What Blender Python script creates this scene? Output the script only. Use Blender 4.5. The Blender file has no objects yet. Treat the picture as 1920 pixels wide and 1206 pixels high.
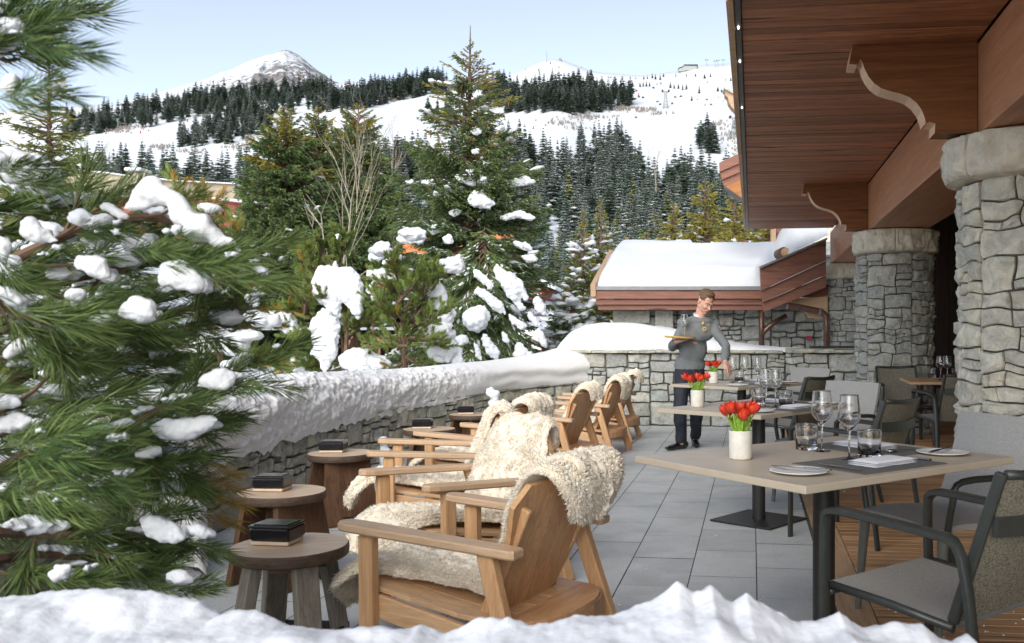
import bpy, math, random
import numpy as np
from mathutils import Vector, Matrix, noise as mn
random.seed(7); R = random.Random(11)
S = bpy.context.scene; COL = S.collection
pi = math.pi
# ---- camera model measured from the photograph (1920x1206) ----
F = 1747.0; U0 = 1200.0; V0 = 624.0; CH = 1.23
def P(u, v, Y): return Vector(((u-U0)/F*Y, Y, CH-(v-V0)/F*Y))
def G(u, v, z=0.0):
    Y = (CH-z)*F/(v-V0); return P(u, v, Y)
TH = math.atan((1410-U0)/F)               # heading of the terrace (its long direction)
cT, sT = math.cos(TH), math.sin(TH)
def B(p, s, z=0.0): return Vector((s*sT+p*cT, s*cT-p*sT, z))   # terrace coordinates -> world

def tag(o, label=None, cat=None, group=None, kind=None):
    if label: o['label'] = label
    if cat: o['category'] = cat
    if group: o['group'] = group
    if kind: o['kind'] = kind
    return o
def empty(name, loc=(0,0,0), rz=0.0, parent=None):
    o = bpy.data.objects.new(name, None); COL.objects.link(o)
    o.location = loc; o.rotation_euler = (0,0,rz); o.empty_display_size = .1
    if parent: o.parent = parent
    return o
def thing(name, label, cat, loc=(0,0,0), rz=0.0, group=None):
    return tag(empty(name, loc, rz), label, cat, group)
def copy_tree(o, parent=None):
    c = o.copy(); COL.objects.link(c); c.parent = parent
    for ch in list(o.children): copy_tree(ch, c)
    return c
def link(name, me, parent=None, loc=(0,0,0)):
    o = bpy.data.objects.new(name, me); COL.objects.link(o)
    if parent: o.parent = parent
    o.location = loc
    return o

class MB:
    def __init__(s): s.v=[]; s.f=[]; s.m=[]; s.mi=0
    def add(s, vs, fs):
        n=len(s.v); s.v.extend([tuple(v) for v in vs]); s.f.extend([tuple(i+n for i in f) for f in fs]); s.m.extend([s.mi]*len(fs)); return s
    def box(s, c, size, rot=None, taper=1.0, bev=0.0):
        hx,hy,hz=[a/2 for a in size]; c=Vector(c); vs=[]
        M = rot if rot is not None else Matrix.Identity(3)
        if bev<=0:
            for z in (-1,1):
                t = taper if z<0 else 1.0
                for x,y in ((-1,-1),(1,-1),(1,1),(-1,1)): vs.append(c+M@Vector((x*hx*t,y*hy*t,z*hz)))
            return s.add(vs,[(0,3,2,1),(4,5,6,7),(0,1,5,4),(1,2,6,5),(2,3,7,6),(3,0,4,7)])
        b=min(bev,hx*.9,hy*.9,hz*.9)
        def ring(z,ix,iy,t):
            o=[]
            for (sx,sy,a,bb) in ((-1,-1,1,0),(-1,-1,0,1)): pass
            X=hx-ix; Y=hy-iy
            pts=[(-X,-Y+b),(-X+b,-Y),(X-b,-Y),(X,-Y+b),(X,Y-b),(X-b,Y),(-X+b,Y),(-X,Y-b)]
            return [c+M@Vector((x*t,y*t,z)) for x,y in pts]
        rs=[ring(-hz,b*.7,b*.7,taper),ring(-hz+b,0,0,taper),ring(hz-b,0,0,1),ring(hz,b*.7,b*.7,1)]
        vs=[v for r in rs for v in r]; fs=[tuple(range(7,-1,-1)),tuple(range(24,32))]
        for k in range(3):
            for i in range(8):
                j=(i+1)%8; fs.append((k*8+i,k*8+j,k*8+8+j,k*8+8+i))
        return s.add(vs,fs)
    def beam(s, a, b, w, h, up=(0,0,1), bev=0.0, taper=1.0):
        a=Vector(a); b=Vector(b); d=(b-a); L=d.length; d.normalize()
        x=d.cross(Vector(up)); 
        if x.length<1e-4: x=d.cross(Vector((1,0,0)))
        x.normalize(); y=d.cross(x)*-1
        M=Matrix((x,y,d)).transposed()
        return s.box((a+b)/2,(w,h,L),M,taper,bev)
    def tube(s, pts, rads, n=8, cap=True, flat=1.0):
        pts=[Vector(p) for p in pts]
        if not hasattr(rads,'__len__'): rads=[rads]*len(pts)
        vs=[]; fs=[]; px=None
        for i,p in enumerate(pts):
            d=(pts[min(i+1,len(pts)-1)]-pts[max(i-1,0)])
            if d.length<1e-9: d=Vector((0,0,1))
            d.normalize()
            if px is None:
                x=d.cross(Vector((0,0,1)))
                if x.length<.05: x=d.cross(Vector((1,0,0)))
            else: x=px-d*px.dot(d)
            if x.length<1e-6: x=d.cross(Vector((0,1,0)))
            x.normalize(); px=x; y=d.cross(x)
            for k in range(n):
                a=2*pi*k/n; vs.append(p+x*(math.cos(a)*rads[i])+y*(math.sin(a)*rads[i]*flat))
        for i in range(len(pts)-1):
            for k in range(n):
                j=(k+1)%n; fs.append((i*n+k,i*n+j,(i+1)*n+j,(i+1)*n+k))
        if cap:
            fs.append(tuple(range(n-1,-1,-1))); b=(len(pts)-1)*n; fs.append(tuple(range(b,b+n)))
        return s.add(vs,fs)
    def lathe(s, prof, n=24, c=(0,0,0), cap0=True, cap1=True, jit=0.0):
        vs=[]; fs=[]; c=Vector(c)
        for r,z in prof:
            for k in range(n):
                a=2*pi*k/n; rr=r*(1+(R.uniform(-jit,jit) if jit else 0)); vs.append(c+Vector((math.cos(a)*rr,math.sin(a)*rr,z)))
        for i in range(len(prof)-1):
            for k in range(n):
                j=(k+1)%n; fs.append((i*n+k,i*n+j,(i+1)*n+j,(i+1)*n+k))
        if cap0: fs.append(tuple(range(n-1,-1,-1)))
        if cap1: b=(len(prof)-1)*n; fs.append(tuple(range(b,b+n)))
        return s.add(vs,fs)
    def prism(s, poly, a, b, axis='z', M=None):
        # poly: 2D outline; extruded from a to b along axis
        n=len(poly); vs=[]
        for t in (a,b):
            for (x,y) in poly:
                q={'z':(x,y,t),'y':(x,t,y),'x':(t,x,y)}[axis]; q=Vector(q)
                vs.append(M@q if M is not None else q)
        fs=[tuple(range(n-1,-1,-1)),tuple(range(n,2*n))]+[(i,(i+1)%n,n+(i+1)%n,n+i) for i in range(n)]
        return s.add(vs,fs)
    def grid(s, fn, nu, nv, closed_u=False):
        vs=[fn(i/(nu if closed_u else nu-1), j/(nv-1)) for j in range(nv) for i in range(nu)]; fs=[]
        for j in range(nv-1):
            for i in range(nu if closed_u else nu-1):
                k=(i+1)%nu; fs.append((j*nu+i,j*nu+k,(j+1)*nu+k,(j+1)*nu+i))
        return s.add(vs,fs)
    def ball(s, c, r, n=10, m=7, M=None, noise=0.0, seed=0):
        c=Vector(c); rx,ry,rz = r if hasattr(r,'__len__') else (r,r,r); vs=[]; fs=[]
        for j in range(m+1):
            ph=pi*j/m
            for i in range(n):
                a=2*pi*i/n; q=Vector((math.sin(ph)*math.cos(a),math.sin(ph)*math.sin(a),-math.cos(ph)))
                k=1+(noise*mn.noise(q*1.7+Vector((seed*3.1,seed,0))) if noise else 0)
                q=Vector((q.x*rx*k,q.y*ry*k,q.z*rz*k)); vs.append(c+(M@q if M is not None else q))
        for j in range(m):
            for i in range(n):
                k=(i+1)%n; fs.append((j*n+i,j*n+k,(j+1)*n+k,(j+1)*n+i))
        return s.add(vs,fs)
    def mesh(s, name, mats, smooth=False, angle=None):
        me=bpy.data.meshes.new(name); me.from_pydata(s.v,[],s.f)
        if not isinstance(mats,(list,tuple)): mats=[mats]
        for m in mats: me.materials.append(m)
        if len(mats)>1: me.polygons.foreach_set('material_index',s.m)
        if smooth or angle:
            me.polygons.foreach_set('use_smooth',[True]*len(me.polygons))
            if angle: 
                try: me.set_sharp_from_angle(angle=math.radians(angle))
                except Exception: pass
        me.update(); return me
    def obj(s, name, mats, parent=None, smooth=False, angle=None, loc=(0,0,0)):
        return link(name, s.mesh(name,mats,smooth,angle), parent, loc)
def np_mesh(name, V, Fq, mats, mi=None, smooth=False):
    """V (n,3), Fq (m,k) constant face size"""
    me=bpy.data.meshes.new(name); V=np.asarray(V,dtype=np.float32); Fq=np.asarray(Fq,dtype=np.int32)
    m,k=Fq.shape
    me.vertices.add(len(V)); me.vertices.foreach_set('co',V.ravel())
    me.loops.add(m*k); me.loops.foreach_set('vertex_index',Fq.ravel())
    me.polygons.add(m); me.polygons.foreach_set('loop_start',np.arange(0,m*k,k,dtype=np.int32)); me.polygons.foreach_set('loop_total',np.full(m,k,dtype=np.int32))
    if not isinstance(mats,(list,tuple)): mats=[mats]
    for x in mats: me.materials.append(x)
    if mi is not None: me.polygons.foreach_set('material_index',np.asarray(mi,dtype=np.int32))
    if smooth: me.polygons.foreach_set('use_smooth',np.ones(m,dtype=bool))
    me.update(calc_edges=True); me.validate(); return me
def remesh(me, voxel, smooth=2, mats=None, name=None, disp=None, subdiv=0):
    """fuse overlapping lumps of a mesh into one continuous skin"""
    o=bpy.data.objects.new('tmp',me); COL.objects.link(o)
    md=o.modifiers.new('r','REMESH'); md.mode='VOXEL'; md.voxel_size=voxel; md.use_smooth_shade=True
    if smooth:
        sm=o.modifiers.new('s','SMOOTH'); sm.factor=.5; sm.iterations=smooth
    dg=bpy.context.evaluated_depsgraph_get(); ev=o.evaluated_get(dg); out=bpy.data.meshes.new_from_object(ev)
    bpy.data.objects.remove(o)
    if name: out.name=name
    if disp:
        n=len(out.vertices); co=np.empty(n*3,dtype=np.float32); out.vertices.foreach_get('co',co); co=co.reshape(-1,3)
        no=np.array([v.normal[:] for v in out.vertices],dtype=np.float32); amp,sc=disp
        d=np.array([mn.fractal(Vector(c)*sc,1.0,2.0,4) for c in co],dtype=np.float32)
        co+=no*(d*amp)[:,None]; out.vertices.foreach_set('co',co.ravel())
    out.materials.clear()
    if mats: 
        for m in (mats if isinstance(mats,(list,tuple)) else [mats]): out.materials.append(m)
        out.polygons.foreach_set('material_index',[0]*len(out.polygons))
    out.polygons.foreach_set('use_smooth',[True]*len(out.polygons)); out.update()
    return out
def lerp(a,b,t): return a+(b-a)*t
def itp(x, pts):
    if x<=pts[0][0]: return pts[0][1]
    for (a,va),(b,vb) in zip(pts,pts[1:]):
        if x<=b: return va+(vb-va)*(x-a)/(b-a)
    return pts[-1][1]
def spl(pts, n):
    """catmull-rom through 3D points"""
    pts=[Vector(p) for p in pts]; out=[]
    q=[pts[0]*2-pts[1]]+pts+[pts[-1]*2-pts[-2]]
    for i in range(1,len(q)-2):
        for k in range(n):
            t=k/n; a,b,c,d=q[i-1],q[i],q[i+1],q[i+2]
            out.append(.5*((2*b)+(c-a)*t+(2*a-5*b+4*c-d)*t*t+(3*b-a-3*c+d)*t**3))
    out.append(pts[-1]); return out

# ---------------- materials ----------------
class NT:
    def __init__(s,name):
        s.m=bpy.data.materials.new(name); s.m.use_nodes=True; s.t=s.m.node_tree; s.n=s.t.nodes; s.l=s.t.links
        s.b=s.n['Principled BSDF']; s.c=None
    def N(s,typ,ins=None,**kw):
        x=s.n.new(typ)
        for k,v in kw.items(): setattr(x,k,v)
        for k,v in (ins or {}).items():
            if hasattr(v,'is_output') or isinstance(v,bpy.types.NodeSocket): s.l.new(v,x.inputs[k])
            else: x.inputs[k].default_value=v
        return x
    def co(s,scale=(1,1,1),kind='Object',rot=(0,0,0)):
        c=s.N('ShaderNodeTexCoord'); m=s.N('ShaderNodeMapping',{'Vector':c.outputs[kind],'Scale':scale,'Rotation':rot}); return m.outputs[0]
    def noise(s,vec,scale,detail=4,rough=.55,dist=0.0):
        return s.N('ShaderNodeTexNoise',{'Vector':vec,'Scale':scale,'Detail':detail,'Roughness':rough,'Distortion':dist}).outputs['Fac']
    def ramp(s,fac,stops):
        r=s.N('ShaderNodeValToRGB',{'Fac':fac}); e=r.color_ramp.elements
        while len(e)<len(stops): e.new(.5)
        for x,(p,c) in zip(e,stops): x.position=p; x.color=(c[0],c[1],c[2],1) if hasattr(c,'__len__') else (c,c,c,1)
        return r.outputs[0]
    def mix(s,f,a,b,mode='MIX'):
        x=s.N('ShaderNodeMix',data_type='RGBA',blend_type=mode)
        for i,v in ((0,f),(6,a),(7,b)):
            if isinstance(v,bpy.types.NodeSocket): s.l.new(v,x.inputs[i])
            else: x.inputs[i].default_value = v if i==0 else (v[0],v[1],v[2],1)
        return x.outputs[2]
    def math(s,op,a,b=0.0):
        x=s.N('ShaderNodeMath',operation=op)
        for i,v in ((0,a),(1,b)):
            if isinstance(v,bpy.types.NodeSocket): s.l.new(v,x.inputs[i])
            else: x.inputs[i].default_value=v
        return x.outputs[0]
    def island(s): return s.N('ShaderNodeNewGeometry').outputs['Random Per Island']
    def bump(s,h,strength=.3,dist=.01):
        b=s.N('ShaderNodeBump',{'Height':h,'Strength':strength,'Distance':dist}); s.l.new(b.outputs[0],s.b.inputs['Normal']); return b
    def set(s,col=None,rough=.6,**kw):
        if isinstance(col,bpy.types.NodeSocket): s.l.new(col,s.b.inputs['Base Color'])
        elif col is not None: s.b.inputs['Base Color'].default_value=(*col,1)
        if isinstance(rough,bpy.types.NodeSocket): s.l.new(rough,s.b.inputs['Roughness'])
        else: s.b.inputs['Roughness'].default_value=rough
        for k,v in kw.items():
            k=k.replace('_',' ')
            s.b.inputs[k].default_value=v
        return s.m
def plain(name,col,rough=.6,var=.12,scale=30,bump=0.0,**kw):
    t=NT(name); c=t.co(); n=t.noise(c,scale)
    a=[x*(1-var) for x in col]; b=[min(1,x*(1+var)) for x in col]
    m=t.set(t.ramp(n,[(.3,a),(.7,b)]),rough,**kw)
    if bump: t.bump(n,bump,.004)
    return m
def wood(name,dark,light,axis=0,scale=1.0,rough=.55,knots=True,tint=.25,spec=.3):
    """grain runs along local axis"""
    t=NT(name); sc=[14*scale]*3; sc[axis]=.9*scale
    isl=t.island(); c=t.N('ShaderNodeTexCoord').outputs['Object']
    off=t.N('ShaderNodeCombineXYZ',{0:t.math('MULTIPLY',isl,37.0),1:t.math('MULTIPLY',isl,91.0),2:t.math('MULTIPLY',isl,53.0)}).outputs[0]
    v=t.N('ShaderNodeVectorMath',{0:c,1:off},operation='ADD').outputs[0]
    v=t.N('ShaderNodeMapping',{'Vector':v,'Scale':sc}).outputs[0]
    g=t.noise(v,2.2,6,.65,1.2); g2=t.noise(v,9,3,.6)
    f=t.math('ADD',t.math('MULTIPLY',g,.75),t.math('MULTIPLY',g2,.25))
    col=t.ramp(f,[(.28,dark),(.5,[(a+b)/2 for a,b in zip(dark,light)]),(.72,light)])
    lo=t.N('ShaderNodeMapRange',{'Value':isl,'To Min':1-tint,'To Max':1+tint*.6}).outputs[0]
    lc=t.N('ShaderNodeCombineColor',{0:lo,1:lo,2:lo}).outputs[0]
    col=t.mix(1.0,col,lc,'MULTIPLY')
    if knots:
        k=t.noise(v,.9,2,.5); kk=t.ramp(k,[(.66,0.0),(.72,1.0)]); col=t.mix(kk,col,[a*.45 for a in dark])
    m=t.set(col,rough,Specular_IOR_Level=spec); t.bump(g,.25,.004); return m
M={}
def mk_snow(name,col=(.86,.88,.91),sc=6,bs=.35,grain=True):
    t=NT(name); c=t.co(); n=t.noise(c,sc,6,.6); n2=t.noise(c,sc*9,3,.6)
    cc=t.ramp(n,[(.3,[x*.965 for x in col]),(.7,col)])
    m=t.set(cc,.7,Specular_IOR_Level=.25)
    h=t.math('ADD',n,t.math('MULTIPLY',n2,.35)); t.bump(h,bs,.03); return m
M['snow']=mk_snow('snow',(.76,.78,.81))
M['snow_wall']=mk_snow('granular_snow',(.85,.845,.83),9,.35)
M['snow_near']=mk_snow('wet_snow',(.76,.79,.84),5,.22)
M['snow_fine']=mk_snow('powder_snow',(.70,.72,.745),14,.25)
# stone
def mk_stone(name,stops,bs=.8,dk=(.20,.21,.20),dm=1.0):
    t=NT(name); c=t.co(); isl=t.island(); 
    base=t.ramp(isl,stops)
    n=t.noise(c,9,8,.68,.6); n2=t.noise(c,45,5,.7); n3=t.noise(c,2.2,3,.5)
    col=t.mix(t.ramp(n,[(.34,1-dm),(.60,1.0)]),dk,base)
    col=t.mix(t.ramp(n2,[(.42,0.0),(.75,.5)]),col,[.62,.61,.56])
    col=t.mix(t.ramp(n3,[(.56,0.0),(.68,.35)]),col,[.36,.33,.22])
    m=t.set(col,.9,Specular_IOR_Level=.2)
    h=t.math('ADD',n,t.math('MULTIPLY',n2,.45)); t.bump(h,bs,.035); return m
M['stone']=mk_stone('grey_stone',[(0,(.30,.31,.29)),(.35,(.46,.47,.43)),(.65,(.34,.37,.36)),(.85,(.54,.52,.45)),(1,(.41,.40,.35))])
M['stone_pale']=mk_stone('pale_stone',[(0,(.54,.53,.46)),(.4,(.70,.67,.56)),(.7,(.60,.60,.53)),(1,(.76,.70,.56))],.9,(.28,.29,.27),.75)
M['stone_brown']=mk_stone('brown_stone',[(0,(.36,.34,.26)),(.4,(.54,.50,.37)),(.7,(.46,.47,.39)),(1,(.62,.57,.43))])
M['cap']=mk_stone('cap_stone',[(0,(.74,.70,.59)),(1,(.80,.75,.62))],.8,(.42,.40,.34),.6)
M['mortar']=plain('mortar',(.075,.075,.068),.95,.3,20)
# paving
t=NT('granite_paving'); c=t.co(); isl=t.island(); n=t.noise(c,260,2,.7); n2=t.noise(c,3,4,.6); n3=t.noise(c,90,3,.6)
base=t.ramp(isl,[(0,(.38,.40,.40)),(.5,(.44,.46,.455)),(1,(.49,.505,.495))])
col=t.mix(t.ramp(n,[(.40,0.0),(.72,.65)]),base,[.66,.67,.65]); col=t.mix(t.ramp(n3,[(.3,.45),(.5,0.0)]),col,[.20,.21,.21])
col=t.mix(t.ramp(n2,[(.5,0.0),(.68,.3)]),col,[.30,.31,.30]); rg=t.ramp(n2,[(.35,.35),(.6,.8)]); M['paving']=t.set(col,rg,Specular_IOR_Level=.35); t.bump(n3,.15,.003)
M['deck']=wood('teak_deck',(.28,.14,.065),(.64,.39,.20),0,1.3,.6,True,.3)
M['deck_edge']=wood('teak_edge',(.32,.19,.10),(.62,.42,.25),1,1.3,.6,False,.1)
M['soffit']=wood('stained_soffit',(.10,.036,.018),(.62,.27,.13),0,.9,.55,True,.35)
M['beam']=wood('glulam_beam',(.32,.14,.07),(.54,.27,.15),1,.5,.5,False,.1)
M['corbel']=wood('dark_corbel',(.10,.035,.012),(.27,.11,.04),0,.6,.55,True,.1)
M['corbel_edge']=wood('pale_bracket_edge',(.52,.34,.22),(.74,.53,.37),0,1,.6,False,.1)  # paler tone for the outer end and curved underside of the brackets
M['fascia']=wood('red_brown_fascia',(.14,.058,.042),(.31,.145,.10),0,.8,.5,True,.2)
M['fascia_y']=wood('red_brown_fascia_side',(.105,.045,.032),(.24,.11,.075),1,.8,.5,True,.2)
M['larch']=wood('pale_larch',(.36,.23,.13),(.60,.42,.27),0,.8,.6,False,.15)
M['orange_soffit']=wood('orange_soffit',(.36,.14,.045),(.58,.27,.10),1,1,.5,False,.2)
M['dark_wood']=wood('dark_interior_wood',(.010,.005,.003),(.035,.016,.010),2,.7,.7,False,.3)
M['oak']=wood('oak_y',(.44,.25,.12),(.74,.50,.29),1,1.6,.5,False,.12)
M['oak_v']=wood('oak_z',(.40,.21,.10),(.70,.44,.23),2,1.6,.5,False,.12)
M['oak_x']=wood('oak_x',(.34,.17,.08),(.64,.38,.20),0,1.6,.5,False,.12)
M['oak_arm']=wood('oak_arm',(.44,.28,.16),(.68,.49,.32),1,1.8,.5,False,.08)
M['stool']=wood('weathered_stool',(.045,.022,.012),(.17,.09,.05),2,1.2,.6,False,.25)
M['stool_leg']=wood('grey_weathered_leg',(.10,.085,.065),(.34,.31,.26),2,1.2,.65,False,.25)
M['stool_top']=wood('worn_stool_top',(.40,.27,.17),(.66,.51,.35),0,1.3,.45,False,.1)
M['stool_rim']=wood('dark_stool_rim',(.04,.025,.018),(.12,.08,.055),0,1.3,.6,False,.1)
t=NT('table_laminate'); c=t.co(); n=t.noise(c,6,4,.6); M['table']=t.set(t.ramp(n,[(.3,(.43,.365,.28)),(.7,(.485,.42,.33))]),.42,Specular_IOR_Level=.4)
M['table_wood']=wood('teak_table_top',(.38,.22,.12),(.58,.38,.22),0,1,.5,False,.1)
M['black']=plain('black_powder_coat',(.022,.024,.022),.42,.15,40)
M['frame']=plain('charcoal_frame',(.035,.040,.037),.38,.12,40)
M['olive_frame']=plain('olive_grey_leg',(.13,.14,.12),.45,.12,40)
# woven sling
def mk_mesh(name,a,b):
    t=NT(name); c=t.co(); w=t.N('ShaderNodeTexVoronoi',{'Vector':c,'Scale':420.0}).outputs['Distance']; n=t.noise(c,180,2,.7)
    m=t.set(t.ramp(n,[(.38,a),(.62,b)]),.75); t.bump(w,.3,.002); return m
M['sling_grey']=mk_mesh('grey_sling',(.25,.25,.24),(.33,.325,.31))
M['sling_tan']=mk_mesh('tan_sling',(.085,.078,.055),(.25,.235,.185))
t=NT('sheepskin'); c=t.co(); isl=t.island(); n=t.noise(c,16,3,.6); n2=t.noise(c,4,2,.5)
col=t.mix(isl,(.86,.77,.62),(.94,.89,.79)); col=t.mix(t.ramp(n2,[(.45,0.0),(.7,.5)]),col,(.78,.67,.50)); M['fleece']=t.set(col,.95,Specular_IOR_Level=.1)
t=NT('ceramic_pot'); c=t.co(); n=t.noise(c,25,4,.7); M['pot']=t.set(t.ramp(n,[(.3,(.56,.53,.46)),(.7,(.70,.68,.61))]),.6)
t=NT('tulip_petal'); isl=t.island(); c=t.co((60,60,8)); n=t.noise(c,1,3,.6)
col=t.mix(isl,(.50,.018,.02),(.72,.07,.02)); col=t.mix(t.ramp(n,[(.5,0.0),(.75,.35)]),col,(.85,.22,.04)); M['petal']=t.set(col,.5); 
M['tulip_green']=plain('tulip_leaf',(.27,.45,.06),.45,.4,60)
t=NT('clear_glass'); 
g=t.N('ShaderNodeBsdfGlass',{'Roughness':0.0,'IOR':1.45}); tr=t.N('ShaderNodeBsdfTransparent'); 
fr=t.N('ShaderNodeFresnel',{'IOR':1.5}); gl=t.N('ShaderNodeBsdfGlossy',{'Roughness':.02}); mx=t.N('ShaderNodeMixShader',{0:fr.outputs[0],1:tr.outputs[0],2:gl.outputs[0]}); t.l.new(mx.outputs[0],t.n['Material Output'].inputs[0]); M['glass_thin']=t.m
M['glass']=NT('cut_glass').set((1,1,1),.02,Transmission_Weight=1.0,IOR=1.45)
M['china']=plain('white_china',(.74,.74,.72),.25,.03,20)
M['napkin']=plain('white_linen',(.76,.77,.80),.9,.04,150,.2)
M['mat']=plain('grey_placemat',(.115,.115,.105),.7,.12,200,.1)
M['steel']=NT('polished_steel').set((.55,.54,.50),.22,Metallic=1.0)
M['box_glaze']=plain('black_glazed_ceramic',(.012,.012,.013),.15,.2,20)
M['foot_clay']=plain('pale_clay',(.62,.50,.38),.6,.1,20)
M['copper']=plain('brown_copper',(.13,.075,.055),.35,.3,15,.1)
M['copper'].node_tree.nodes['Principled BSDF'].inputs['Metallic'].default_value=.5
M['grey_metal']=plain('grey_flashing',(.20,.21,.215),.4,.15,12)
M['led']=NT('led_strip').set((1,1,1),.5,Emission_Color=(1,.97,.9,1),Emission_Strength=6.0)
# clothes & skin
M['skin']=plain('skin',(.60,.33,.25),.5,.1,18)
M['hair']=plain('short_brown_hair',(.13,.075,.04),.7,.4,120,.4)
M['sweater']=plain('grey_knit',(.165,.180,.185),.9,.10,9,.3)
M['trouser']=plain('navy_trousers',(.013,.017,.027),.75,.35,12,.2)
M['shoe']=plain('black_shoe',(.008,.008,.01),.18,.2,12)
M['white_shirt']=plain('white_shirt',(.75,.76,.78),.8,.05,40)
M['gold']=plain('gold_badge',(.70,.44,.10),.4,.2,40)
M['lip']=plain('lips',(.50,.18,.15),.5,.05,20)
M['tray']=wood('bamboo_tray',(.50,.28,.05),(.72,.46,.12),0,2,.4,False,.05)
# foliage
def mk_leaf(name,cols,rough=.6,sc=1.3):
    t=NT(name); isl=t.island(); c=t.co(); n=t.noise(c,sc,3,.6)
    a=t.ramp(isl,[(i/(len(cols)-1),x) for i,x in enumerate(cols)])
    col=t.mix(t.ramp(n,[(.35,0.0),(.65,.6)]),a,cols[-1]); 
    return t.set(col,rough,Specular_IOR_Level=.25)
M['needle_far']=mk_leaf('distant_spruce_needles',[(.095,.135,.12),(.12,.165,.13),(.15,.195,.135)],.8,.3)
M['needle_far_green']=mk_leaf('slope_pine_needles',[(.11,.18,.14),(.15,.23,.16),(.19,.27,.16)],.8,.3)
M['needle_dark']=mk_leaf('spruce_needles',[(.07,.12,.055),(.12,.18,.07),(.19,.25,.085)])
M['needle_gold']=mk_leaf('sunlit_spruce_needles',[(.17,.19,.045),(.27,.28,.065),(.42,.33,.07)])  # warm sunlit look of the boughs is put into this needle colour
M['needle_olive']=mk_leaf('olive_spruce_needles',[(.10,.135,.035),(.165,.20,.05),(.26,.26,.07)])
M['needle_pine']=mk_leaf('pine_needles',[(.055,.095,.022),(.10,.165,.035),(.17,.24,.06),(.22,.25,.06)],.5,3)
M['needle_near']=mk_leaf('long_pine_needles',[(.028,.06,.022),(.05,.10,.03),(.10,.16,.045),(.15,.20,.06)],.62,4)
M['needle_bronze']=mk_leaf('bronzed_pine_needles',[(.24,.18,.03),(.34,.24,.04),(.42,.24,.05)],.5,3)
M['bark']=plain('brown_bark',(.14,.085,.055),.9,.4,14,.5)
M['twig']=plain('pale_bare_twig',(.30,.26,.20),.85,.3,12,.3)
M['cone']=plain('spruce_cone',(.22,.12,.05),.7,.3,60)
M['brush']=plain('grey_brush',(.22,.19,.165),.95,.3,.2)
# ---------- stonework ----------
def split_rect(a0,b0,a1,b1,size,rr,out):
    w,h=a1-a0,b1-b0; tgt=size*rr.choice([.55,.8,1,1.3,1.8])
    if (w<tgt*1.5 and h<tgt*.95) or (w<size*.5 and h<size*.5):
        if w/h<3.6 and h/w<1.5: out.append((a0,b0,a1,b1)); return
    if w/h > 1.9*rr.uniform(.65,1.5):
        if w<size*.55: out.append((a0,b0,a1,b1)); return
        t=lerp(a0,a1,rr.uniform(.34,.66)); split_rect(a0,b0,t,b1,size,rr,out); split_rect(t,b0,a1,b1,size,rr,out)
    else:
        if h<size*.3: out.append((a0,b0,a1,b1)); return
        t=lerp(b0,b1,rr.uniform(.34,.66)); split_rect(a0,b0,a1,t,size,rr,out); split_rect(a0,t,a1,b1,size,rr,out)
def stonework(W,H,mapf,size=.26,depth=.035,seed=0,gap=.008,wrap=False,warp=.02,n=(8,6),ncol=3,rough=1.0):
    rr=random.Random(seed); rects=[]; x=0
    k=max(1,round(W/(size*ncol))); 
    for i in range(k):
        y=0
        while y<H-1e-4:
            h=min(H-y,rr.uniform(1.2,2.2)*size); 
            if H-y-h<size*.5: h=H-y
            split_rect(W*i/k,y,W*(i+1)/k,y+h,size,rr,rects); y+=h
    mb=MB()
    def wp(a,b):
        if wrap:
            r=W/(2*pi); q=Vector((r*math.cos(a/r),r*math.sin(a/r),b))
        else: q=Vector((a,0,b))
        e = 1 if (1e-3<b<H-1e-3) else 0
        ea = 1 if wrap or (1e-3<a<W-1e-3) else 0
        return a+ea*warp*mn.noise(q*7+Vector((seed,3,1))), b+e*warp*mn.noise(q*7+Vector((9,seed,4)))
    for ri,(a0,b0,a1,b1) in enumerate(rects):
        nx,ny=n; bul=rr.uniform(.5,1.35); tx=rr.uniform(-.35,.35); ty=rr.uniform(-.35,.35); sd=Vector((ri*1.37,seed*2.1,ri*.71))
        g=gap*rr.uniform(.3,1.1)
        def fn(s,t):
            X=math.sin((s*2-1)*pi/2); Y=math.sin((t*2-1)*pi/2)
            # rounded rectangle
            cx=1-.035*abs(Y)**6*rr_c[0]*(1 if X>0 else .3)+.02*mn.noise(Vector((Y*2,ri,seed))); cy=1-.035*abs(X)**6*rr_c[1]*(1 if Y>0 else .4)+.02*mn.noise(Vector((X*2,ri,seed+7)))
            Xn,Yn=X*cx,Y*cy
            ga=g/max(.05,a1-a0); gb=g/max(.05,b1-b0)
            a=lerp(a0,a1,.5+.5*Xn*(1-2*ga)); b=lerp(b0,b1,.5+.5*Yn*(1-2*gb))
            a,b=wp(a,b)
            e=max(abs(X),abs(Y)); 
            if e>.999: d=-depth*1.2
            else:
                f=(1-abs(X)**12)*(1-abs(Y)**12)
                d=depth*(.25+.75*f**.6)*bul*(1+tx*X+ty*Y)
                fc=mn.cell(Vector((a*11+X*.6,b*11+Y*.8,ri))); d+=rough*depth*(.95*mn.noise(Vector((a*8,b*8,0))+sd)+.75*mn.noise(Vector((a*22,b*22,0))+sd)+.25*(fc-.5))*min(1,(1-e)*4+.35)
            return mapf(a,b,d)
        rr_c=(rr.uniform(.2,1.6),rr.uniform(.2,1.6))
        mb.grid(fn,nx,ny)
    return mb
def tri_remap(nx):  # denser near the edges
    pass

T0=thing('covered_terrace_roof','long dark timber eave with boarded soffit, big beam and curved brackets over the terrace','roof',(0,0,0),-TH)
T0['kind']='structure'
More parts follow.
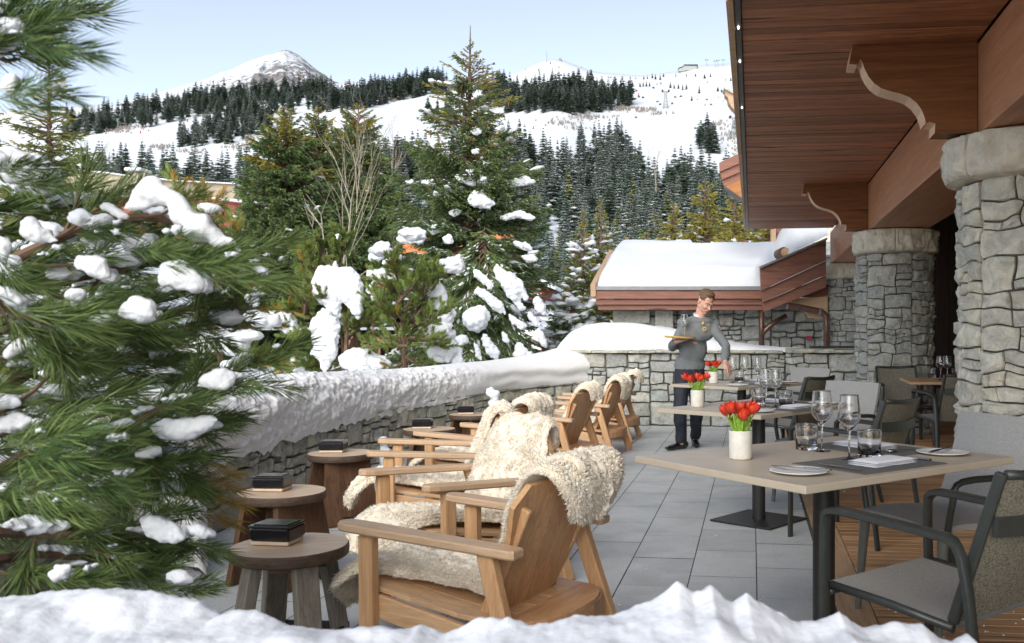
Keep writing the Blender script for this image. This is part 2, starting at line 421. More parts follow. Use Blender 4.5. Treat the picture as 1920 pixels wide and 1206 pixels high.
# T0 local axes: x = p (to the right), y = s (along), z up.
# rotation: local (p,s) -> world B(p,s)
def rectb(mb,p0,p1,s0,s1,z0,z1,bev=0): mb.box(((p0+p1)/2,(s0+s1)/2,(z0+z1)/2),(p1-p0,s1-s0,z1-z0),None,1.0,bev)
ZS=3.074
mb=MB(); s=-1.5; rr=random.Random(3)
while s<16.62:
    w=.118; z=ZS+rr.uniform(-.002,.002); cut=rr.uniform(.2,.7)
    rectb(mb,-.060,1.415,s,s+w-.006,z,z+.03,.004); s+=w
mb.obj('soffit',M['soffit'],T0)
mb=MB(); rectb(mb,-.07,6.2,-1.5,16.6,ZS+.034,ZS+.25); mb.obj('roof_deck',M['dark_wood'],T0)
mb=MB(); rectb(mb,1.42,2.12,-1.5,17.35,2.492,3.070,.012); mb.obj('beam',M['beam'],T0)
mb=MB(); rectb(mb,-.098,-.064,-1.5,16.62,ZS-.012,ZS+.20); mb.obj('gutter_channel',M['black'],T0)
mb=MB()
y=-1.5; 
while y<16.6:
    rectb(mb,-.140+.004*math.sin(y*2.3),-.101,y,min(16.64,y+2.2),ZS-.03+.004*math.sin(y),ZS+.24,.004); y+=2.204
mb.obj('eave_board',M['larch'],T0)
for sv in (3.35,4.1,4.75,5.6,6.3,7.6):
    mb=MB(); rectb(mb,-.086,-.076,sv,sv+.035,ZS-.017,ZS-.0125); mb.obj('light_dot',M['led'],T0)
prof=[(0,0),(-.012,-.05),(-.022,-.115),(.03,-.122),(.045,-.085),(.06,-.10),(.075,-.15),(.10,-.20),(.135,-.245),(.18,-.278),(.24,-.300),(.30,-.316),(.355,-.340),(.40,-.378),(.432,-.425),(.452,-.48),(.455,-.508),(.475,-.50),(.515,-.512),(.512,-.572),(.60,-.575),(.774,-.575),(.774,0)]
for s0 in (.5,6.10,11.72):
    mb=MB(); pl=[(.641+x,ZS-.003+z) for x,z in prof]
    n=len(pl); vs=[(x,s0,z) for x,z in pl]+[(x,s0+.20,z) for x,z in pl]
    mb.mi=0; mb.add(vs,[tuple(range(n)),tuple(range(2*n-1,n-1,-1))])
    for i in range(n):
        j=(i+1)%n; mb.mi=1 if 0<=i<=18 else 0
        mb.add([vs[i],vs[j],vs[n+j],vs[n+i]],[(0,3,2,1)])
    mb.obj('bracket',[M['corbel'],M['corbel_edge']],T0)
# dark sheltered side of the terrace
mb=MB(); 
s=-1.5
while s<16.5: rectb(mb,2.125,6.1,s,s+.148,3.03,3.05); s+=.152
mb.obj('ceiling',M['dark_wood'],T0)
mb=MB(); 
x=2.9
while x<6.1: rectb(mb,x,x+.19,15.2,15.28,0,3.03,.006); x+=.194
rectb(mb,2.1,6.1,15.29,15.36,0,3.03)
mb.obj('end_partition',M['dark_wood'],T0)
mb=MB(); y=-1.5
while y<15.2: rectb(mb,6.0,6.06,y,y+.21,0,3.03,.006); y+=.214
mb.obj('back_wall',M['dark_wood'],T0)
# columns
def column(p,s,r,seed,label,size,mat='stone'):
    t=thing('stone_column',label,'column',B(p,s,0),-TH,'round stone columns under the beam'); t['kind']='thing'
    zt=2.19
    def mp(a,b,d):
        an=a/r; rr=r-.03+d; return Vector((rr*math.cos(an),rr*math.sin(an),b))
    mb=stonework(2*pi*r,zt,mp,size,.028,seed,.005,True,.034,(12,10)); mb.obj('shaft',M[mat],t,angle=48,smooth=True)
    mb=MB(); mb.lathe([(r-.045,0),(r-.045,zt)],28); mb.obj('mortar_core',M['mortar'],t)
    rc=.525 if r>.46 else .515
    def mc(a,b,d):
        an=a/rc+.4; k=1-.10*max(0,(.07-b)/.07)**1.5; rr=rc*k-.03+d; return Vector((rr*math.cos(an),rr*math.sin(an),zt+.004+b))
    mb=MB(); w=2*pi*rc
    c2=stonework(w,.292,mc,1.15,.03,seed+5,.003,True,.006,(30,14),1.0,1.3)
    c2.lathe([(rc-.09,zt+.004),(rc-.02,zt+.02)],40,cap1=False); c2.lathe([(rc-.04,zt+.1),(rc-.04,zt+.293)],40,cap0=False)
    c2.obj('capital',M['cap'],t,smooth=True,angle=60)
    return t
column(1.767,6.32,.43,21,'thick round stone column nearest the camera at the right edge',.20,'stone_pale')
column(1.767,11.92,.475,22,'round stone column in the middle, where the low wall ends',.20)
column(1.767,17.5,.475,23,'farthest round stone column, half hidden behind the middle one',.20)
# ---------- floor ----------
def finish(o,kind='structure'): o['kind']=kind; return o
mb=MB(); rr=random.Random(5)
TW,TL=.334,.5605
for ci in range(-14,2):
    p0=.023+TW*(ci-1); off=5.477+(ci-1)*.205
    p1=min(p0+TW,.375)
    if p1-p0<.04: continue
    k=-12
    while True:
        s0=off%TL+TL*(k+2)-TL*2; s1=s0+TL; k+=1
        if s1<0: continue
        if s0>12.3: break
        z=rr.uniform(-.0008,.0008); g=.0026
        a,b,c,d=p0+g,p1-g,s0+g,s1-g
        mb.add([(a,c,z),(b,c,z),(b,d,z),(a,d,z)],[(0,1,2,3)])
o=mb.obj('paving',M['paving']); o.rotation_euler=(0,0,-TH); finish(o)
mb=MB(); mb.add([(-4.8,-1,-.006),(.375,-1,-.006),(.375,12.4,-.006),(-4.8,12.4,-.006)],[(0,1,2,3)])
o=mb.obj('paving_bed',M['mortar']); o.rotation_euler=(0,0,-TH); finish(o)
mb=MB(); s=-1
while s<15.2:
    rectb(mb,.534,3.2,s,s+.088,-.02,.004,.003); rectb(mb,3.204,6.0,s,s+.088,-.02,.004,.003); s+=.0935
o=mb.obj('timber_deck',M['deck']); o.rotation_euler=(0,0,-TH); finish(o)
mb=MB(); s=-1
while s<12.2: rectb(mb,.379,.529,s,min(12.2,s+1.9),-.02,.005,.003); s+=1.904
o=mb.obj('deck_border',M['deck_edge']); o.rotation_euler=(0,0,-TH); finish(o)
mb=MB(); mb.add([(.376,-1,-.022),(6.1,-1,-.022),(6.1,15.3,-.022),(.376,15.3,-.022)],[(0,1,2,3)])
o=mb.obj('deck_bed',M['mortar']); o.rotation_euler=(0,0,-TH); finish(o)
mb=MB(); rr=random.Random(88)
for k in range(330):
    if k<150: pq=rr.uniform(.6,1.6); sq=rr.uniform(2.2,4.4)
    elif k<230: pq=rr.uniform(-1.5,1.2); sq=rr.uniform(2.5,11.5)
    else:
        sq=rr.uniform(4.5,11.0); pq=-3.2+.08*rr.random()+ (0.12*sq if sq>8 else .0)
    r=rr.uniform(.002,.006)*(1.8 if k>=230 else 1); mb.ball((pq,sq,.006),(r*rr.uniform(.8,1.5),r,r*.6),6,4,None,.8,k)
o=mb.obj('snow_crumbs',M['snow'],smooth=True); o.rotation_euler=(0,0,-TH); tag(o,'tiny crumbs of snow scattered over the deck and paving','snow crumbs',None,'stuff')
# ---------- low end wall ----------
WS=12.24
ew=thing('low_stone_wall','low dry stone wall across the far end of the terrace with snow heaped on it','wall',(0,0,0),-TH)
def mpw(p0,sf):
    return lambda a,b,d: Vector((p0+a,sf-.0+.02-d,b))
stonework(2.95,.955,mpw(-2.52,WS),.205,.026,31,.005,False,.02,(8,7)).obj('stonework',M['stone'],ew,smooth=True,angle=48)
stonework(1.10,.965,mpw(.43,WS-.05),.22,.026,33,.005,False,.02,(8,7)).obj('end_pier',M['stone'],ew,smooth=True,angle=48)
stonework(.5,.955,lambda a,b,d: Vector((-2.53-d,WS+a,b)),.25,.03,34,.007).obj('wall_return',M['stone'],ew,smooth=True,angle=48)
mb=MB(); rectb(mb,-2.51,.43,WS+.04,WS+.45,0,.95); rectb(mb,.432,1.53,WS-.01,WS+.45,0,.96); mb.obj('wall_core',M['mortar'],ew)
def slabs(p0,p1,s0,s1,z,seed):
    rr=random.Random(seed); mb=MB(); x=p0
    while x<p1-.05:
        w=min(p1-x,rr.uniform(.35,.7)); h=rr.uniform(.035,.055); n=7
        def fn(s,t,x=x,w=w,h=h):
            a=lerp(x+.005,x+w-.005,s); q=Vector((a*5,t*4,seed)); 
            prof=[(0,0),(0,.3),(.0,1),(.1,1.02),(.9,1),(1,1),(1,0)]
            i=t*6; k=min(5,int(i)); f=i-k; yy=lerp(prof[k][0],prof[k+1][0],f); zz=lerp(prof[k][1],prof[k+1][1],f)
            j=.018*mn.noise(q*2.3)
            return Vector((a,lerp(s0+j,s1,yy),z+h*zz+.008*mn.noise(q*3)))
        mb.grid(fn,n,14); x+=w
    return mb
slabs(-2.55,.40,WS-.05,WS+.5,.962,4).obj('coping',M['stone_brown'],ew,smooth=True,angle=40)
slabs(.42,1.56,WS-.11,WS+.5,.972,6).obj('coping',M['stone_brown'],ew,smooth=True,angle=40)
mb=MB(); top=[(-2.62,.99),(-2.56,1.12),(-2.45,1.24),(-2.25,1.34),(-2.0,1.375),(-1.6,1.36),(-1.1,1.30),(-.6,1.19),(-.2,1.10),(.15,1.055),(.6,1.035),(.75,1.0)]
def fn(s,t):
    p=lerp(-2.63,.75,s); h=itp(p,top); q=Vector((p*1.3,t*3,0))
    # t: 0 front foot .. 1 behind the wall
    b0=.985+.012*mn.noise(Vector((p*6,0,2)))
    if t<.42:
        k=t/.42; a=k*pi/2; y=WS-.03+.05*mn.noise(Vector((p*3,1,0)))*1+ .34*(1-math.cos(a)); z=b0+(h-b0)*math.sin(a)**.7
    else:
        k=(t-.42)/.58; y=WS+.31+k*1.5; z=h-(h-.5)*k**1.6
    z+=.012*mn.noise(q*3)
    if z<b0 and t<.42: z=b0
    return Vector((p,y,z))
mb.grid(fn,90,44); mb.obj('snow_cap',M['snow_fine'],ew,smooth=True)
# dark wet slab near the column
mb=MB(); rectb(mb,.75,1.35,WS+.05,WS+.42,1.03,1.055,.01); mb.obj('dark_slab',M['black'],ew)
# ---------- curved side wall ----------
WP=[(-2.30,1.2),(-2.42,2.6),(-2.52,4.2),(-2.60,5.92),(-2.63,7.2),(-2.50,8.5),(-2.28,9.5),(-2.0,10.3),(-1.65,11.15),(-1.32,11.75),(-.95,12.22),(-.72,12.46)]
wpts=spl([(x,y,0) for x,y in WP],14)
cum=[0]
for a,b in zip(wpts,wpts[1:]): cum.append(cum[-1]+(b-a).length)
WL=cum[-1]
def wat(d):
    d=max(0,min(WL,d)); i=0
    import bisect
    i=min(len(wpts)-2,max(0,bisect.bisect_right(cum,d)-1)); f=(d-cum[i])/(cum[i+1]-cum[i])
    p=wpts[i].lerp(wpts[i+1],f); t=(wpts[min(i+2,len(wpts)-1)]-wpts[max(0,i-1)]).normalized()
    return p,Vector((t.y,-t.x,0))     # point, normal towards the terrace
cw=thing('curved_stone_wall','curved knee high stone wall behind the lounge chairs with a thick snow cushion on top','wall')
hw=lambda d: lerp(.455,.56,max(0,min(1,(d-6)/6)))
def mpc(a,b,d):
    p,n=wat(a); q=p+n*(d-.015); return Vector((q.x,q.y,b*hw(a)/.5))
stonework(WL,.5,mpc,.185,.026,41,.005,False,.022,(8,7)).obj('stonework',M['stone_brown'],cw,smooth=True,angle=48)
mb=MB()
def fc(s,t):
    p,n=wat(s*WL); w=[(-.05,0),(-.05,1),(-.5,1),(-.5,0)][round(t*3)]; q=p+n*w[0]; return Vector((q.x,q.y,w[1]*(hw(s*WL)-.012)))
mb.grid(fc,120,4); mb.obj('wall_core',M['mortar'],cw)
mb=MB(); rr=random.Random(9); d=0   # flat capping stones
while d<WL-.1:
    w=min(WL-d,rr.uniform(.18,.42)); o1=rr.uniform(.0,.03); h=rr.uniform(.03,.05)
    def fs(s,t,d=d,w=w,o1=o1,h=h):
        a=d+.006+s*(w-.012); p,n=wat(a); pr=[(o1,0),(o1+.012,.5),(o1,1),(-.2,1),(-.45,1)][round(t*4)]
        q=p+n*(pr[0]+.012*mn.noise(Vector((a*9,pr[1]*3,0)))); return Vector((q.x,q.y,hw(a)+pr[1]*h-.004))
    mb.grid(fs,6,5); d+=w
mb.obj('coping',M['stone_brown'],cw,smooth=True,angle=40)
mb=MB()
NU,NV=1100,84
def fsn(s,t):
    d=lerp(0,WL+.03,s); p,n=wat(d); a=d
    top=.875+.02*math.sin(d*1.3)+.012*mn.noise(Vector((d*.9,0,0)))
    e=WL-d
    if e<1.5: top+=.16*(1-e/1.5)**2
    th=top-hw(d)-.03
    gran=max(0,min(1,(WL-1.9-d)/1.2))          # crumbly ploughed face, smooth towards the far end
    bulge=.10+.05*mn.noise(Vector((d*1.1,2,0)))
    if t<.62:
        k=t/.62                                  # inner face from bottom to top
        ang=k*pi*.5; 
        out=.02+bulge*math.sin(min(1,k*1.25)*pi)*.6 -(.20)*k**2.4
        low=hw(d)+.005+ (-.045+ .05*mn.noise(Vector((d*3.3,5,0)))+.03*mn.noise(Vector((d*11,5,0))))*gran
        z=low+(top-low)*math.sin(ang)**.9
    else:
        k=(t-.62)/.38; out=-.18-k*.75; z=top-.10*k**2
    q=p+n*out; v=Vector((q.x,q.y,z))
    w=Vector((a*1.0,z*1.6,out))
    f=1 if t<.62 else max(0,1-(t-.62)/.12)
    am=gran*f*min(1,t*14+.25)
    nz=mn.fractal(w*9,1,2,3)*.024+mn.noise(w*4)*.03+abs(mn.noise(w*14))*.018+abs(mn.noise(w*31+Vector((7,0,0))))*.016
    sm=.010*math.sin(z*34+mn.noise(w*2)*2)*(1-gran)*f
    v+= n*(nz*am+sm)+Vector((0,0,.4*nz*am))
    return v
mb.grid(fsn,NU,NV); mb.obj('snow_cushion',M['snow_wall'],cw,smooth=True)
# little lumps of snow stuck on the wall and floor
for (u,v,Y,r,lab) in ((722,850,8.15,.05,'upright lump of snow standing at the foot of the curved wall'),(925,768,10.55,.075,'ragged lump of snow fallen against the curved wall behind the fleeces')):
    mb=MB(); c=P(u,v,Y); rr=random.Random(int(u))
    for k in range(9): mb.ball((c.x+rr.uniform(-.5,.5)*r,c.y+rr.uniform(-.4,.4)*r,c.z-r+k*r*.42*rr.uniform(.8,1.2)),r*rr.uniform(.45,1.0),8,6,noise=.5,seed=k)
    mb.ball((c.x,c.y,.05),(r*1.1,r*1.1,.06+c.z*.5),8,6)
    link('snow_lump',remesh(mb.mesh('l',M['snow']),.018,2,M['snow'],'snow_lump',(.02,14)),None); tag(bpy.data.objects[-1] if False else COL.objects[-1],lab,'snow lump')
# ---------- snow outside the walls ----------
mb=MB()
outer=[]
path=[Vector((x,y,0)) for x,y in ((-2.0,-3),(-2.3,1.2))]+[wat(d)[0] for d in np.linspace(0.3,WL-.1,26)]+[B(-2.4,12.75),B(-1,12.8),B(1,12.8),B(3,12.9)]+[B(6.5,15.5),B(9,16)]
L2=len(path)
def fg(s,t):
    i=s*(L2-1); k=min(L2-2,int(i)); p=path[k].lerp(path[k+1],i-k)
    d=p-Vector((4,4,0)); ang=math.atan2(d.y,d.x); dirv=Vector((math.cos(ang),math.sin(ang),0))
    r=.45+44*t**2.2; q=p+dirv*r
    z=.78-.35*min(1,r/2.5)-.25*min(1,r/12)+.10*mn.noise(Vector((q.x*.7,q.y*.7,0)))+.05*mn.noise(Vector((q.x*2,q.y*2,1)))*min(1,r)
    if q.y>12.4 and q.x>-1.0: z=min(z,lerp(.5,-.6,min(1,(r-.3)/4)))
    return Vector((q.x,q.y,z))
mb.grid(fg,110,50); finish(mb.obj('snowy_garden',M['snow'],smooth=True))
# ---------- foreground snow ledge ----------
sil=[(-400,1060),(0,1082),(120,1084),(200,1088),(300,1095),(370,1108),(410,1136),(470,1130),(500,1134),(540,1150),(620,1165),(660,1160),(700,1166),(745,1164),(790,1143),(830,1153),(900,1138),(950,1125),(1000,1142),(1040,1136),(1080,1126),(1150,1130),(1190,1112),(1240,1100),(1270,1085),(1300,1098),(1335,1074),(1375,1108),(1400,1090),(1440,1118),(1500,1148),(1540,1142),(1575,1124),(1620,1146),(1680,1152),(1730,1160),(1760,1188),(1790,1192),(1815,1176),(1850,1206),(1920,1250),(2100,1300)]
silS=[(u,sum(itp(u+d,sil) for d in (-260,-180,-100,0,100,180,260))/7+6) for u in range(-420,2120,40)]
mb=MB(); Y1=1.45
def fl(s,t):
    u=lerp(-420,2100,s); v=itp(u,sil); top=P(u,v,Y1).z
    x=(u-U0)/F*Y1
    if t<.5:
        k=t/.5; Y=lerp(.30,Y1,k); wq=max(0,(k-.84)/.16)**1.0; sm_=P(u,itp(u,silS),Y1).z-.012; z=lerp(sm_,top,wq)-.02-.10*(1-k)**1.5+(1-wq)*.03*mn.noise(Vector(((u-U0)/F*Y*3.2,Y*5,4)))
        z+= (1-abs(2*k-1)**3)*.012
    else:
        k=(t-.5)/.5; a=k*pi/2; Y=Y1+.16*math.sin(a); z=top-.02-(.62)*(1-math.cos(a))-.02*k
    X=(u-U0)/F*lerp(Y1*.9,Y1,min(1,t*2)) 
    w=Vector((X,Y,z*.6)); 
    nz=mn.fractal(w*6,1,2,3)*.010+mn.noise(w*5)*.016+max(0,mn.noise(w*12))*.014+abs(mn.noise(w*26))*.004+mn.noise(w*55)*.003+mn.noise(w*110)*.0018
    return Vector((X,Y,z+nz))
mb.grid(fl,620,170)
finish(mb.obj('snow_ledge',M['snow_near'],smooth=True))
mb=MB(); mb.box((-.1,.95,.30),(3.6,1.15,.58)); finish(mb.obj('ledge_wall',M['stone']))
# ---------------- hillside, peak, forest ----------------
VR=[(-700,240),(-300,225),(130,200),(300,190),(450,174),(600,162),(650,153),(720,158),(850,152),(930,148),(985,128),(1020,112),(1040,108),(1060,114),(1110,134),(1200,142),(1265,134),(1310,122),(1400,117),(2400,95)]
FY=[(28,0.0),(60,.07),(100,.17),(150,.28),(220,.42),(300,.56),(400,.72),(500,.86),(620,1.0)]
def vr(u): return .5*itp(u,VR)+.25*itp(u-12,VR)+.25*itp(u+12,VR)
def hill(u,Y):
    f=itp(Y,FY); v=lerp(619,vr(u),f)
    p=P(u,v,Y); p.z+=(Y/300)*(1.6*mn.noise(Vector((u/160,Y/60,0)))+.5*mn.noise(Vector((u/50,Y/22,3))))*math.sin(min(1,f)*pi)
    return p
def hill_at(u,v):
    r=vr(u); f=(619-v)/(619-r); f=max(.0,min(1,f))
    Y=itp(f,[(b,a) for a,b in FY]); return hill(u,Y),Y
mb=MB(); ys=[28,34,42,52,64,78,94,112,132,155,180,208,240,275,312,350,390,430,470,510,550,585,605,620]
NUx=190
def fh(s,t):
    u=lerp(-700,2400,s); k=round(t*(len(ys)+1))
    if k<len(ys): return hill(u,ys[k])
    q=hill(u,620)
    return Vector((q.x*1.1,q.y+60*(k-len(ys)+1),q.z-25*(k-len(ys)+1)))
mb.grid(fh,NUx,len(ys)+2)
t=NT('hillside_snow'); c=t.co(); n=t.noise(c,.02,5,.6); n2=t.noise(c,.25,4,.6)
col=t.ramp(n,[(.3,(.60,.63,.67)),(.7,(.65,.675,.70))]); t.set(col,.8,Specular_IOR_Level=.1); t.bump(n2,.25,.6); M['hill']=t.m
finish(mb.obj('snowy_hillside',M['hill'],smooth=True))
# rocky peak
PK=[(230,190),(320,168),(360,156),(395,146),(420,134),(440,128),(465,116),(490,107),(515,100),(532,93),(545,96),(562,104),(578,118),(600,136),(625,152),(660,164),(720,178)]
mb=MB()
def fp(s,t):
    u=lerp(230,720,s); r=itp(u,PK); q=Vector((u/28,t*4,0))
    Y=lerp(1650,900,t); v=lerp(r,215,t**1.1)
    nz=mn.fractal(q,1,2,5)
    Y+=60*mn.fractal(q*1.3+Vector((5,5,0)),1,2,4)*min(1,t*5)
    return P(u,v-(5*nz*min(1,t*6+.45)),Y)
mb.grid(fp,170,60)
def fp2(s,t):
    u=lerp(230,720,s); r=itp(u,PK); q=Vector((u/28,0,0)); p=P(u,r-(5*mn.fractal(q,1,2,5)*.45),1650); return Vector((p.x,p.y+t*500,p.z-t*380))
mb.grid(fp2,170,4)
t=NT('rock_and_snow'); c=t.co((1,1,1.6)); n=t.noise(c,.030,8,.72,.3); n2=t.noise(c,.006,3,.5); z=t.N('ShaderNodeSeparateXYZ',{0:t.co()}).outputs[2]; x=t.N('ShaderNodeSeparateXYZ',{0:t.co()}).outputs[0]
xr=t.N('ShaderNodeMapRange',{'Value':x,'From Min':-760.0,'From Max':-560.0,'To Min':-.10,'To Max':.10}).outputs[0]
m_=t.math('ADD',t.math('ADD',n,t.math('MULTIPLY',n2,.35)),xr)
k=t.ramp(m_,[(.735,0.0),(.75,1.0)]); rock=t.ramp(t.noise(c,.2,4,.7),[(.35,(.10,.10,.11)),(.65,(.30,.27,.25))])
t.set(t.mix(k,(.66,.69,.72),rock),.9); t.bump(n,.8,8.0); M['peak']=t.m
finish(mb.obj('mountain_peak',M['peak'],smooth=True))

def far_tree(seed,mat,h=15.0,w=.19,snow=.45,nl=17,kind='spruce'):
    rr=random.Random(seed); V=[];Q=[];mi=[]
    def quad(a,b,c,d,m):
        n=len(V); V.extend([a,b,c,d]); Q.append((n,n+1,n+2,n+3)); mi.append(m)
    for k in range(5):
        a0=2*pi*k/5; a1=2*pi*(k+1)/5; r0=h*.014
        quad((r0*math.cos(a0),r0*math.sin(a0),-1),(r0*math.cos(a1),r0*math.sin(a1),-1),(0,0,h*.9),(0,0,h*.9),2)
    for L in range(nl):
        f=(L+rr.uniform(-.2,.2))/nl; z=h*(.06+.93*f)
        if kind=='spruce': r=h*w*(1-f)**.85*rr.uniform(.8,1.15)+h*.008
        else: r=h*w*1.15*(math.sin(min(1,(1-f)*1.25)*pi*.5)**.8)*rr.uniform(.7,1.2)*(1 if f>.15 else .6)
        nb=int(9-4*f)
        for b in range(nb):
            az=2*pi*(b+rr.random())/nb; r2=r*rr.uniform(.65,1.15); dr=-(.30 if kind=='spruce' else .05)*r2*rr.uniform(.5,1.3)
            for sg in (-1,0,1):
                aa=az+sg*rr.uniform(.22,.42); rl=r2*(1 if sg==0 else rr.uniform(.6,.9)); ca,sa=math.cos(aa),math.sin(aa)
                wd=rl*.20+h*.006; zt=z+dr*(rl/r2)+h*.012; up=rr.uniform(-.01,.02)*h
                root=(0,0,z+up); tip=(ca*rl,sa*rl,zt-h*.01)
                mx,my,mz=ca*rl*.6,sa*rl*.6,lerp(z,zt,.55)
                l=(mx-sa*wd,my+ca*wd,mz-h*.022); r_=(mx+sa*wd,my-ca*wd,mz-h*.022)
                quad(root,l,tip,r_,0)
                if rr.random()<snow:
                    o=h*.008; wd*=.62
                    quad((ca*rl*.25,sa*rl*.25,lerp(z,zt,.2)+o),(mx-sa*wd,my+ca*wd,mz-h*.008+o),(ca*rl*.93,sa*rl*.93,zt-h*.006+o),(mx+sa*wd,my-ca*wd,mz-h*.008+o),1)
    return np_mesh('conifer_%d'%seed,V,Q,[mat,M['snow_fine'],M['bark']],mi)
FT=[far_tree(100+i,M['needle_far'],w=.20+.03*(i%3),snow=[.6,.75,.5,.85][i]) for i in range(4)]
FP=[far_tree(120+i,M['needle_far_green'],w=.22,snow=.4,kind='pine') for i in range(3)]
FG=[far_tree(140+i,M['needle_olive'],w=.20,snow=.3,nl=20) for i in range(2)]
def inpoly(x,y,pl):
    c=False; j=len(pl)-1
    for i in range(len(pl)):
        if (pl[i][1]>y)!=(pl[j][1]>y) and x<(pl[j][0]-pl[i][0])*(y-pl[i][1])/(pl[j][1]-pl[i][1])+pl[i][0]: c=not c
        j=i
    return c
regions=[ # polygon of the tree feet, count, px height range, pine share
 ([(120,232),(300,205),(420,183),(520,178),(625,171),(625,180),(520,197),(400,216),(300,238),(200,250),(120,262)],150,(32,46),.55),
 ([(310,272),(340,262),(385,240),(420,220),(460,208),(500,214),(520,250),(430,272),(340,280)],70,(34,52),.35),
 ([(505,200),(540,192),(565,200),(560,216),(515,216)],8,(34,46),.4),
 ([(470,212),(500,205),(500,216),(470,222)],4,(24,32),0),
 ([(575,205),(640,188),(690,176),(760,166),(835,158),(838,176),(740,190),(690,203),(600,212)],105,(32,46),.6),
 ([(905,180),(1000,178),(1100,180),(1175,188),(1188,200),(1110,216),(1050,214),(950,212),(905,200)],120,(38,56),.5),
 ([(800,215),(900,205),(900,232),(800,240)],9,(26,40),.3),
 ([(150,335),(240,335),(330,345),(430,345),(480,330),(700,300),(790,315),(860,290),(960,290),(1010,300),(1080,300),(1170,300),(1190,335),(1250,352),(1330,355),(1440,360),(1460,420),(1450,480),(1250,520),(1160,560),(1000,560),(700,520),(400,480),(150,430)],980,(54,84),.12),
 ([(870,262),(960,268),(950,285),(860,290)],8,(40,55),0),
 ([(1085,262),(1120,262),(1120,285),(1085,285)],4,(38,48),0),
 ([(1130,262),(1172,262),(1172,282),(1130,285)],4,(42,52),0),
 ([(1312,262),(1340,262),(1348,290),(1312,292)],7,(44,60),.5),
 ([(1375,236),(1398,236),(1398,252),(1375,252)],4,(26,34),.2),
 ([(640,205),(690,203),(690,212),(640,215)],3,(12,22),.2),
]
spots=[]; rr=random.Random(77)
for pl,n,(h0,h1),ps in regions:
    xs=[p[0] for p in pl]; ys_=[p[1] for p in pl]; got=[]; tries=0; dmin=6
    while len(got)<n and tries<n*60:
        tries+=1; u=rr.uniform(min(xs),max(xs)); v=rr.uniform(min(ys_),max(ys_))
        if not inpoly(u,v,pl): continue
        if ((u-1035)/22)**2+((v-462)/42)**2<1 : continue
        if ((u-1185)/14)**2+((v-455)/22)**2<1 : continue
        if any(abs(u-a)<dmin and abs(v-b)<dmin*.7 for a,b in got[-80:]): continue
        got.append((u,v)); k=(v-300)/200
        h=rr.uniform(h0,h1)*(1+max(0,k)*.35); spots.append((u,v,h,'P' if rr.random()<ps else 'S'))
small=[(1207,149,8),(1214,148,7),(1223,147,11),(1229,149,11),(1238,150,12),(1244,144,8),(1267,144,8),(1287,144,7),(1304,144,8),(1321,148,11),(1332,145,9),(1180,163,12),(1186,163,12),(1200,164,12),(1206,163,12),(1212,163,12),(1218,163,11),(1257,166,13),(1264,167,11),(1272,167,12),(1280,169,14),(1287,168,12),(1232,160,7),(1239,159,7),(1311,176,18),(1346,173,12),(1353,175,9),(1297,190,12),(1308,189,6),(1326,156,6),(1370,153,8),(1376,152,7),(1360,152,6),(1347,186,5),(1356,193,5),(1192,149,6),(1322,200,6),(975,236,10),(1000,243,9),(860,180,20),(868,183,24),(1032,120,6),(1050,113,6),(1053,115,7),(1048,128,5),(1010,133,5),(985,131,4),(1090,128,4)]
for u,v,h in small: spots.append((u,v,h,'S'))
items=[]
for u,v,h,k in spots:
    q,Y=hill_at(u,v); items.append((h,u,v,q,Y,k))
items.sort(key=lambda a:-a[0])
mass=[]; protos={}
for i,(h,u,v,q,Y,k) in enumerate(items):
    H=h*Y/F; g=FT if k=='S' else FP
    if k=='S' and v>400 and rr.random()<.25: g=FG
    me=g[rr.randrange(len(g))]; sc=H/15.0; rz=rr.uniform(0,6.28)
    if i<296:
        o=bpy.data.objects.new('spruce_tree' if k=='S' else 'pine_tree',me); COL.objects.link(o)
        o.location=q; o.scale=(sc*rr.uniform(.85,1.25),sc*rr.uniform(.85,1.25),sc); o.rotation_euler=(0,0,rz)
        if k=='S': tag(o,'dark spruce dusted with snow, one of many in the forest on the mountain slope','tree','spruces of the slope forest')
        else: tag(o,'blue green round topped pine, one of many on the snowy mountain slope','tree','pines of the slope forest')
    else: mass.append((me,q,sc,rz,rr.uniform(.85,1.25)))
# the small far trees as one mass
Vs=[];Fs=[];Ms=[];n0=0
cache={}
for me,q,sc,rz,wx in mass:
    if me.name not in cache:
        co_=np.empty(len(me.vertices)*3,dtype=np.float32); me.vertices.foreach_get('co',co_)
        fi=np.empty(len(me.loops),dtype=np.int32); me.loops.foreach_get('vertex_index',fi)
        m2=np.empty(len(me.polygons),dtype=np.int32); me.polygons.foreach_get('material_index',m2)
        lt=np.empty(len(me.polygons),dtype=np.int32); me.polygons.foreach_get('loop_total',lt)
        cache[me.name]=(co_.reshape(-1,3),fi,m2,lt)
    co_,fi,m2,lt=cache[me.name]
    if not (lt==4).all(): 
        st=np.concatenate([[0],np.cumsum(lt)[:-1]]); idx=np.where(lt==4)[0]; f4=np.stack([fi[st[idx]+k] for k in range(4)],1); mm=m2[idx]
    else: f4=fi.reshape(-1,4); mm=m2
    c,s=math.cos(rz),math.sin(rz); v=co_*np.array([wx*sc,wx*sc,sc]); v=np.stack([v[:,0]*c-v[:,1]*s,v[:,0]*s+v[:,1]*c,v[:,2]],1)+np.array(q[:])
    Vs.append(v); Fs.append(f4+n0); Ms.append(mm); n0+=len(v)
me=np_mesh('distant_forest',np.concatenate(Vs),np.concatenate(Fs),[M['needle_far'],M['snow_fine'],M['bark']],np.concatenate(Ms))
tag(link('distant_forest',me),'distant small dark conifers scattered along the ridge and upper slope','forest',None,'stuff')
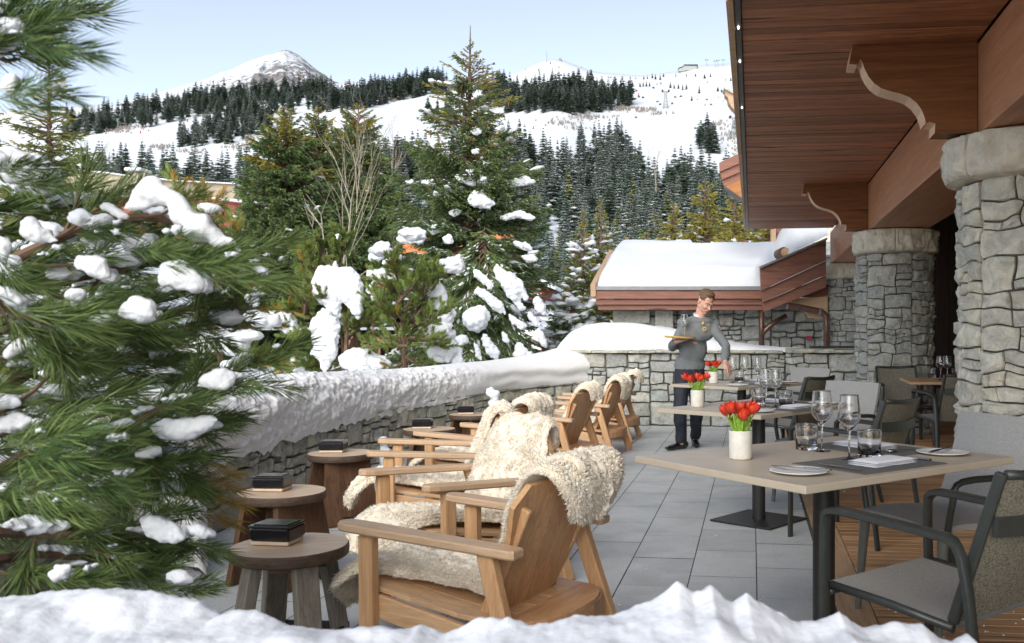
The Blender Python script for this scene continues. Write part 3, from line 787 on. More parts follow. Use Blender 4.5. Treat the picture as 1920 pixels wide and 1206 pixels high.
# grey leafless brush at the edges of the clearings
V=[];Q=[]
for (u,v,ru,rv,n) in ((215,246,28,5,60),(300,222,10,2,18),(230,240,40,6,60),(318,223,8,2,12),(300,276,22,4,40),(350,284,25,4,30),(450,278,30,6,50),(470,262,14,5,25),(1170,206,26,4,60),(1100,220,40,6,70),(1060,232,30,5,50),(1210,208,20,3,30),(1235,214,20,2,18),(740,190,6,2,10),(772,183,6,2,10),(1090,242,24,3,20),(830,248,8,8,30),(1060,300,30,10,40),(1160,290,20,10,40),(1370,262,22,12,60),(1350,240,16,8,30),(1190,300,12,14,40),(1385,285,14,10,40)):
    for k in range(n):
        a=u+rr.gauss(0,ru*.6); b=v+rr.gauss(0,rv*.6); q,Y=hill_at(a,b)
        for j in range(9):
            h=rr.uniform(2.5,6)*Y/F; dx=rr.uniform(-.5,.5)*h; dy=rr.uniform(-.5,.5)*h; w_=.35*Y/F
            n1=len(V); V+= [(q.x+dx*.2-w_,q.y,q.z-.3),(q.x+dx*.2+w_,q.y,q.z-.3),(q.x+dx+w_*.4,q.y+dy,q.z+h),(q.x+dx-w_*.4,q.y+dy,q.z+h)]; Q.append((n1,n1+1,n1+2,n1+3))
tag(link('bare_brush',np_mesh('bare_brush',V,Q,M['brush'])),'low grey leafless brush along the edges of the ski slope clearings','brush',None,'stuff')
# ski lift pylons, chairs, piste markers, summit hut
def pylon(u,v,hpx,label,lattice=True):
    q,Y=hill_at(u,v); h=hpx*Y/F; t=thing('lift_pylon',label,'lift pylon',q,0,'ski lift pylons'); mb=MB(); w=h*.16
    if lattice:
        for sx in (-1,1):
            for sy in (-1,1): mb.beam((sx*w,sy*w,-1),(sx*w*.25,sy*w*.25,h),h*.025,h*.025)
        for k in range(5):
            z=h*(.1+.17*k); a=w*(1-.75*z/h); b=w*(1-.75*(z+h*.17)/h)
            for sy in (-1,1): mb.beam((-a,sy*a,z),(b,sy*b,z+h*.17),h*.015,h*.015); mb.beam((-a,sy*a,z),(a,sy*a,z),h*.015,h*.015)
    else: mb.tube([(0,0,-1),(0,0,h)],[h*.035,h*.025],6)
    mb.obj('mast',M['grey_metal'],t)
    mb=MB(); mb.beam((-h*.24,0,h*1.02),(h*.24,0,h*1.02),h*.03,h*.03); 
    for sx in (-1,1): mb.box((sx*h*.2,0,h*1.07),(h*.12,h*.5,h*.04)); mb.beam((sx*h*.24,0,h*1.02),(sx*h*.06,0,h*.93),h*.02,h*.02)
    mb.obj('crossarm',M['black'],t)
pylon(1248,203,30,'lattice lift pylon standing alone on the open ski slope')
pylon(1376,262,36,'lattice lift pylon in the bushes just left of the timber eave')
pylon(1049,160,18,'slim lift pylon on the round snowy hill',False)
pylon(924,158,16,'slim lift pylon left of the round snowy hill, beside the tall spruce',False)
pylon(1143,160,14,'slim lift pylon above the forest belt right of the round hill',False)
for i,(u,v) in enumerate(((1325,124),(1341,126),(1346,125),(1356,124))): pylon(u,v,11,['leftmost','second','third','rightmost'][i]+' of the four small lift masts on the skyline by the summit station',False)
q,Y=hill_at(1025,116); mb=MB(); mb.tube([q,q+Vector((0,0,20*Y/F))],[.22,.12],5); tag(mb.obj('antenna_mast',M['grey_metal']),'thin antenna mast on top of the round snowy hill','mast')
for i,(u,v) in enumerate(((1193,181),(1237,207),(1232,202),(1259,205),(1265,193),(1275,192),(1323,200),(1198,193),(1206,194),(1331,209),(1225,176),(1302,255),(1193,229))):
    q,Y=hill_at(u,v); k=Y/F; z=q.z+3*k; t=thing('lift_chair','small dark chairlift seat hanging above the upper piste','lift chair',(q.x,q.y-8,z),rr.uniform(-.6,.6),'chairs on the ski lifts')
    mb=MB(); mb.box((0,0,0),(4.6*k,1.5*k,.8*k)); mb.box((0,.8*k,1.3*k),(4.6*k,.5*k,2.4*k)); mb.obj('seat',M['black'],t)
    mb=MB(); mb.beam((0,0,0),(-.8*k,0,7*k),.5*k,.5*k); mb.obj('hanger',M['grey_metal'],t)
for i,(u,v,c,s) in enumerate(((351,230,0,6),(263,251,0,6),(650,158,0,6),(674,152,1,6),(1197,181,0,7),(719,200,1,2.5))):
    q,Y=hill_at(u,v); k=Y/F*s; mb=MB()
    mb.tube([(0,0,-k*.2),(0,0,k*.25),(k*.08,0,k*.6),(k*.25,0,k)],[k*.18,k*.2,k*.16,k*.07],7)
    if c==0 and 'piste_red' not in M: M['piste_red']=plain('red_marker',(.35,.03,.05),.6,.1,5)
    o=mb.obj('piste_marker',M['piste_red'] if c==0 else M['black'],None,loc=q)
    tag(o,['small red padded marker on the white piste, right of the other','small red padded marker low on the left piste','red marker on the ridge left of the forest belt','dark marker standing on the ridge line','red padded marker on the upper piste right of the forest','tiny dark marker alone in the wide white piste'][i],'marker')
q,Y=hill_at(1293,131); k=Y/F; st=thing('summit_station','long low grey summit station building with a dark roof on the skyline','building',(q.x,q.y,q.z))
mb=MB(); mb.box((0,0,1.5*k),(26*k,14*k,9*k)); mb.box((-15*k,0,-1*k),(12*k,12*k,7*k)); mb.obj('wall',M['stone'],st)
mb=MB(); mb.box((2*k,0,7*k),(26*k,18*k,1.2*k)); mb.box((-16*k,0,3*k),(12*k,14*k,1.2*k),Matrix.Rotation(-.35,3,'Y')); mb.obj('roof',M['dark_wood'],st)
# ---------------- nearer conifers ----------------
class QB:                       # fast collector of quads with material ids
    def __init__(s): s.V=[]; s.Q=[]; s.m=[]
    def q(s,a,b,c,d,m=0):
        n=len(s.V); s.V.extend((a,b,c,d)); s.Q.append((n,n+1,n+2,n+3)); s.m.append(m)
    def mesh(s,name,mats,smooth=False): return np_mesh(name,[tuple(v) for v in s.V],s.Q,mats,s.m,smooth)
def spindle(qb,a,b,w,m=0,rr=random):
    """a leafy twig: two crossed narrow kites"""
    d=b-a; L=d.length
    if L<1e-5: return
    d/=L; x=d.cross(Vector((rr.uniform(-1,1),rr.uniform(-1,1),rr.uniform(-1,1)))); 
    if x.length<1e-3: return
    x.normalize(); y=d.cross(x); mid=a+d*(L*.45)
    qb.q(a,mid+x*w,b,mid-x*w,m); qb.q(a,mid+y*w,b,mid-y*w,m)
def snow_blob(mb,c,r,d=None,flat=.5,seed=0,n=9,m=6):
    M_=None
    if d is not None:
        x=Vector(d).normalized(); z=Vector((0,0,1)); y=z.cross(x)
        if y.length<1e-3: y=Vector((0,1,0))
        y.normalize(); z=x.cross(y); M_=Matrix((x,y,z)).transposed()
    rx,ry=r if hasattr(r,'__len__') else (r,r)
    mb.ball(c,(rx,ry,ry*flat),n,m,M_,.9,seed)
_cm=[]
def cone_mesh():
    if not _cm:
        c_=MB(); c_.tube([(0,0,0),(0,0,-.05),(0,0,-.12)],[.008,.017,.006],6); _cm.append(c_.mesh('cone',M['cone'],True))
    return _cm[0]
def edge_dist(x,y,pl):
    d=1e9
    for (a,b),(c,e) in zip(pl,pl[1:]+pl[:1]):
        vx,vy=c-a,e-b; L=vx*vx+vy*vy+1e-9; t=max(0,min(1,((x-a)*vx+(y-b)*vy)/L)); d=min(d,math.hypot(x-a-t*vx,y-b-t*vy))
    return d
def poly_balls(mb,org,pl,Y,rmax,step,rr,depth=1.0):
    k=Y/F; xs=[p[0] for p in pl]; ys=[p[1] for p in pl]; y=min(ys)
    while y<=max(ys):
        x=min(xs)
        while x<=max(xs):
            a,b=x+rr.uniform(-.4,.4)*step,y+rr.uniform(-.4,.4)*step
            if inpoly(a,b,pl):
                e=edge_dist(a,b,pl)
                if e>step*.25:
                    r=min(e*1.15+1,rmax)*k*rr.uniform(.9,1.08); mb.ball(P(a,b,Y)-org,(r,r*depth,r),8,6)
            x+=step
        y+=step
def snow_polys(par,org,polys,seed=5,vf=.10):
    rr=random.Random(seed)
    for pl,Y,rmax in polys:
        mb=MB(); w=max(p[0] for p in pl)-min(p[0] for p in pl); step=max(2.0,min(rmax*.33,w/9)); poly_balls(mb,org,pl,Y,rmax,step,rr)
        if not mb.v: continue
        vx=max(.0035,min(rmax,w/3)*Y/F*.16); link('snow_clump',remesh(mb.mesh('c',M['snow_fine']),vx,3,M['snow_fine'],'snow_clump',(vx*1.6,4.5/(rmax*Y/F)**.5)),par)
def cvt(pts,s,ox,oy): return [(ox+x/s,oy+y/s) for x,y in pts]
def spruce(name,label,cat,base,h,rad,nb,seed,mats,tw=1.0,droop=None,twd=1.0,snow=.25,snow_r=.08,bare=.0,cones=0,lean=(0,0),rel=None,asym=None,tint_top=True,group=None,heavy=None,polys=None):
    """rad: list (fraction of height from the ground, radius m)"""
    rr=random.Random(seed); t=thing(name,label,cat,base,0,group); h=float(h)
    top=Vector((lean[0],lean[1],h))
    def tp(f): return Vector((lean[0]*f*f,lean[1]*f*f,h*f))
    mb=MB(); mb.tube([tp(f)-Vector((0,0,.3 if f==0 else 0)) for f in (0,.2,.4,.6,.8,.93,1)],[h*.016*(1-f)**.8+.006*tw for f in (0,.2,.4,.6,.8,.93,1)],8); mb.obj('trunk',M['bark'],t)
    qb=QB(); wood_=MB(); sn=MB(); cn=MB(); ns=0
    for i in range(nb):
        f=1-((i+rr.random())/nb)**.72*.97; 
        r=itp(f,rad)*rr.uniform(.72,1.12); az=rr.uniform(0,2*pi)
        if asym: r*=asym(az,f)
        if r<.03: continue
        p0=tp(f); dr=itp(f,droop) if droop else lerp(-.55,.75,f)   # slope of the branch: + up, - down
        dr+=rr.uniform(-.12,.12); ca,sa=math.cos(az),math.sin(az); out=Vector((ca,sa,0)); side=Vector((-sa,ca,0))
        k=7; pts=[]
        for j in range(k+1):
            s=j/k; pts.append(p0+out*(r*s)+Vector((0,0,r*(dr*s+(.22*s*s if dr<.2 else -.1*s*s))))+side*(r*.08*math.sin(s*3+i)))
        wood_.tube(pts,[max(.003*tw,.022*tw*(1-j/k)*(r**.5)) for j in range(k+1)],4,False)
        isbare = rr.random()<bare*max(0,min(1,(f-.55)/.3)) if bare else False
        nt=int((r/.030/tw)*(.45 if isbare else 1.0)*twd)+3
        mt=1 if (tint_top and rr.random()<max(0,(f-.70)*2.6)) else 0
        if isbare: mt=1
        for j in range(nt):
            s=(.10+.90*((j+rr.random())/nt)**.8); a=min(k-1,int(s*k)); pa=pts[a].lerp(pts[a+1],s*k-a)
            tl=(.42*r*(1-s)**.7+.055*tw)*rr.uniform(.55,1.15); tl=min(tl,.38*tw+.06)
            sg=1 if j%2 else -1
            dv=(out*(.75+.3*s)+side*sg*rr.uniform(.4,1.1)+Vector((0,0,rr.uniform(-.45,.12)+dr*.5))).normalized()
            pb=pa+dv*tl; spindle(qb,pa,pb,.011*tw*(rr.uniform(.7,1.3)),mt,rr)
            if tl>.12*tw and not isbare:
                for q_ in range(int(tl/(.045*tw))):
                    e=rr.uniform(.2,1); pc=pa.lerp(pb,e); d2=(dv+side*rr.uniform(-1,1)+Vector((0,0,rr.uniform(-.9,.3)))).normalized()
                    spindle(qb,pc,pc+d2*rr.uniform(.05,.10)*tw,.010*tw,mt,rr)
            if rr.random()<snow*.75: 
                w=.018*tw; o=Vector((0,0,.012*tw)); c_=pa.lerp(pb,.55)+o; e1=dv*tl*.38; e2=dv.cross(Vector((0,0,1)))*w*rr.uniform(.8,2)
                qb.q(c_-e1,c_-e2,c_+e1,c_+e2,2)
        spindle(qb,pts[-2],pts[-1]+(pts[-1]-pts[-2])*.25,.012*tw,mt,rr)
        hv=heavy(f,az) if heavy else 0
        if f<.82 and (rr.random()<snow*(1.35-f) or rr.random()<hv):
            for q_ in range(rr.choice([1,1,2,3]) if not hv else 4):
                s=rr.uniform(.3,1); a=min(k-1,int(s*k)); pa=pts[a].lerp(pts[a+1],s*k-a); R_=snow_r*rr.uniform(.5,1.4)*(1+.8*hv)
                snow_blob(sn,pa+Vector((rr.uniform(-.4,.4)*R_,rr.uniform(-.4,.4)*R_,R_*.25)),(R_*rr.uniform(1.0,1.9),R_),pts[a+1]-pts[a],rr.uniform(.35,.55),ns); ns+=1
        if cones and .5<f<.9 and rr.random()<cones:
            for q_ in range(rr.choice([1,2])):
                pa=pts[rr.choice([4,5,6])]+Vector((rr.uniform(-.05,.05),rr.uniform(-.05,.05),0)); link('cone',cone_mesh(),t,pa)
    link('needles',qb.mesh('needles',mats+[M['snow_fine']]),t); wood_.obj('branches',M['bark'],t)
    if sn.v: sn.obj('snow_load',M['snow_fine'],t,smooth=True)['kind']='stuff'
    if polys: snow_polys(t,Vector(base),polys)
    return t
def zat(v,Y): return CH-(v-V0)/F*Y
# hero spruce
C2=lambda p: cvt(p,3.77,660,400)
HP=[([(878,370),(893,358),(905,362),(928,382),(918,392),(900,388),(880,385)],16.9,12),([(930,349),(945,343),(960,337),(985,331),(1008,342),(985,347),(945,352)],17.6,7),([(752,345),(775,337),(788,342),(770,352),(755,353)],17.6,7),([(788,340),(812,336),(818,345),(795,350)],17.4,6),([(852,328),(880,330),(895,345),(885,350),(860,338)],17.2,7),([(935,407),(975,395),(1005,408),(995,413),(970,408),(945,413)],17.3,7),([(872,320),(885,316),(893,322),(880,328)],17.3,6),([(882,246),(896,240),(905,248),(892,254)],17.3,6),([(885,282),(897,279),(899,286),(886,289)],17.3,5),([(840,398),(856,392),(866,398),(850,406)],17.0,6),([(800,430),(820,420),(830,432),(812,440)],16.9,8),([(960,450),(985,458),(1000,470),(985,470),(965,460)],17,6),([(975,480),(1000,478),(1010,488),(990,492)],17,6)]
HP+=[(C2(p),16.9,9) for p in ([(160,230),(200,200),(270,210),(250,250),(220,270),(225,320),(150,345),(115,320)],[(310,180),(420,110),(470,95),(525,140),(500,210),(420,210),(330,205)],[(210,350),(300,285),(355,300),(345,340),(270,330),(230,365)],[(85,550),(160,480),(250,470),(290,490),(220,530),(150,570)],[(690,320),(760,290),(820,350),(760,400),(700,380)],[(1195,220),(1230,205),(1280,250),(1290,270),(1240,255)],[(1230,310),(1270,300),(1320,325),(1290,345),(1240,335)])]
SK=[(C2(p),15.6,r) for p,r in (([(800,700),(930,640),(960,700),(970,760),(900,830),(830,820),(780,760)],22),([(850,395),(900,410),(1000,500),(990,540),(930,500),(870,440)],9),([(1020,350),(1060,400),(1140,430),(1200,490),(1250,600),(1230,620),(1180,560),(1190,620),(1240,700),(1180,680),(1120,600),(1080,540),(1040,470),(1000,430)],14),([(1280,610),(1320,595),(1360,640),(1380,720),(1350,720),(1300,680)],12),([(1180,880),(1220,950),(1290,1010),(1300,1060),(1200,1055),(1140,1010),(1150,950)],16),([(1310,800),(1350,850),(1380,930),(1370,960),(1320,900)],8),([(1100,700),(1180,760),(1240,800),(1200,820),(1130,780)],8),([(930,830),(980,900),(1050,990),(1020,1050),(960,990),(920,900)],9),([(880,520),(960,560),(1060,640),(1090,720),(1020,690),(940,610),(870,560)],9),([(1130,480),(1160,520),(1200,640),(1160,600)],6),([(720,880),(790,860),(830,900),(780,940),(730,920)],8),([(1060,830),(1100,870),(1120,930),(1070,900)],6),([(1240,690),(1300,740),(1340,800),(1300,800),(1250,740)],7),([(860,900),(900,960),(920,1040),(880,1020)],5))]
Yh=18.0; bz=.15; hh=zat(48,Yh)-bz; k_=Yh/F
rads=[(zat(v,Yh),w*k_) for v,w in ((700,150),(650,165),(600,158),(560,150),(500,150),(450,142),(400,138),(350,132),(320,120),(280,95),(240,88),(200,92),(170,60),(140,44),(115,22),(95,8),(80,3),(48,2))]
rads=[((z-bz)/hh,w) for z,w in rads]
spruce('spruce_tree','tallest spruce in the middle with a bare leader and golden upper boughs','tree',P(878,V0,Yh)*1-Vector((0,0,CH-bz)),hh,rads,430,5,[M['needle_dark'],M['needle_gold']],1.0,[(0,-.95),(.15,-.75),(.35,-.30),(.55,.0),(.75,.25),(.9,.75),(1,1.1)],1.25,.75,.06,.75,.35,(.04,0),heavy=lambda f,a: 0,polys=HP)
# snow draped, hanging skirt of the hero spruce (its own young tree leaning out to the right)
spruce('spruce_tree','low wide spruce bowed under streaks of snow, right foot of the tall middle spruce','tree',P(898,V0,16.6)-Vector((0,0,CH-.3)),zat(425,16.6)-.3,[(0,1.42),(.3,1.38),(.6,1.05),(.85,.6),(1,.2)],420,8,[M['needle_dark'],M['needle_dark']],1.05,[(0,-1.1),(.4,-1.25),(.8,-1.2),(1,-.6)],1.5,.32,.06,0,0,(.1,0),tint_top=False,heavy=lambda f,a:.0,polys=SK)
# the group of three, left of centre
for (u,v,Y,w,nb,sd,lab) in ((538,205,34,100,520,11,'left one of the three close spruces with golden tops'),(597,203,36,84,460,12,'middle one of the three close spruces with golden tops'),(672,196,35,92,520,13,'right one of the three close spruces, behind the bare shrub')):
    kk=Y/F; h=zat(v,Y)-0
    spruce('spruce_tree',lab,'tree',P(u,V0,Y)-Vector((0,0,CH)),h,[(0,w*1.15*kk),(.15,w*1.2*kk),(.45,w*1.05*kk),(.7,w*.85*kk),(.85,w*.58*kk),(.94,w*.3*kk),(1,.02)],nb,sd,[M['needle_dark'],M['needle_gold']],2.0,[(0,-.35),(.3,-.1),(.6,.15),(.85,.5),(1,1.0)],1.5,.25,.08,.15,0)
spruce('spruce_tree','broad dark spruce filling the gap left of the three golden topped spruces','tree',P(490,V0,33)-Vector((0,0,CH)),zat(300,33),[(0,1.9),(.3,1.7),(.7,1.0),(1,.05)],260,14,[M['needle_dark'],M['needle_olive']],2.0,None,1.4,.25,.1)
# right of the tall spruce
for (u,v,Y,w,nb,sd,sn_,lab) in ((1092,392,24,46,250,21,.55,'left one of the pair of slender spruces behind the end of the low wall'),(1127,372,26,44,260,22,.4,'right slender spruce with a pale golden leader beside the snowy roof'),(1070,520,20,55,220,23,.9,'small snow laden spruce at the left corner of the low wall'),(1045,560,26,30,120,26,.7,'little snowy spruce just right of the tall middle spruce')):
    kk=Y/F; h=zat(v,Y)-.1
    spruce('spruce_tree',lab,'tree',P(u,V0,Y)-Vector((0,0,CH-.1)),h,[(0,w*1.3*kk),(.4,w*1.0*kk),(.7,w*.6*kk),(.9,w*.22*kk),(1,.02)],nb,sd,[M['needle_olive'] if sd!=23 else M['needle_dark'],M['needle_gold']],1.4,[(0,-.5),(.5,-.2),(.85,.4),(1,1)],1.35,sn_,.10,.2,0)
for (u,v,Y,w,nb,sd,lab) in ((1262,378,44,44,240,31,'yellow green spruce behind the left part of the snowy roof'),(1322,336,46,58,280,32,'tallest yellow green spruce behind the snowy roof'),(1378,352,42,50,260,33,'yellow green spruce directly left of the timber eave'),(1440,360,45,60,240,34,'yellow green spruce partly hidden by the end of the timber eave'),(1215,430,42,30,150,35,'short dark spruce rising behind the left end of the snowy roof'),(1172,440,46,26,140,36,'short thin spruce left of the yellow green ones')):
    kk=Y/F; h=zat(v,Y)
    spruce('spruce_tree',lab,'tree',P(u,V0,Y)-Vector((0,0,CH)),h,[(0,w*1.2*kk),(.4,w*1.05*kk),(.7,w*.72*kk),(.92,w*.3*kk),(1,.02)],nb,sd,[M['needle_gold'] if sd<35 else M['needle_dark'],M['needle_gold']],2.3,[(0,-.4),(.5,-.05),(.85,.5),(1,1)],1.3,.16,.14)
# thin tree behind the near pine, far left
spruce('spruce_tree','thin lacy spruce with bare tips at the far left behind the near pine','tree',P(92,V0,24)-Vector((0,0,CH)),zat(108,24),[(0,2.0),(.3,1.65),(.5,1.25),(.75,.9),(.92,.45),(1,.03)],260,41,[M['needle_olive'],M['needle_gold']],1.7,[(0,-.3),(.5,.0),(.85,.3),(1,.8)],.75,.3,.07,.6)
spruce('spruce_tree','second thin spruce at the very left edge','tree',P(-20,V0,24)-Vector((0,0,CH)),zat(150,24),[(0,1.9),(.3,1.6),(.6,1.0),(1,.03)],170,42,[M['needle_olive'],M['needle_gold']],1.7,None,.75,.3,.07,.6)
# long needled pines
def pine_shoot(L,nn,nl,seed,w=.0016,spread=.75,curve=.3,snow=0):
    """template: shoot along +x, needles as slim kites. returns (V array, quad array)"""
    rr=random.Random(seed); V=[]; Q=[]
    for i in range(nn):
        s=(i+rr.random())/nn; x=L*s; a=rr.uniform(0,2*pi); sp=spread*rr.uniform(.55,1.15)*(1-.45*s)
        l=nl*rr.uniform(.7,1.1); d=Vector((math.cos(sp),math.sin(sp)*math.cos(a),math.sin(sp)*math.sin(a)))
        p=Vector((x,0,0)); m_=p+d*l*.5; e=p+d*l+Vector((l*curve*.35,0,0))-Vector((0,0,l*.06))
        sd=d.cross(Vector((rr.uniform(-1,1),rr.uniform(-1,1),rr.uniform(-1,1)))).normalized()*w
        n=len(V); V+= [p-sd*.5,m_-sd,e,m_+sd]; Q.append((n,n+1,n+2,n+3))
    return np.array([tuple(v) for v in V],dtype=np.float32),np.array(Q,dtype=np.int32)
class Shoots:
    def __init__(s,temps): s.T=temps; s.V=[]; s.Q=[]; s.n=0
    def put(s,p,d,rr,sc=1.0,up=.0):
        d=Vector(d).normalized(); x=d; z=Vector((0,0,1)); y=z.cross(x)
        if y.length<1e-3: y=Vector((0,1,0))
        y.normalize(); z=x.cross(y); a=rr.uniform(0,2*pi); c_,s_=math.cos(a),math.sin(a); y2=y*c_+z*s_; z2=z*c_-y*s_
        Mx=np.array([[x.x,x.y,x.z],[y2.x,y2.y,y2.z],[z2.x,z2.y,z2.z]])*sc
        V,Q=s.T[rr.randrange(len(s.T))]; s.V.append(V@Mx+np.array(p[:])); s.Q.append(Q+s.n); s.n+=len(V)
    def obj(s,name,mat,par): return link(name,np_mesh(name,np.concatenate(s.V),np.concatenate(s.Q),mat),par) if s.V else None
PT_MID=[pine_shoot(.11,80,.065,200+i,.0032,.8) for i in range(4)]
def bushy_pine(label,base,branches,seed,temps,dens,mat,snow=(),group=None,trunk=None,bronze=0,sc=1.0,sub=.28,step=.12):
    """branches: list of world polylines"""
    rr=random.Random(seed); t=thing('pine_tree',label,'tree',base,0,group); b=Vector(base)
    wd=MB(); S1=Shoots(temps); S2=Shoots(temps)
    if trunk: wd2=MB(); wd2.tube([Vector(p)-b for p in trunk[0]],trunk[1],8); wd2.obj('trunk',M['bark'],t)
    for br in branches:
        pts=spl([Vector(p)-b for p in br],5); n=len(pts); L=sum((pts[i+1]-pts[i]).length for i in range(n-1))
        r0=.006+.010*L; wd.tube(pts,[r0*(1-i/n)+.004 for i in range(n)],5,False)
        m=max(3,int(L/step*dens))
        for j in range(m):
            s=.15+.85*(j+rr.random())/m; a=min(n-2,int(s*(n-1))); p=pts[a].lerp(pts[a+1],s*(n-1)-a); d=(pts[a+1]-pts[a]).normalized()
            sd=Vector((rr.uniform(-1,1),rr.uniform(-1,1),rr.uniform(-.55,.8)))
            dd=(d*.8+sd*.9).normalized(); ll=sub*rr.uniform(.2,1)*(1.15-s*.7)
            q=p+dd*ll; wd.tube([p,p.lerp(q,.5)+Vector((0,0,-.01)),q],[.005,.004,.003],3,False)
            (S2 if rr.random()<bronze else S1).put(p.lerp(q,.7),(dd+Vector((0,0,.25))),rr,sc*rr.uniform(.75,1.15))
            if rr.random()<.5: S1.put(p,(d+sd*.5),rr,sc*rr.uniform(.7,1))
        (S2 if rr.random()<bronze*2 else S1).put(pts[-2],(pts[-1]-pts[-2]),rr,sc*1.1)
    wd.obj('branches',M['bark'],t); S1.obj('needles',mat,t); S2.obj('bronzed_needles',M['needle_bronze'],t)
    if snow:
        mb=MB(); k=0
        if callable(snow): snow(mb,b); snow=[]
        for (c,r,fl) in snow:
            c=Vector(c)-b; k+=1
            for q_ in range(5):
                o=Vector((rr.uniform(-.5,.5)*r[0],rr.uniform(-.4,.4)*r[0],rr.uniform(-.5,.5)*r[1])); f=rr.uniform(.5,.8)
                mb.ball(c+o,(r[0]*f,r[0]*f*fl,r[1]*f),10,8,None,.5,k*7+q_)
            mb.ball(c,(r[0]*.8,r[0]*.75*fl,r[1]*.85),12,9,None,.35,k)
        vox=.016 if not snow else max(.012,min(r[1] for _,r,_ in snow)*.16)
        link('snow_load',remesh(mb.mesh('s',M['snow_fine']),vox,3,M['snow_fine'],'snow_load',(vox*1.2,9)),t)['kind']='stuff'
    return t
# snow-draped pine left of centre (snow figure 590-680, 500-700)
Y=13.2; k_=Y/F
def Pv(pl,Y,dy=0.0): return [P(u,v,Y+(dy*i)) for i,(u,v) in enumerate(pl)]
base=P(640,V0,Y)-Vector((0,0,CH-.45))
rr=random.Random(3); brs=[]
for pl in [[(645,690),(640,600),(632,520),(630,455)],[(635,600),(600,560),(575,530),(560,505)],[(630,560),(590,510),(572,480),(563,470)],[(632,500),(610,480),(598,455),(585,468)],[(640,620),(600,600),(560,590),(535,575)],[(640,650),(600,640),(560,640),(530,625)],[(640,670),(600,675),(560,680),(525,690)],[(645,640),(690,600),(700,585)],[(640,480),(650,460),(640,440)],[(650,640),(675,610),(690,612),(700,640)],[(640,690),(600,700),(580,690)],[(640,680),(670,690),(690,700)],[(575,600),(560,560),(545,545)]]:
    brs.append([P(u,v,Y+rr.uniform(-.35,.35)) for u,v in pl]); 
    brs.append([P(u+rr.uniform(-14,14),v+rr.uniform(-12,12),Y+rr.uniform(-.6,.6)) for u,v in pl])
sn=[((608,540),(24,38),.6),((640,535),(36,34),.6),((662,570),(24,52),.55),((648,520),(40,26),.6),((608,620),(25,42),.6),((612,590),(26,26),.6),((600,655),(20,24),.6),((605,690),(16,30),.6),((655,690),(40,28),.7),((690,690),(24,26),.7),((648,600),(22,10),.6),((540,600),(40,12),.8),((560,690),(30,22),.8)]
t6=bushy_pine('snow draped pine with a tall figure like mass of snow on it',base,brs,5,PT_MID,2.5,M['needle_pine'],[],trunk=([P(660,720,Y),P(665,650,Y),P(672,625,Y),P(655,600,Y),P(640,560,Y),P(632,470,Y)],[.09,.085,.06,.05,.04,.012]),bronze=.06)
C3=lambda p: cvt(p,4.02,500,420)
snow_polys(t6,base,[(C3([(390,320),(470,320),(500,330),(560,340),(620,330),(680,370),(715,440),(728,500),(720,640),(700,720),(680,725),(640,660),(610,600),(570,590),(560,560),(550,640),(560,700),(520,725),(490,690),(440,610),(400,590),(350,530),(355,480),(350,430),(370,380)]),12.75,13),
 (C3([(440,620),(480,680),(540,730),(540,790),(530,900),(535,960),(490,1030),(460,1100),(440,1150),(420,1090),(400,1040),(385,1000),(330,990),(350,930),(370,920),(350,870),(330,780),(350,720),(400,670)]),12.6,13),
 (C3([(540,1020),(600,960),(700,940),(780,950),(850,1000),(855,1050),(830,1080),(790,1010),(800,1110),(720,1115),(710,1130),(640,1135),(620,1090),(570,1080)]),12.6,13),(C3([(540,735),(600,705),(655,690),(650,725),(590,758),(550,755)]),12.9,6),(C3([(10,650),(70,650),(200,690),(240,760),(220,850),(120,800),(40,760)]),13.4,12),(C3([(180,990),(300,1010),(380,1080),(390,1150),(200,1150)]),13.2,10),(C3([(500,300),(520,280),(540,330),(500,330)]),12.9,5),(C3([(520,80),(560,80),(570,115),(535,120)]),12.9,5)])
# young pine with green tufts (u 690-860)
Y=12.4; brs=[]
for pl in [[(757,720),(755,640),(752,540),(742,480)],[(755,600),(725,570),(705,545)],[(755,560),(730,530),(712,505)],[(757,640),(720,640),(690,655)],[(757,610),(790,580),(810,540),(815,500)],[(757,640),(795,640),(830,650)],[(757,670),(800,690),(830,700)],[(757,680),(720,700),(700,715)],[(757,600),(800,600),(835,590)],[(755,560),(780,530),(790,495)],[(757,650),(740,610),(725,600)],[(760,690),(780,710),(800,712)],[(757,580),(775,560),(782,545)]]:
    brs.append([P(u,v,Y+rr.uniform(-.3,.3)) for u,v in pl]); brs.append([P(u+rr.uniform(-12,12),v+rr.uniform(-12,12),Y+rr.uniform(-.7,.7)) for u,v in pl])
sn=[((715,470),(28,14),.7),((775,440),(26,14),.7),((840,450),(12,10),.7),((720,520),(30,16),.7),((850,500),(26,16),.7),((820,560),(26,24),.6),((835,595),(20,22),.6),((822,620),(26,18),.6),((838,655),(30,26),.6),((860,685),(16,20),.6),((800,640),(14,16),.7),((790,700),(22,12),.7),((715,690),(20,20),.8),((770,545),(16,12),.7),((745,660),(12,8),.7),((703,560),(10,8),.7)]
k_=Y/F
bushy_pine('young bright green pine with upright tufts in front of the tallest spruce',P(757,V0,Y)-Vector((0,0,CH-.5)),brs,6,PT_MID,2.3,M['needle_pine'],[(P(u,v,Y+.15+(1.2 if v<480 else 0)),(a*k_,b*k_),c) for (u,v),(a,b),c in sn],bronze=.03)
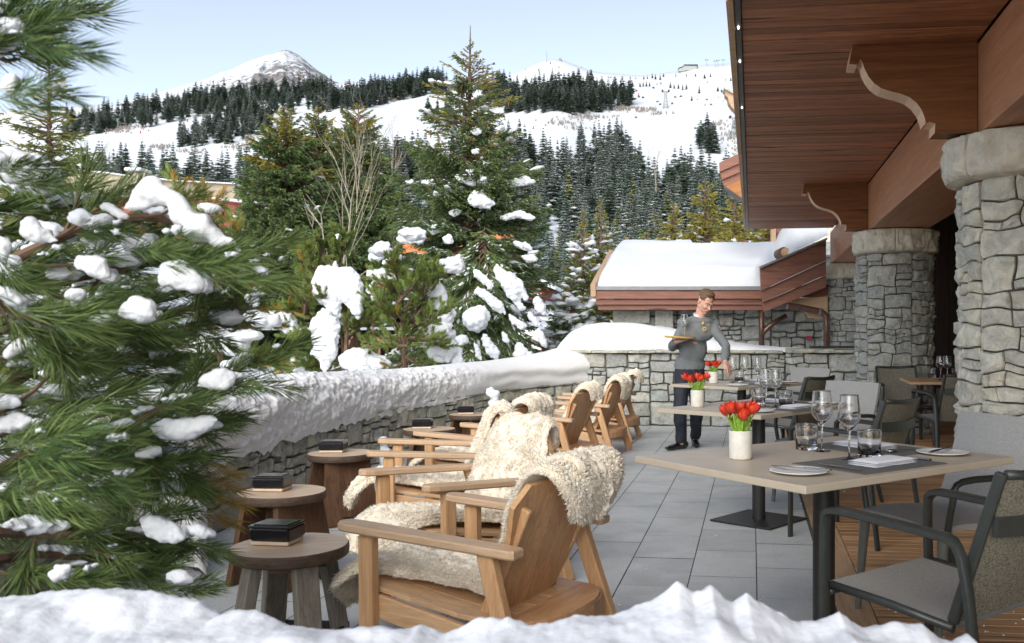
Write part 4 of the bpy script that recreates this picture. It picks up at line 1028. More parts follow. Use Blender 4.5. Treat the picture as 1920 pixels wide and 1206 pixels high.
# pine behind the near one (u 340-520)
Y=7.6; k_=Y/F; brs=[]
for pl in [[(420,720),(400,560),(385,450),(384,350)],[(395,470),(360,400),(335,360),(318,318)],[(390,430),(372,395),(350,375)],[(400,500),(430,470),(450,430),(436,412)],[(400,540),(450,500),(480,520)],[(410,600),(460,560),(490,580)],[(410,640),(460,620),(520,600)],[(410,660),(460,660),(520,680)],[(410,620),(380,600),(370,620)],[(400,560),(440,540),(470,545)],[(415,680),(380,690),(360,700)],[(385,420),(400,380),(405,400)],[(395,480),(420,440),(410,425)]]:
    brs.append([P(u,v,Y+rr.uniform(-.25,.25)) for u,v in pl]); brs+= [[P(u+rr.uniform(-14,14),v+rr.uniform(-14,14),Y+rr.uniform(-.5,.5)) for u,v in pl]] if min(b for a,b in pl)>480 else []
sn=[((395,393),(22,10),.7),((342,372),(7,9),.7),((465,500),(14,20),.6),((420,545),(16,10),.7),((475,565),(18,14),.7),((400,620),(22,14),.7),((430,650),(36,20),.7),((405,585),(18,14),.7),((490,600),(30,16),.8),((470,630),(30,12),.8),((440,690),(30,16),.8)]
bushy_pine('bronze tipped pine with snow cushions just behind the near pine',P(410,V0,Y)-Vector((0,0,CH-.3)),brs,7,[pine_shoot(.10,90,.055,300+i,.0018,.8) for i in range(4)],1.5,M['needle_pine'],[(P(u,v,Y-.1),(a*k_,b*k_),c) for (u,v),(a,b),c in sn],bronze=.28,sub=.10,step=.085)
# bare fan shaped shrubs
def shrub(label,base,stems,seed,r0,depth=4):
    rr=random.Random(seed); mb=MB()
    def grow(p,d,L,r,n):
        pts=[p]; q=p; 
        for i in range(4):
            d=(d+Vector((rr.uniform(-.12,.12),rr.uniform(-.12,.12),rr.uniform(-.04,.10)))).normalized(); q=q+d*(L/4); pts.append(q)
        mb.tube(pts,[r*(1-.14*i) for i in range(5)],5 if n>1 else 3,False)
        if n>0:
            for j in range(rr.choice([2,3,3])):
                k=rr.choice([1,2,3,4]); nd=(d+Vector((rr.uniform(-.55,.55),rr.uniform(-.4,.4),rr.uniform(-.1,.3)))).normalized()
                grow(pts[k],nd,L*rr.uniform(.5,.8),r*.52,n-1)
    for (a,b,L,r) in stems: grow(a,(b-a).normalized(),L,r,depth)
    o=mb.obj('bare_shrub',M['twig']); b=Vector(base)
    for v in o.data.vertices: v.co-=b
    o.location=b; tag(o,label,'shrub'); return o
Y=17.5
shrub('tall fan shaped leafless shrub in front of the golden topped spruces',P(652,V0,Y)-Vector((0,0,.6)),[(P(640,520,Y),P(668,390,Y),1.45,.022),(P(668,400,Y),P(678,240,Y),1.2,.009),(P(668,400,Y),P(700,300,Y),1.2,.007),(P(655,480,Y),P(705,360,Y-.2),1.5,.009),(P(660,470,Y),P(735,380,Y+.3),1.4,.007),(P(650,500,Y),P(640,300,Y+.2),1.6,.009),(P(672,520,Y),P(770,440,Y),1.2,.011),(P(664,430,Y),P(690,330,Y),1.1,.010),(P(668,400,Y),P(660,290,Y),1.3,.010)],3,.03,3)
shrub('thin pale leafless sapling with a crooked top left of the fan shaped shrub',P(612,V0,15.5)-Vector((0,0,.5)),[(P(614,480,15.5),P(604,425,15.5),.7,.016),(P(604,428,15.5),P(572,375,15.5),.45,.012),(P(590,480,15.5),P(585,430,15.5),.5,.009)],8,.02,1)
shrub('pale leafless bush at the edge of the slope forest',P(1050,V0,60)+Vector((0,0,2)),[(P(735,330,80),P(735,280,80),2.4,.05),(P(735,325,80),P(760,290,80),2.0,.04),(P(1230,360,90),P(1228,300,90),2.6,.05)],9,.03,3)
# ---------------- neighbouring buildings ----------------
def slab(mb,pts,th):
    """polygon of world points extruded away from the camera by th"""
    pts=[Vector(p) for p in pts]; n=len(pts); d=Vector((0,th,0)); vs=pts+[p+d for p in pts]
    return mb.add(vs,[tuple(range(n)),tuple(range(2*n-1,n-1,-1))]+[(i,n+i,n+(i+1)%n,(i+1)%n) for i in range(n)])
def pp(l,Y): return [P(u,v,Y) for u,v in l]
Y=17.4
ob=thing('stone_outbuilding','low stone outbuilding beyond the end wall with deep snow on its roof','building',P(1290,V0,Y)-Vector((0,0,CH)))
bo=Vector(ob.location); 
def loc(mb): mb.v=[(v[0]-bo.x,v[1]-bo.y,v[2]-bo.z) for v in mb.v]; return mb
for i,(u0,v0,v1,dy) in enumerate(((1113,544,560.5,0),(1117,561,571.5,.06),(1121,572,581.5,.12))):
    mb=MB(); a=P(u0,v0,Y+dy); b=P(1429+i,v1,Y+dy); mb.box(((a.x+b.x)/2,Y+dy+.03,(a.z+b.z)/2),(b.x-a.x,.06,a.z-b.z),None,1,.008); loc(mb).obj('fascia',M['fascia'],ob)
mb=MB(); a=P(1116,537,Y); b=P(1427,544,Y); mb.box(((a.x+b.x)/2,Y+.02,(a.z+b.z)/2),(b.x-a.x,.12,a.z-b.z)); loc(mb).obj('gutter',M['grey_metal'],ob)
# roof plane + snow
mb=MB(); el=[P(1113,545,Y+.07),P(1432,545,Y+.07),P(1475,476,21.8),P(1148,477,21.8)]
mb.add([*el]+[p-Vector((0,0,.12)) for p in el],[(0,1,2,3),(7,6,5,4),(0,4,5,1),(1,5,6,2),(2,6,7,3),(3,7,4,0)]); loc(mb).obj('roof',M['dark_wood'],ob)
mb=MB(); mb.beam(P(1112,545,Y-.05),P(1146,478,21.7),.10,.24,(0,0,1),.01); loc(mb).obj('verge_board',M['larch'],ob)
mb=MB()
def fr(s,t):
    l=el[0].lerp(el[3],t); r=el[1].lerp(el[2],t); e=min(s,1-s)*2; 
    p=l.lerp(r,.012+.985*s); th=.40*(min(1,e*9)**.5)*(min(1,t*14)**.45)*(1-.35*max(0,t-.75)*4*(.5+.5*(s>.45)))
    th+=.05*mn.noise(Vector((s*5,t*3,0))); 
    return p+Vector((0,0,max(.0,th)+.005))
mb.grid(fr,80,50); loc(mb).obj('roof_snow',M['snow_fine'],ob,smooth=True)
# ridge slates showing through at the right
mb=MB(); rr=random.Random(2)
for k in range(9):
    u=1330+k*19; c=P(u,470.5+rr.uniform(-1,1),21.9); mb.box((c.x,c.y,c.z+.02),(.32,.3,.07),Matrix.Rotation(rr.uniform(-.15,.15),3,'Y'))
loc(mb).obj('ridge_slates',M['stone'],ob)
w0=P(1150,V0,18.3); w1=P(1545,V0,18.3); 
stonework(w1.x-w0.x,3.3,lambda a,b,d:Vector((w0.x+a-bo.x,18.3-d-bo.y,-1.4+b)),.34,.03,51,.008,False,.03,(7,5)).obj('wall',M['stone'],ob,smooth=True,angle=48)
mb=MB(); mb.box(((w0.x+w1.x)/2,18.55,.25),(w1.x-w0.x-.02,.4,3.29)); loc(mb).obj('wall_core',M['mortar'],ob)
for (u0,u1) in ((1150,1218),(1228,1262)):
    mb=MB(); a=P(u0,582,18.2);b=P(u1,606 if u0<1200 else 640,18.2); 
    mb.box(((a.x+b.x)/2,18.16,(a.z+b.z)/2),(b.x-a.x,.16,a.z-b.z),None,1,.02); loc(mb).obj('corner_block',M['stone_pale'],ob)
# sloping gable boards of the wing to the right
for i,(p0,p1,q1,q0,dy) in enumerate((((1425,503),(1549,449),(1549,488),(1427,545),0),((1427,546),(1549,489),(1549,515),(1430,567),.08),((1429,568),(1549,516),(1549,539),(1432,585),.16))):
    mb=MB(); slab(mb,pp([p0,p1,q1,q0],16.4+dy),.07); loc(mb).obj('gable_board',M['fascia'],ob)
mb=MB(); mb.beam(P(1424,502,16.36),P(1550,448,16.36),.12,.035); loc(mb).obj('gable_flashing',M['grey_metal'],ob)
mb=MB()
for k in range(12):
    Yk=16.7+k*.13; slab(mb,pp([(1432,582),(1549,535),(1549,531),(1432,578)],Yk),.12)
loc(mb).obj('gable_soffit',M['larch'],ob)
mb=MB(); 
def fs2(s,t): 
    a=P(1480,476,17.0).lerp(P(1550,446,17.0),s); th=.42*math.sin(min(1,s*3)*pi/2)**.6*math.sin(max(.02,min(1,t*2))*pi/2)**.5
    return Vector((a.x,a.y+t*2.2-.2,a.z-.05+th+.03*mn.noise(Vector((s*4,t*4,0)))+t*.25))
mb.grid(fs2,30,20); loc(mb).obj('gable_snow',M['snow_fine'],ob,smooth=True)
# bracket and copper pipes under the gable
br=[(1482,560),(1487,573),(1496,579),(1506,581),(1514,587),(1518,596),(1552,597),(1552,556)]
mb=MB(); slab(mb,pp(br,16.9),.18); loc(mb).obj('gable_bracket',M['corbel_edge'] if False else M['larch'],ob)
mb=MB(); slab(mb,pp([(1484,557),(1552,557),(1552,540),(1500,540)],16.95),.3); slab(mb,pp([(1484,540),(1504,540),(1504,527),(1484,530)],17.1),.2); loc(mb).obj('gable_beam',M['fascia'],ob)
mb=MB(); mb.tube([P(1461,558,16.7),P(1464,566,16.7),P(1475,573,16.7),P(1500,577,16.7),P(1540,585,16.7),P(1549,592,16.7),P(1550,610,16.7),P(1550,700,16.7)],.062,10); loc(mb).obj('rain_pipe',M['copper'],ob,smooth=True)
mb=MB(); 
for u in (1474,1535): mb.tube([P(u,573+(u-1474)*.19,16.7),P(u+3,573.6+(u-1474)*.19,16.7)],.07,10)
loc(mb).obj('pipe_collar',M['grey_metal'],ob)
mb=MB(); mb.tube([P(1428,582,17.6),P(1428,650,17.6)],.055,8); mb.tube([P(1429,627,17.6),P(1436,618,17.6),P(1450,606,17.6),P(1475,592,17.6)],.05,8); loc(mb).obj('downpipe',M['copper'],ob,smooth=True)
mb=MB(); mb.box(P(1517,634,18.15),(.10,.06,.09)); loc(mb).obj('alarm_bell',M['piste_red'],ob)
# log end, upper storey wall and block over the gable
lg=thing('roof_log','cut log end lying on the slates beside the sloping gable','log',P(1473,473,17.2)); mb=MB(); mb.tube([(0,0,0),(-.02,.6,.0)],[.085,.085],14); mb.tube([(-.004,-.03,0),(0,.02,0)],[.06,.062],14); mb.obj('log',M['larch'],lg)
mb=MB(); mb.tube([(-.03,.02,-.0),(-.05,.5,.0)],[.10,.10],14); mb.obj('log_bark',M['bark'],lg)
up=thing('upper_storey','timber and pale stone upper storey wall visible below the end of the eave','building',P(1500,V0,24)-Vector((0,0,CH))); bo=Vector(up.location)
mb=MB()
for k in range(4): slab(mb,pp([(1456,428+k*10.3),(1517,427+k*10.3),(1517,437+k*10.3),(1456,438+k*10.3)],24+.02*(k%2)),.2)
loc(mb).obj('timber_wall',M['fascia'],up)
mb=MB(); slab(mb,pp([(1446,430),(1455,429),(1455,456),(1446,457)],23.9),.2); loc(mb).obj('corner_post',M['larch'],up)
mb=MB(); slab(mb,pp([(1511,425),(1600,424),(1600,470),(1511,466)],23.8),.6); loc(mb).obj('stone_pier',M['cap'],up)
mb=MB(); slab(mb,pp([(1448,456),(1600,452),(1600,480),(1444,474)],23.7),.6); loc(mb).obj('stone_base',M['stone'],up)
mb=MB(); slab(mb,pp([(1404,460),(1446,459),(1446,467),(1404,468)],24),.08); slab(mb,pp([(1393,452),(1404,451),(1404,468),(1393,469)],23.95),.2); loc(mb).obj('railing',M['fascia'],up)
mb=MB(); slab(mb,pp([(1345,468),(1460,464),(1600,468),(1600,560),(1345,560)],24.4),.5); loc(mb).obj('lower_wall',M['stone'],up)
# two roof ends poking out left of the eave board
rg=thing('side_gable','stepped brown roof end with an orange boarded soffit sticking out left of the eave','roof',P(1380,V0,20)-Vector((0,0,CH))); bo=Vector(rg.location)
for i,pl in enumerate(([(1349,305),(1440,262),(1440,283),(1350,322)],[(1350,323),(1440,284),(1440,300),(1354,337)],[(1354,338),(1440,301),(1440,318),(1359,352)])):
    mb=MB(); slab(mb,pp(pl,20+.07*i),.08); loc(mb).obj('fascia',M['fascia'],rg)
mb=MB(); 
for k in range(7):
    a=k/7;b=(k+.93)/7; L0,R0=P(1360,352,20.2),P(1450,312,20.2); L1,R1=P(1392,374,17.6),P(1450,374,17.6)
    mb.add([L0.lerp(L1,a),R0.lerp(R1,a),R0.lerp(R1,b),L0.lerp(L1,b)]+[p+Vector((0,0,.03)) for p in (L0.lerp(L1,a),R0.lerp(R1,a),R0.lerp(R1,b),L0.lerp(L1,b))],[(0,1,2,3),(7,6,5,4),(0,4,5,1),(1,5,6,2),(2,6,7,3),(3,7,4,0)])
loc(mb).obj('soffit',M['orange_soffit'],rg)
mb=MB()
for k in range(9):
    p=P(1361,354,20.2).lerp(P(1393,377,17.6),(k+.5)/9); mb.box(p,(.10,.22,.05),Matrix.Rotation(.2,3,'Y'))
loc(mb).obj('tile_edge',M['black'],rg)
mb=MB()
def f3(s,t):
    a=P(1384,291,20.5).lerp(P(1460,250,20.5),s); return Vector((a.x,a.y+t*2,a.z+.35*math.sin(min(1,s*4)*pi/2)**.6*math.sin(max(0,min(1,t*2))*pi/2)**.5))
mb.grid(f3,12,10); loc(mb).obj('roof_snow',M['snow_fine'],rg,smooth=True)
rb=thing('beam_end','pale carved purlin end with a brown board beside it, high up left of the eave','beam',P(1380,180,15)); bo=Vector(rb.location)
mb=MB(); slab(mb,pp([(1360,165),(1384,180),(1440,214),(1440,300),(1397,232),(1386,215),(1373,202),(1367,193),(1365,183),(1360,178)],15),.22); loc(mb).obj('purlin',M['larch'],rb)
mb=MB(); slab(mb,pp([(1358,162),(1386,177),(1440,210),(1440,214),(1384,181),(1358,166)],14.95),.34); loc(mb).obj('cover_board',M['stone_pale'],rb)
mb=MB(); slab(mb,pp([(1384,182),(1440,180),(1440,236),(1386,204)],14.9),.05); loc(mb).obj('fascia',M['fascia'],rb)
# flat roofed building at the left
bl=thing('flat_roofed_building','beige walled flat roofed building with red timber cladding behind the pines at left','building',P(330,V0,62)-Vector((0,0,0))); bo=Vector(bl.location)
mb=MB(); slab(mb,pp([(60,312),(200,325),(262,333),(262,440),(60,440)],62),6); slab(mb,pp([(262,333),(330,340),(440,345),(440,440),(262,440)],62.8),5); loc(mb).obj('wall',plain('beige_render',(.40,.34,.25),.85,.08,2),bl)
mb=MB(); slab(mb,pp([(246,324),(272,324),(272,360),(246,360)],61.6),1.2); loc(mb).obj('chimney',plain('beige_chimney',(.42,.35,.26),.85,.08,2),bl)
mb=MB(); mb.box(P(259,320.5,62.0),(1.1,1.5,.22),None,1,.05); slab(mb,pp([(60,309.5),(200,322.5),(252,330),(252,332.5),(200,325),(60,312)],61.8),6.5); slab(mb,pp([(271,331),(330,337.5),(440,343),(440,345),(330,340),(271,334)],62.5),5.4); loc(mb).obj('snow_edge',M['snow_fine'],bl)
mb=MB(); slab(mb,pp([(221,351),(230,351),(230,364),(221,364)],61.95),.1); loc(mb).obj('window',M['black'],bl)
mb=MB()
for k in range(9): slab(mb,pp([(60,358+k*8),(246,369+k*8),(246,376.4+k*8),(60,365.4+k*8)],60+.02*(k%2)),.3); slab(mb,pp([(246,350+k*10),(460,379+k*10),(460,388+k*10),(246,359+k*10)],60.3+.02*(k%2)),.3)
loc(mb).obj('red_cladding',wood('red_cladding',(.22,.055,.035),(.40,.12,.07),0,.15,.7,False,.15),bl)
mb=MB(); slab(mb,pp([(60,354),(190,363),(247,368),(247,370.5),(190,366),(60,357)],59.7),1.4); slab(mb,pp([(380,367),(460,376),(460,380),(380,371)],59.6),1.4); loc(mb).obj('ledge_snow',M['snow_fine'],bl)
# orange and brown house behind the tall spruce
hb=thing('orange_house','orange clad house mostly hidden behind the tall spruce','building',P(820,V0,55)-Vector((0,0,0))); bo=Vector(hb.location)
mb=MB(); slab(mb,pp([(745,418),(815,417),(815,445),(745,447)],57),6); loc(mb).obj('upper_wall',plain('brown_render',(.30,.22,.16),.85,.1,2),hb)
mb=MB(); slab(mb,pp([(742,414.5),(818,413.5),(818,417.5),(742,419)],56.5),7); slab(mb,pp([(735,484),(955,484),(955,489),(735,489)],54.2),2); loc(mb).obj('roof_snow',M['snow_fine'],hb)
mb=MB()
for k in range(8): slab(mb,pp([(745,440+k*9),(960,440+k*9),(960,448.5+k*9),(745,448.5+k*9)],55+.02*(k%2)),5)
loc(mb).obj('cladding',wood('orange_cladding',(.42,.13,.05),(.62,.24,.10),0,.15,.7,False,.15),hb)
# small chalet
ch=thing('small_chalet','small red brown chalet with a snowy lean roof seen between the spruces','building',P(1010,V0,50)-Vector((0,0,0))); bo=Vector(ch.location)
mb=MB(); slab(mb,pp([(986,524),(1036,545),(1030,560),(980,575)],50),5); loc(mb).obj('wall',plain('chalet_red',(.17,.055,.04),.8,.15,2),ch)
mb=MB(); slab(mb,pp([(978,517),(1041,541),(1040,546),(978,523)],49),7); loc(mb).obj('roof',M['dark_wood'],ch)
mb=MB(); slab(mb,pp([(976,512),(990,514),(1030,529),(1042,540),(1041,543),(976,519)],48.7),7.4); loc(mb).obj('roof_snow',M['snow_fine'],ch,smooth=False)
mb=MB(); slab(mb,pp([(998,545),(1020,549),(1019,556),(998,553)],49.3),.8); loc(mb).obj('balcony',plain('chalet_balcony',(.30,.08,.06),.8,.1,2),ch)
# red fence posts / snow poles
for i,(u,v0,v1,lab) in enumerate(((1018,622,644,'red snow pole left, just above the corner of the curved wall'),(1036,616,628,'short red snow pole right of the other one'))):
    a=P(u,v1,24); b=P(u,v0,24); mb=MB(); mb.box((0,0,(b.z-a.z)/2-.2),(.07,.05,b.z-a.z+.4),None,1,.01); o=mb.obj('snow_pole',M['piste_red'],loc=a); tag(o,lab,'snow pole')
mb=MB(); a=P(990,640,25); b=P(1060,640,25)
for z in (-.05,-.35): mb.beam(a+Vector((0,0,z)),b+Vector((0,0,z)),.05,.09)
for s in (.05,.5,.95): p=a.lerp(b,s); mb.box((p.x,p.y,p.z-.3),(.08,.08,.9))
tag(mb.obj('rail_fence',M['fascia']),'low dark timber rail fence in the snow behind the end of the curved wall','fence')
mb=MB(); a=P(640,634,26); b=P(780,628,26); 
for z in (0,-.12): mb.beam(a+Vector((0,0,z)),b+Vector((0,0,z)),.06,.07)
for s in (.1,.5,.9): p=a.lerp(b,s); mb.box((p.x,p.y,p.z-.3),(.09,.09,.8))
tag(mb.obj('rail_fence',M['fascia']),'brown rail fence glimpsed through the young pine','fence')
# ---------------- lounge chairs with fleeces ----------------
# local frame: sitter faces +y, x to the right, origin on the floor under the seat centre
def make_lounge():
    t=empty('lounge_chair')
    for sx in (-1,1):
        # arm: broad plank, rounded ends, slight fall to the rear
        mb=MB(); x=sx*.315; n=14; V=[]; 
        outl=[(-.365,-.030),(-.350,-.040),(.33,-.046),(.372,-.036),(.386,-.012),(.386,.012),(.372,.036),(.33,.046),(-.350,.040),(-.365,.030)]
        def ring(z,k): return [(x+b*k*(-sx),a*(1 if k==1 else .992),z+.018*(a/.38)) for a,b in outl]
        rs=[ring(.505,.86),ring(.512,1),ring(.530,1),ring(.536,.88)]; vs=[p for r in rs for p in r]; m=len(outl)
        fs=[tuple(range(m-1,-1,-1)),tuple(range(3*m,4*m))]+[(k*m+i,k*m+(i+1)%m,(k+1)*m+(i+1)%m,(k+1)*m+i) for k in range(3) for i in range(m)]
        if sx>0: fs=[tuple(reversed(f)) for f in fs]
        mb.add(vs,fs); mb.obj('arm',M['oak_arm'],t)
        mb=MB(); mb.beam((sx*.318,.255,-.0),(sx*.318,.262,.512),.045,.062,(0,1,0),.006); mb.obj('leg',M['oak_v'],t)
        mb=MB(); mb.beam((sx*.352,-.40,0),(sx*.315,-.235,.510),.045,.060,(0,1,0),.006); mb.obj('leg',M['oak_v'],t)
        mb=MB(); mb.beam((sx*.285,.285,.262),(sx*.285,-.36,.150),.028,.085,(0,0,1),.005); mb.obj('side_rail',M['oak'],t)
    # seat boards
    mb=MB()
    for k in range(5):
        x=-.232+.116*k
        pts=[(.315,.325),(.10,.292),(-.10,.262),(-.30,.248)]
        for (a,za),(b,zb) in zip(pts,pts[1:]): mb.beam((x,a,za),(x,b,zb),.111,.018,(0,0,1),.002)
    mb.obj('seat',M['oak'],t)
    mb=MB(); n=10
    def fa(s,tt):  # rounded rear plank shelf
        a=pi*s; return Vector((.27*math.cos(a),-.30-.17*math.sin(a)**.8,.262-.020*tt))
    top=[(.27*math.cos(pi*i/12),-.28-.16*math.sin(pi*i/12)**.8) for i in range(13)]
    mb.prism(top,.243,.263,'z'); mb.obj('rear_shelf',M['oak_x'],t)
    mb=MB(); mb.beam((-.29,.275,.285),(.29,.275,.285),.030,.07,(0,1,0),.004); mb.obj('front_rail',M['oak_x'],t)
    mb=MB()
    pr=[(.30*math.cos(pi*i/12),-.275-.155*math.sin(pi*i/12)**.8) for i in range(13)]
    for (a,b),(c,d) in zip(pr,pr[1:]): mb.beam((a,b,.215),(c,d,.215),.02,.065,(0,0,1),.002)
    mb.obj('rear_rail',M['oak_x'],t)
    # back: slats forming a shield shape, leaning
    mb=MB(); A=Vector((0,-.20,.25)); Bk=Vector((0,-.37,.720)); up=(Bk-A).normalized(); L=(Bk-A).length; nrm=Vector((0,up.z,-up.y))*-1
    bw=[(-.26,.26)]
    k=5; 
    for i in range(k):
        xa0=lerp(-.185,.185,i/k); xa1=lerp(-.185,.185,(i+1)/k); xb0=lerp(-.305,.305,i/k); xb1=lerp(-.305,.305,(i+1)/k); g=.0015
        def hgt(x): return L-max(0,(abs(x)-.215)/.06)*.075
        def bot(x): return .03*(abs(x)/.18)**2
        q=[(xa0+g,bot(xa0)),(xa1-g,bot(xa1)),(xb1-g,hgt(xb1)),(max(-.215,xb0) if i==0 else (min(.215,xb1) if i==k-1 else xb0+g),L if i in(0,k-1) else L)]
        if i==0: q=[(xa0+g,bot(xa0)),(xa1-g,bot(xa1)),(xb1-g,L),(-.235,L),(-.305,L-.075)]
        elif i==k-1: q=[(xa0+g,bot(xa0)),(xa1-g,bot(xa1)),(.305,L-.075),(.235,L),(xb0+g,L)]
        else: q=[(xa0+g,bot(xa0)),(xa1-g,bot(xa1)),(xb1-g,L),(xb0+g,L)]
        vs=[]
        for th in (-.010,.010):
            for (x,h) in q:
                c=.035*(1-(2*x/.55)**2)*0; s_=.05*math.sin(min(1,h/L)*pi)   # gentle bow to the rear
                vs.append(A+up*h+nrm*(th)+Vector((x,-s_*.5+(x/.275)**2*.02,0)))
        m=len(q); mb.add(vs,[tuple(range(m)),tuple(range(2*m-1,m-1,-1))]+[(j,m+j,m+(j+1)%m,(j+1)%m) for j in range(m)])
    mb.obj('backrest',M['oak_v'],t)
    for sx in (-1,1):
        mb=MB(); mb.beam((sx*.20,-.12,.16),(sx*.245,-.35,.64),.022,.045,(0,1,0),.004); mb.obj('back_stay',M['oak_v'],t)
    return t
def fleece_mesh(seed,width=.56,tail=.24,skew=0.0,dens=5200,seatlen=.62):
    """one sheepskin: seat, back and folded over the top"""
    rr=random.Random(seed); 
    path=[(.50,.20),(.46,.29),(.36,.355),(.20,.345),(.0,.325),(-.14,.315),(-.200,.35),(-.228,.43),(-.268,.54),(-.305,.64),(-.332,.715),(-.375,.755),(-.425,.735),(-.435,.66),(-.405,.57)]
    if tail<.15: path=path[:-1]
    pts=spl([(0,a,b) for a,b in path],6); n=len(pts); cumL=[0]
    for a,b in zip(pts,pts[1:]): cumL.append(cumL[-1]+(b-a).length)
    T=cumL[-1]
    def at(s):
        d=s*T; i=0
        while i<n-2 and cumL[i+1]<d: i+=1
        f=(d-cumL[i])/(cumL[i+1]-cumL[i]); p=pts[i].lerp(pts[i+1],f); tt=(pts[i+1]-pts[i]).normalized(); return p,tt,Vector((0,-tt.z,tt.y))*(-1)
    def wid(s): return width*.5*(.80+.25*math.sin(s*9+seed)+.10*mn.noise(Vector((s*8,seed,0))))*(1-.45*max(0,(s-.86)/.14)**2)*(1-.4*max(0,(.08-s)/.08))
    def surf(s,x,h):
        p,tt,nn=at(s); w=wid(s)*(1+.10*mn.noise(Vector((s*14,seed+(1 if x>0 else 5),0)))); 
        edge=1-abs(x)**3; th=.040*edge**.5*(1+.4*mn.noise(Vector((s*11,x*3,seed))))
        q=p+Vector((x*w+skew*max(0,s-.6)*.8,0,0))+nn*(th*h)
        q.z-= .05*max(0,abs(x)-.8)*(1 if s<.5 else .3)
        return q,nn
    mb=MB(); ns,nx=190,70
    def fg(a,b):
        x_=a*2-1; e_=1-abs(x_)**6; w_=Vector((a*12,b*32,seed)); q,_=surf(b,x_,1.0+e_*(.45*mn.noise(w_)+.40*abs(mn.noise(w_*2.3))+.25*mn.noise(w_*4.5))); return q
    mb.grid(fg,nx,ns)
    def fb(a,b): q,_=surf(b,1-a*2,-.15); return q
    mb.grid(fb,nx,ns)
    V=[];Q=[]
    base=len(mb.v)
    # tufts: little curved locks
    fl=Vector((0,0,-.0))
    for k in range(dens):
        s=rr.random(); x=rr.uniform(-1,1); x=math.copysign(abs(x)**.6,x)
        hq=1.0 if abs(x)<.9 else rr.uniform(-.15,.9); q,nn=surf(s,x,hq); l=rr.uniform(.009,.023); p,tt,_=at(s)
        cw_=mn.noise_vector(Vector((x*5,s*14,seed)))*1.5; d=(nn*rr.uniform(.25,.6)+cw_+Vector((rr.uniform(-.3,.3)+x*.6*abs(x),rr.uniform(-.25,.25),rr.uniform(-.45,.15)))).normalized()
        if d.dot(nn)<.12: d=(d+nn*(.3-d.dot(nn))).normalized()
        if abs(x)>.86: d=(d+Vector((math.copysign(1.0,x),0,-.3))).normalized()
        if s>.97: d=(d+tt).normalized()
        if s<.03: d=(d-tt).normalized()
        if s<.13 and rr.random()<.5: q,_=surf(s,x,-.2); d=(d-nn*2*max(.25,d.dot(nn))).normalized()
        w=rr.uniform(.0013,.0030); sd=d.cross(Vector((rr.uniform(-1,1),rr.uniform(-1,1),rr.uniform(-1,1))))
        if sd.length<1e-3: continue
        sd=sd.normalized()*w; bend=Vector((rr.uniform(-1,1),rr.uniform(-1,1),rr.uniform(-1.2,.6)))*l*.35
        m0=len(mb.v); mid=q+d*l*.6; tip=q+d*l+bend; up_=d.cross(sd).normalized()*w
        mb.v.extend([tuple(q-sd*.8),tuple(q+sd*.8),tuple(mid+sd*.9),tuple(mid-sd*.9),tuple(tip),tuple(q+up_),tuple(mid+up_*.9)])
        mb.f.extend([(m0,m0+1,m0+2,m0+3),(m0+3,m0+2,m0+4),(m0+1,m0+5,m0+6,m0+2),(m0+5,m0,m0+3,m0+6),(m0+2,m0+6,m0+4),(m0+6,m0+3,m0+4)]); mb.m.extend([0]*6)
    return mb.mesh('sheepskin',M['fleece'],smooth=True)
FL=[fleece_mesh(1,.54,.3,.20,52000),fleece_mesh(2,.58,.3,-.1,36000),fleece_mesh(3,.60,.1,.1,24000)]
lc0=make_lounge()
chairs=[(-.595,3.49,155,'nearest oak lounge chair, its slatted back towards us with a fleece hanging over the top',0),
 (-.885,4.62,222,'oak lounge chair turned to the left, second from the front',1),
 (-1.24,5.71,190,'oak lounge chair third from the front, mostly hidden by fleeces',2),
 (-1.09,6.60,161,'oak lounge chair fourth from the front beside the round stools',1),
 (-.81,8.12,163,'oak lounge chair fifth from the front with its curved rear shelf in view',2),
 (-.58,9.59,167,'oak lounge chair second from the far wall',1),
 (-.45,10.77,172,'oak lounge chair farthest from us against the low wall',2)]
fl_lab=['curly cream sheepskin spilling over the back of the nearest lounge chair','cream sheepskin facing us on the chair turned to the left','cream sheepskin on the third lounge chair from the front','cream sheepskin hanging over the fourth lounge chair','cream sheepskin over the fifth lounge chair in front of its curved shelf','cream sheepskin on the second chair from the far wall','cream sheepskin on the lounge chair nearest the far wall']
for i,(x,y,a,lab,k) in enumerate(chairs):
    c=lc0 if i==0 else copy_tree(lc0)
    c.location=(x,y,0); c.rotation_euler=(0,0,math.radians(a-90)); tag(c,lab,'armchair','oak lounge chairs along the curved wall')
    o=link('sheepskin',FL[k]); o.location=(x,y,.004); o.rotation_euler=c.rotation_euler; tag(o,fl_lab[i],'sheepskin','sheepskins on the lounge chairs')
    if i in (2,5): o.scale=(-1,1,1)
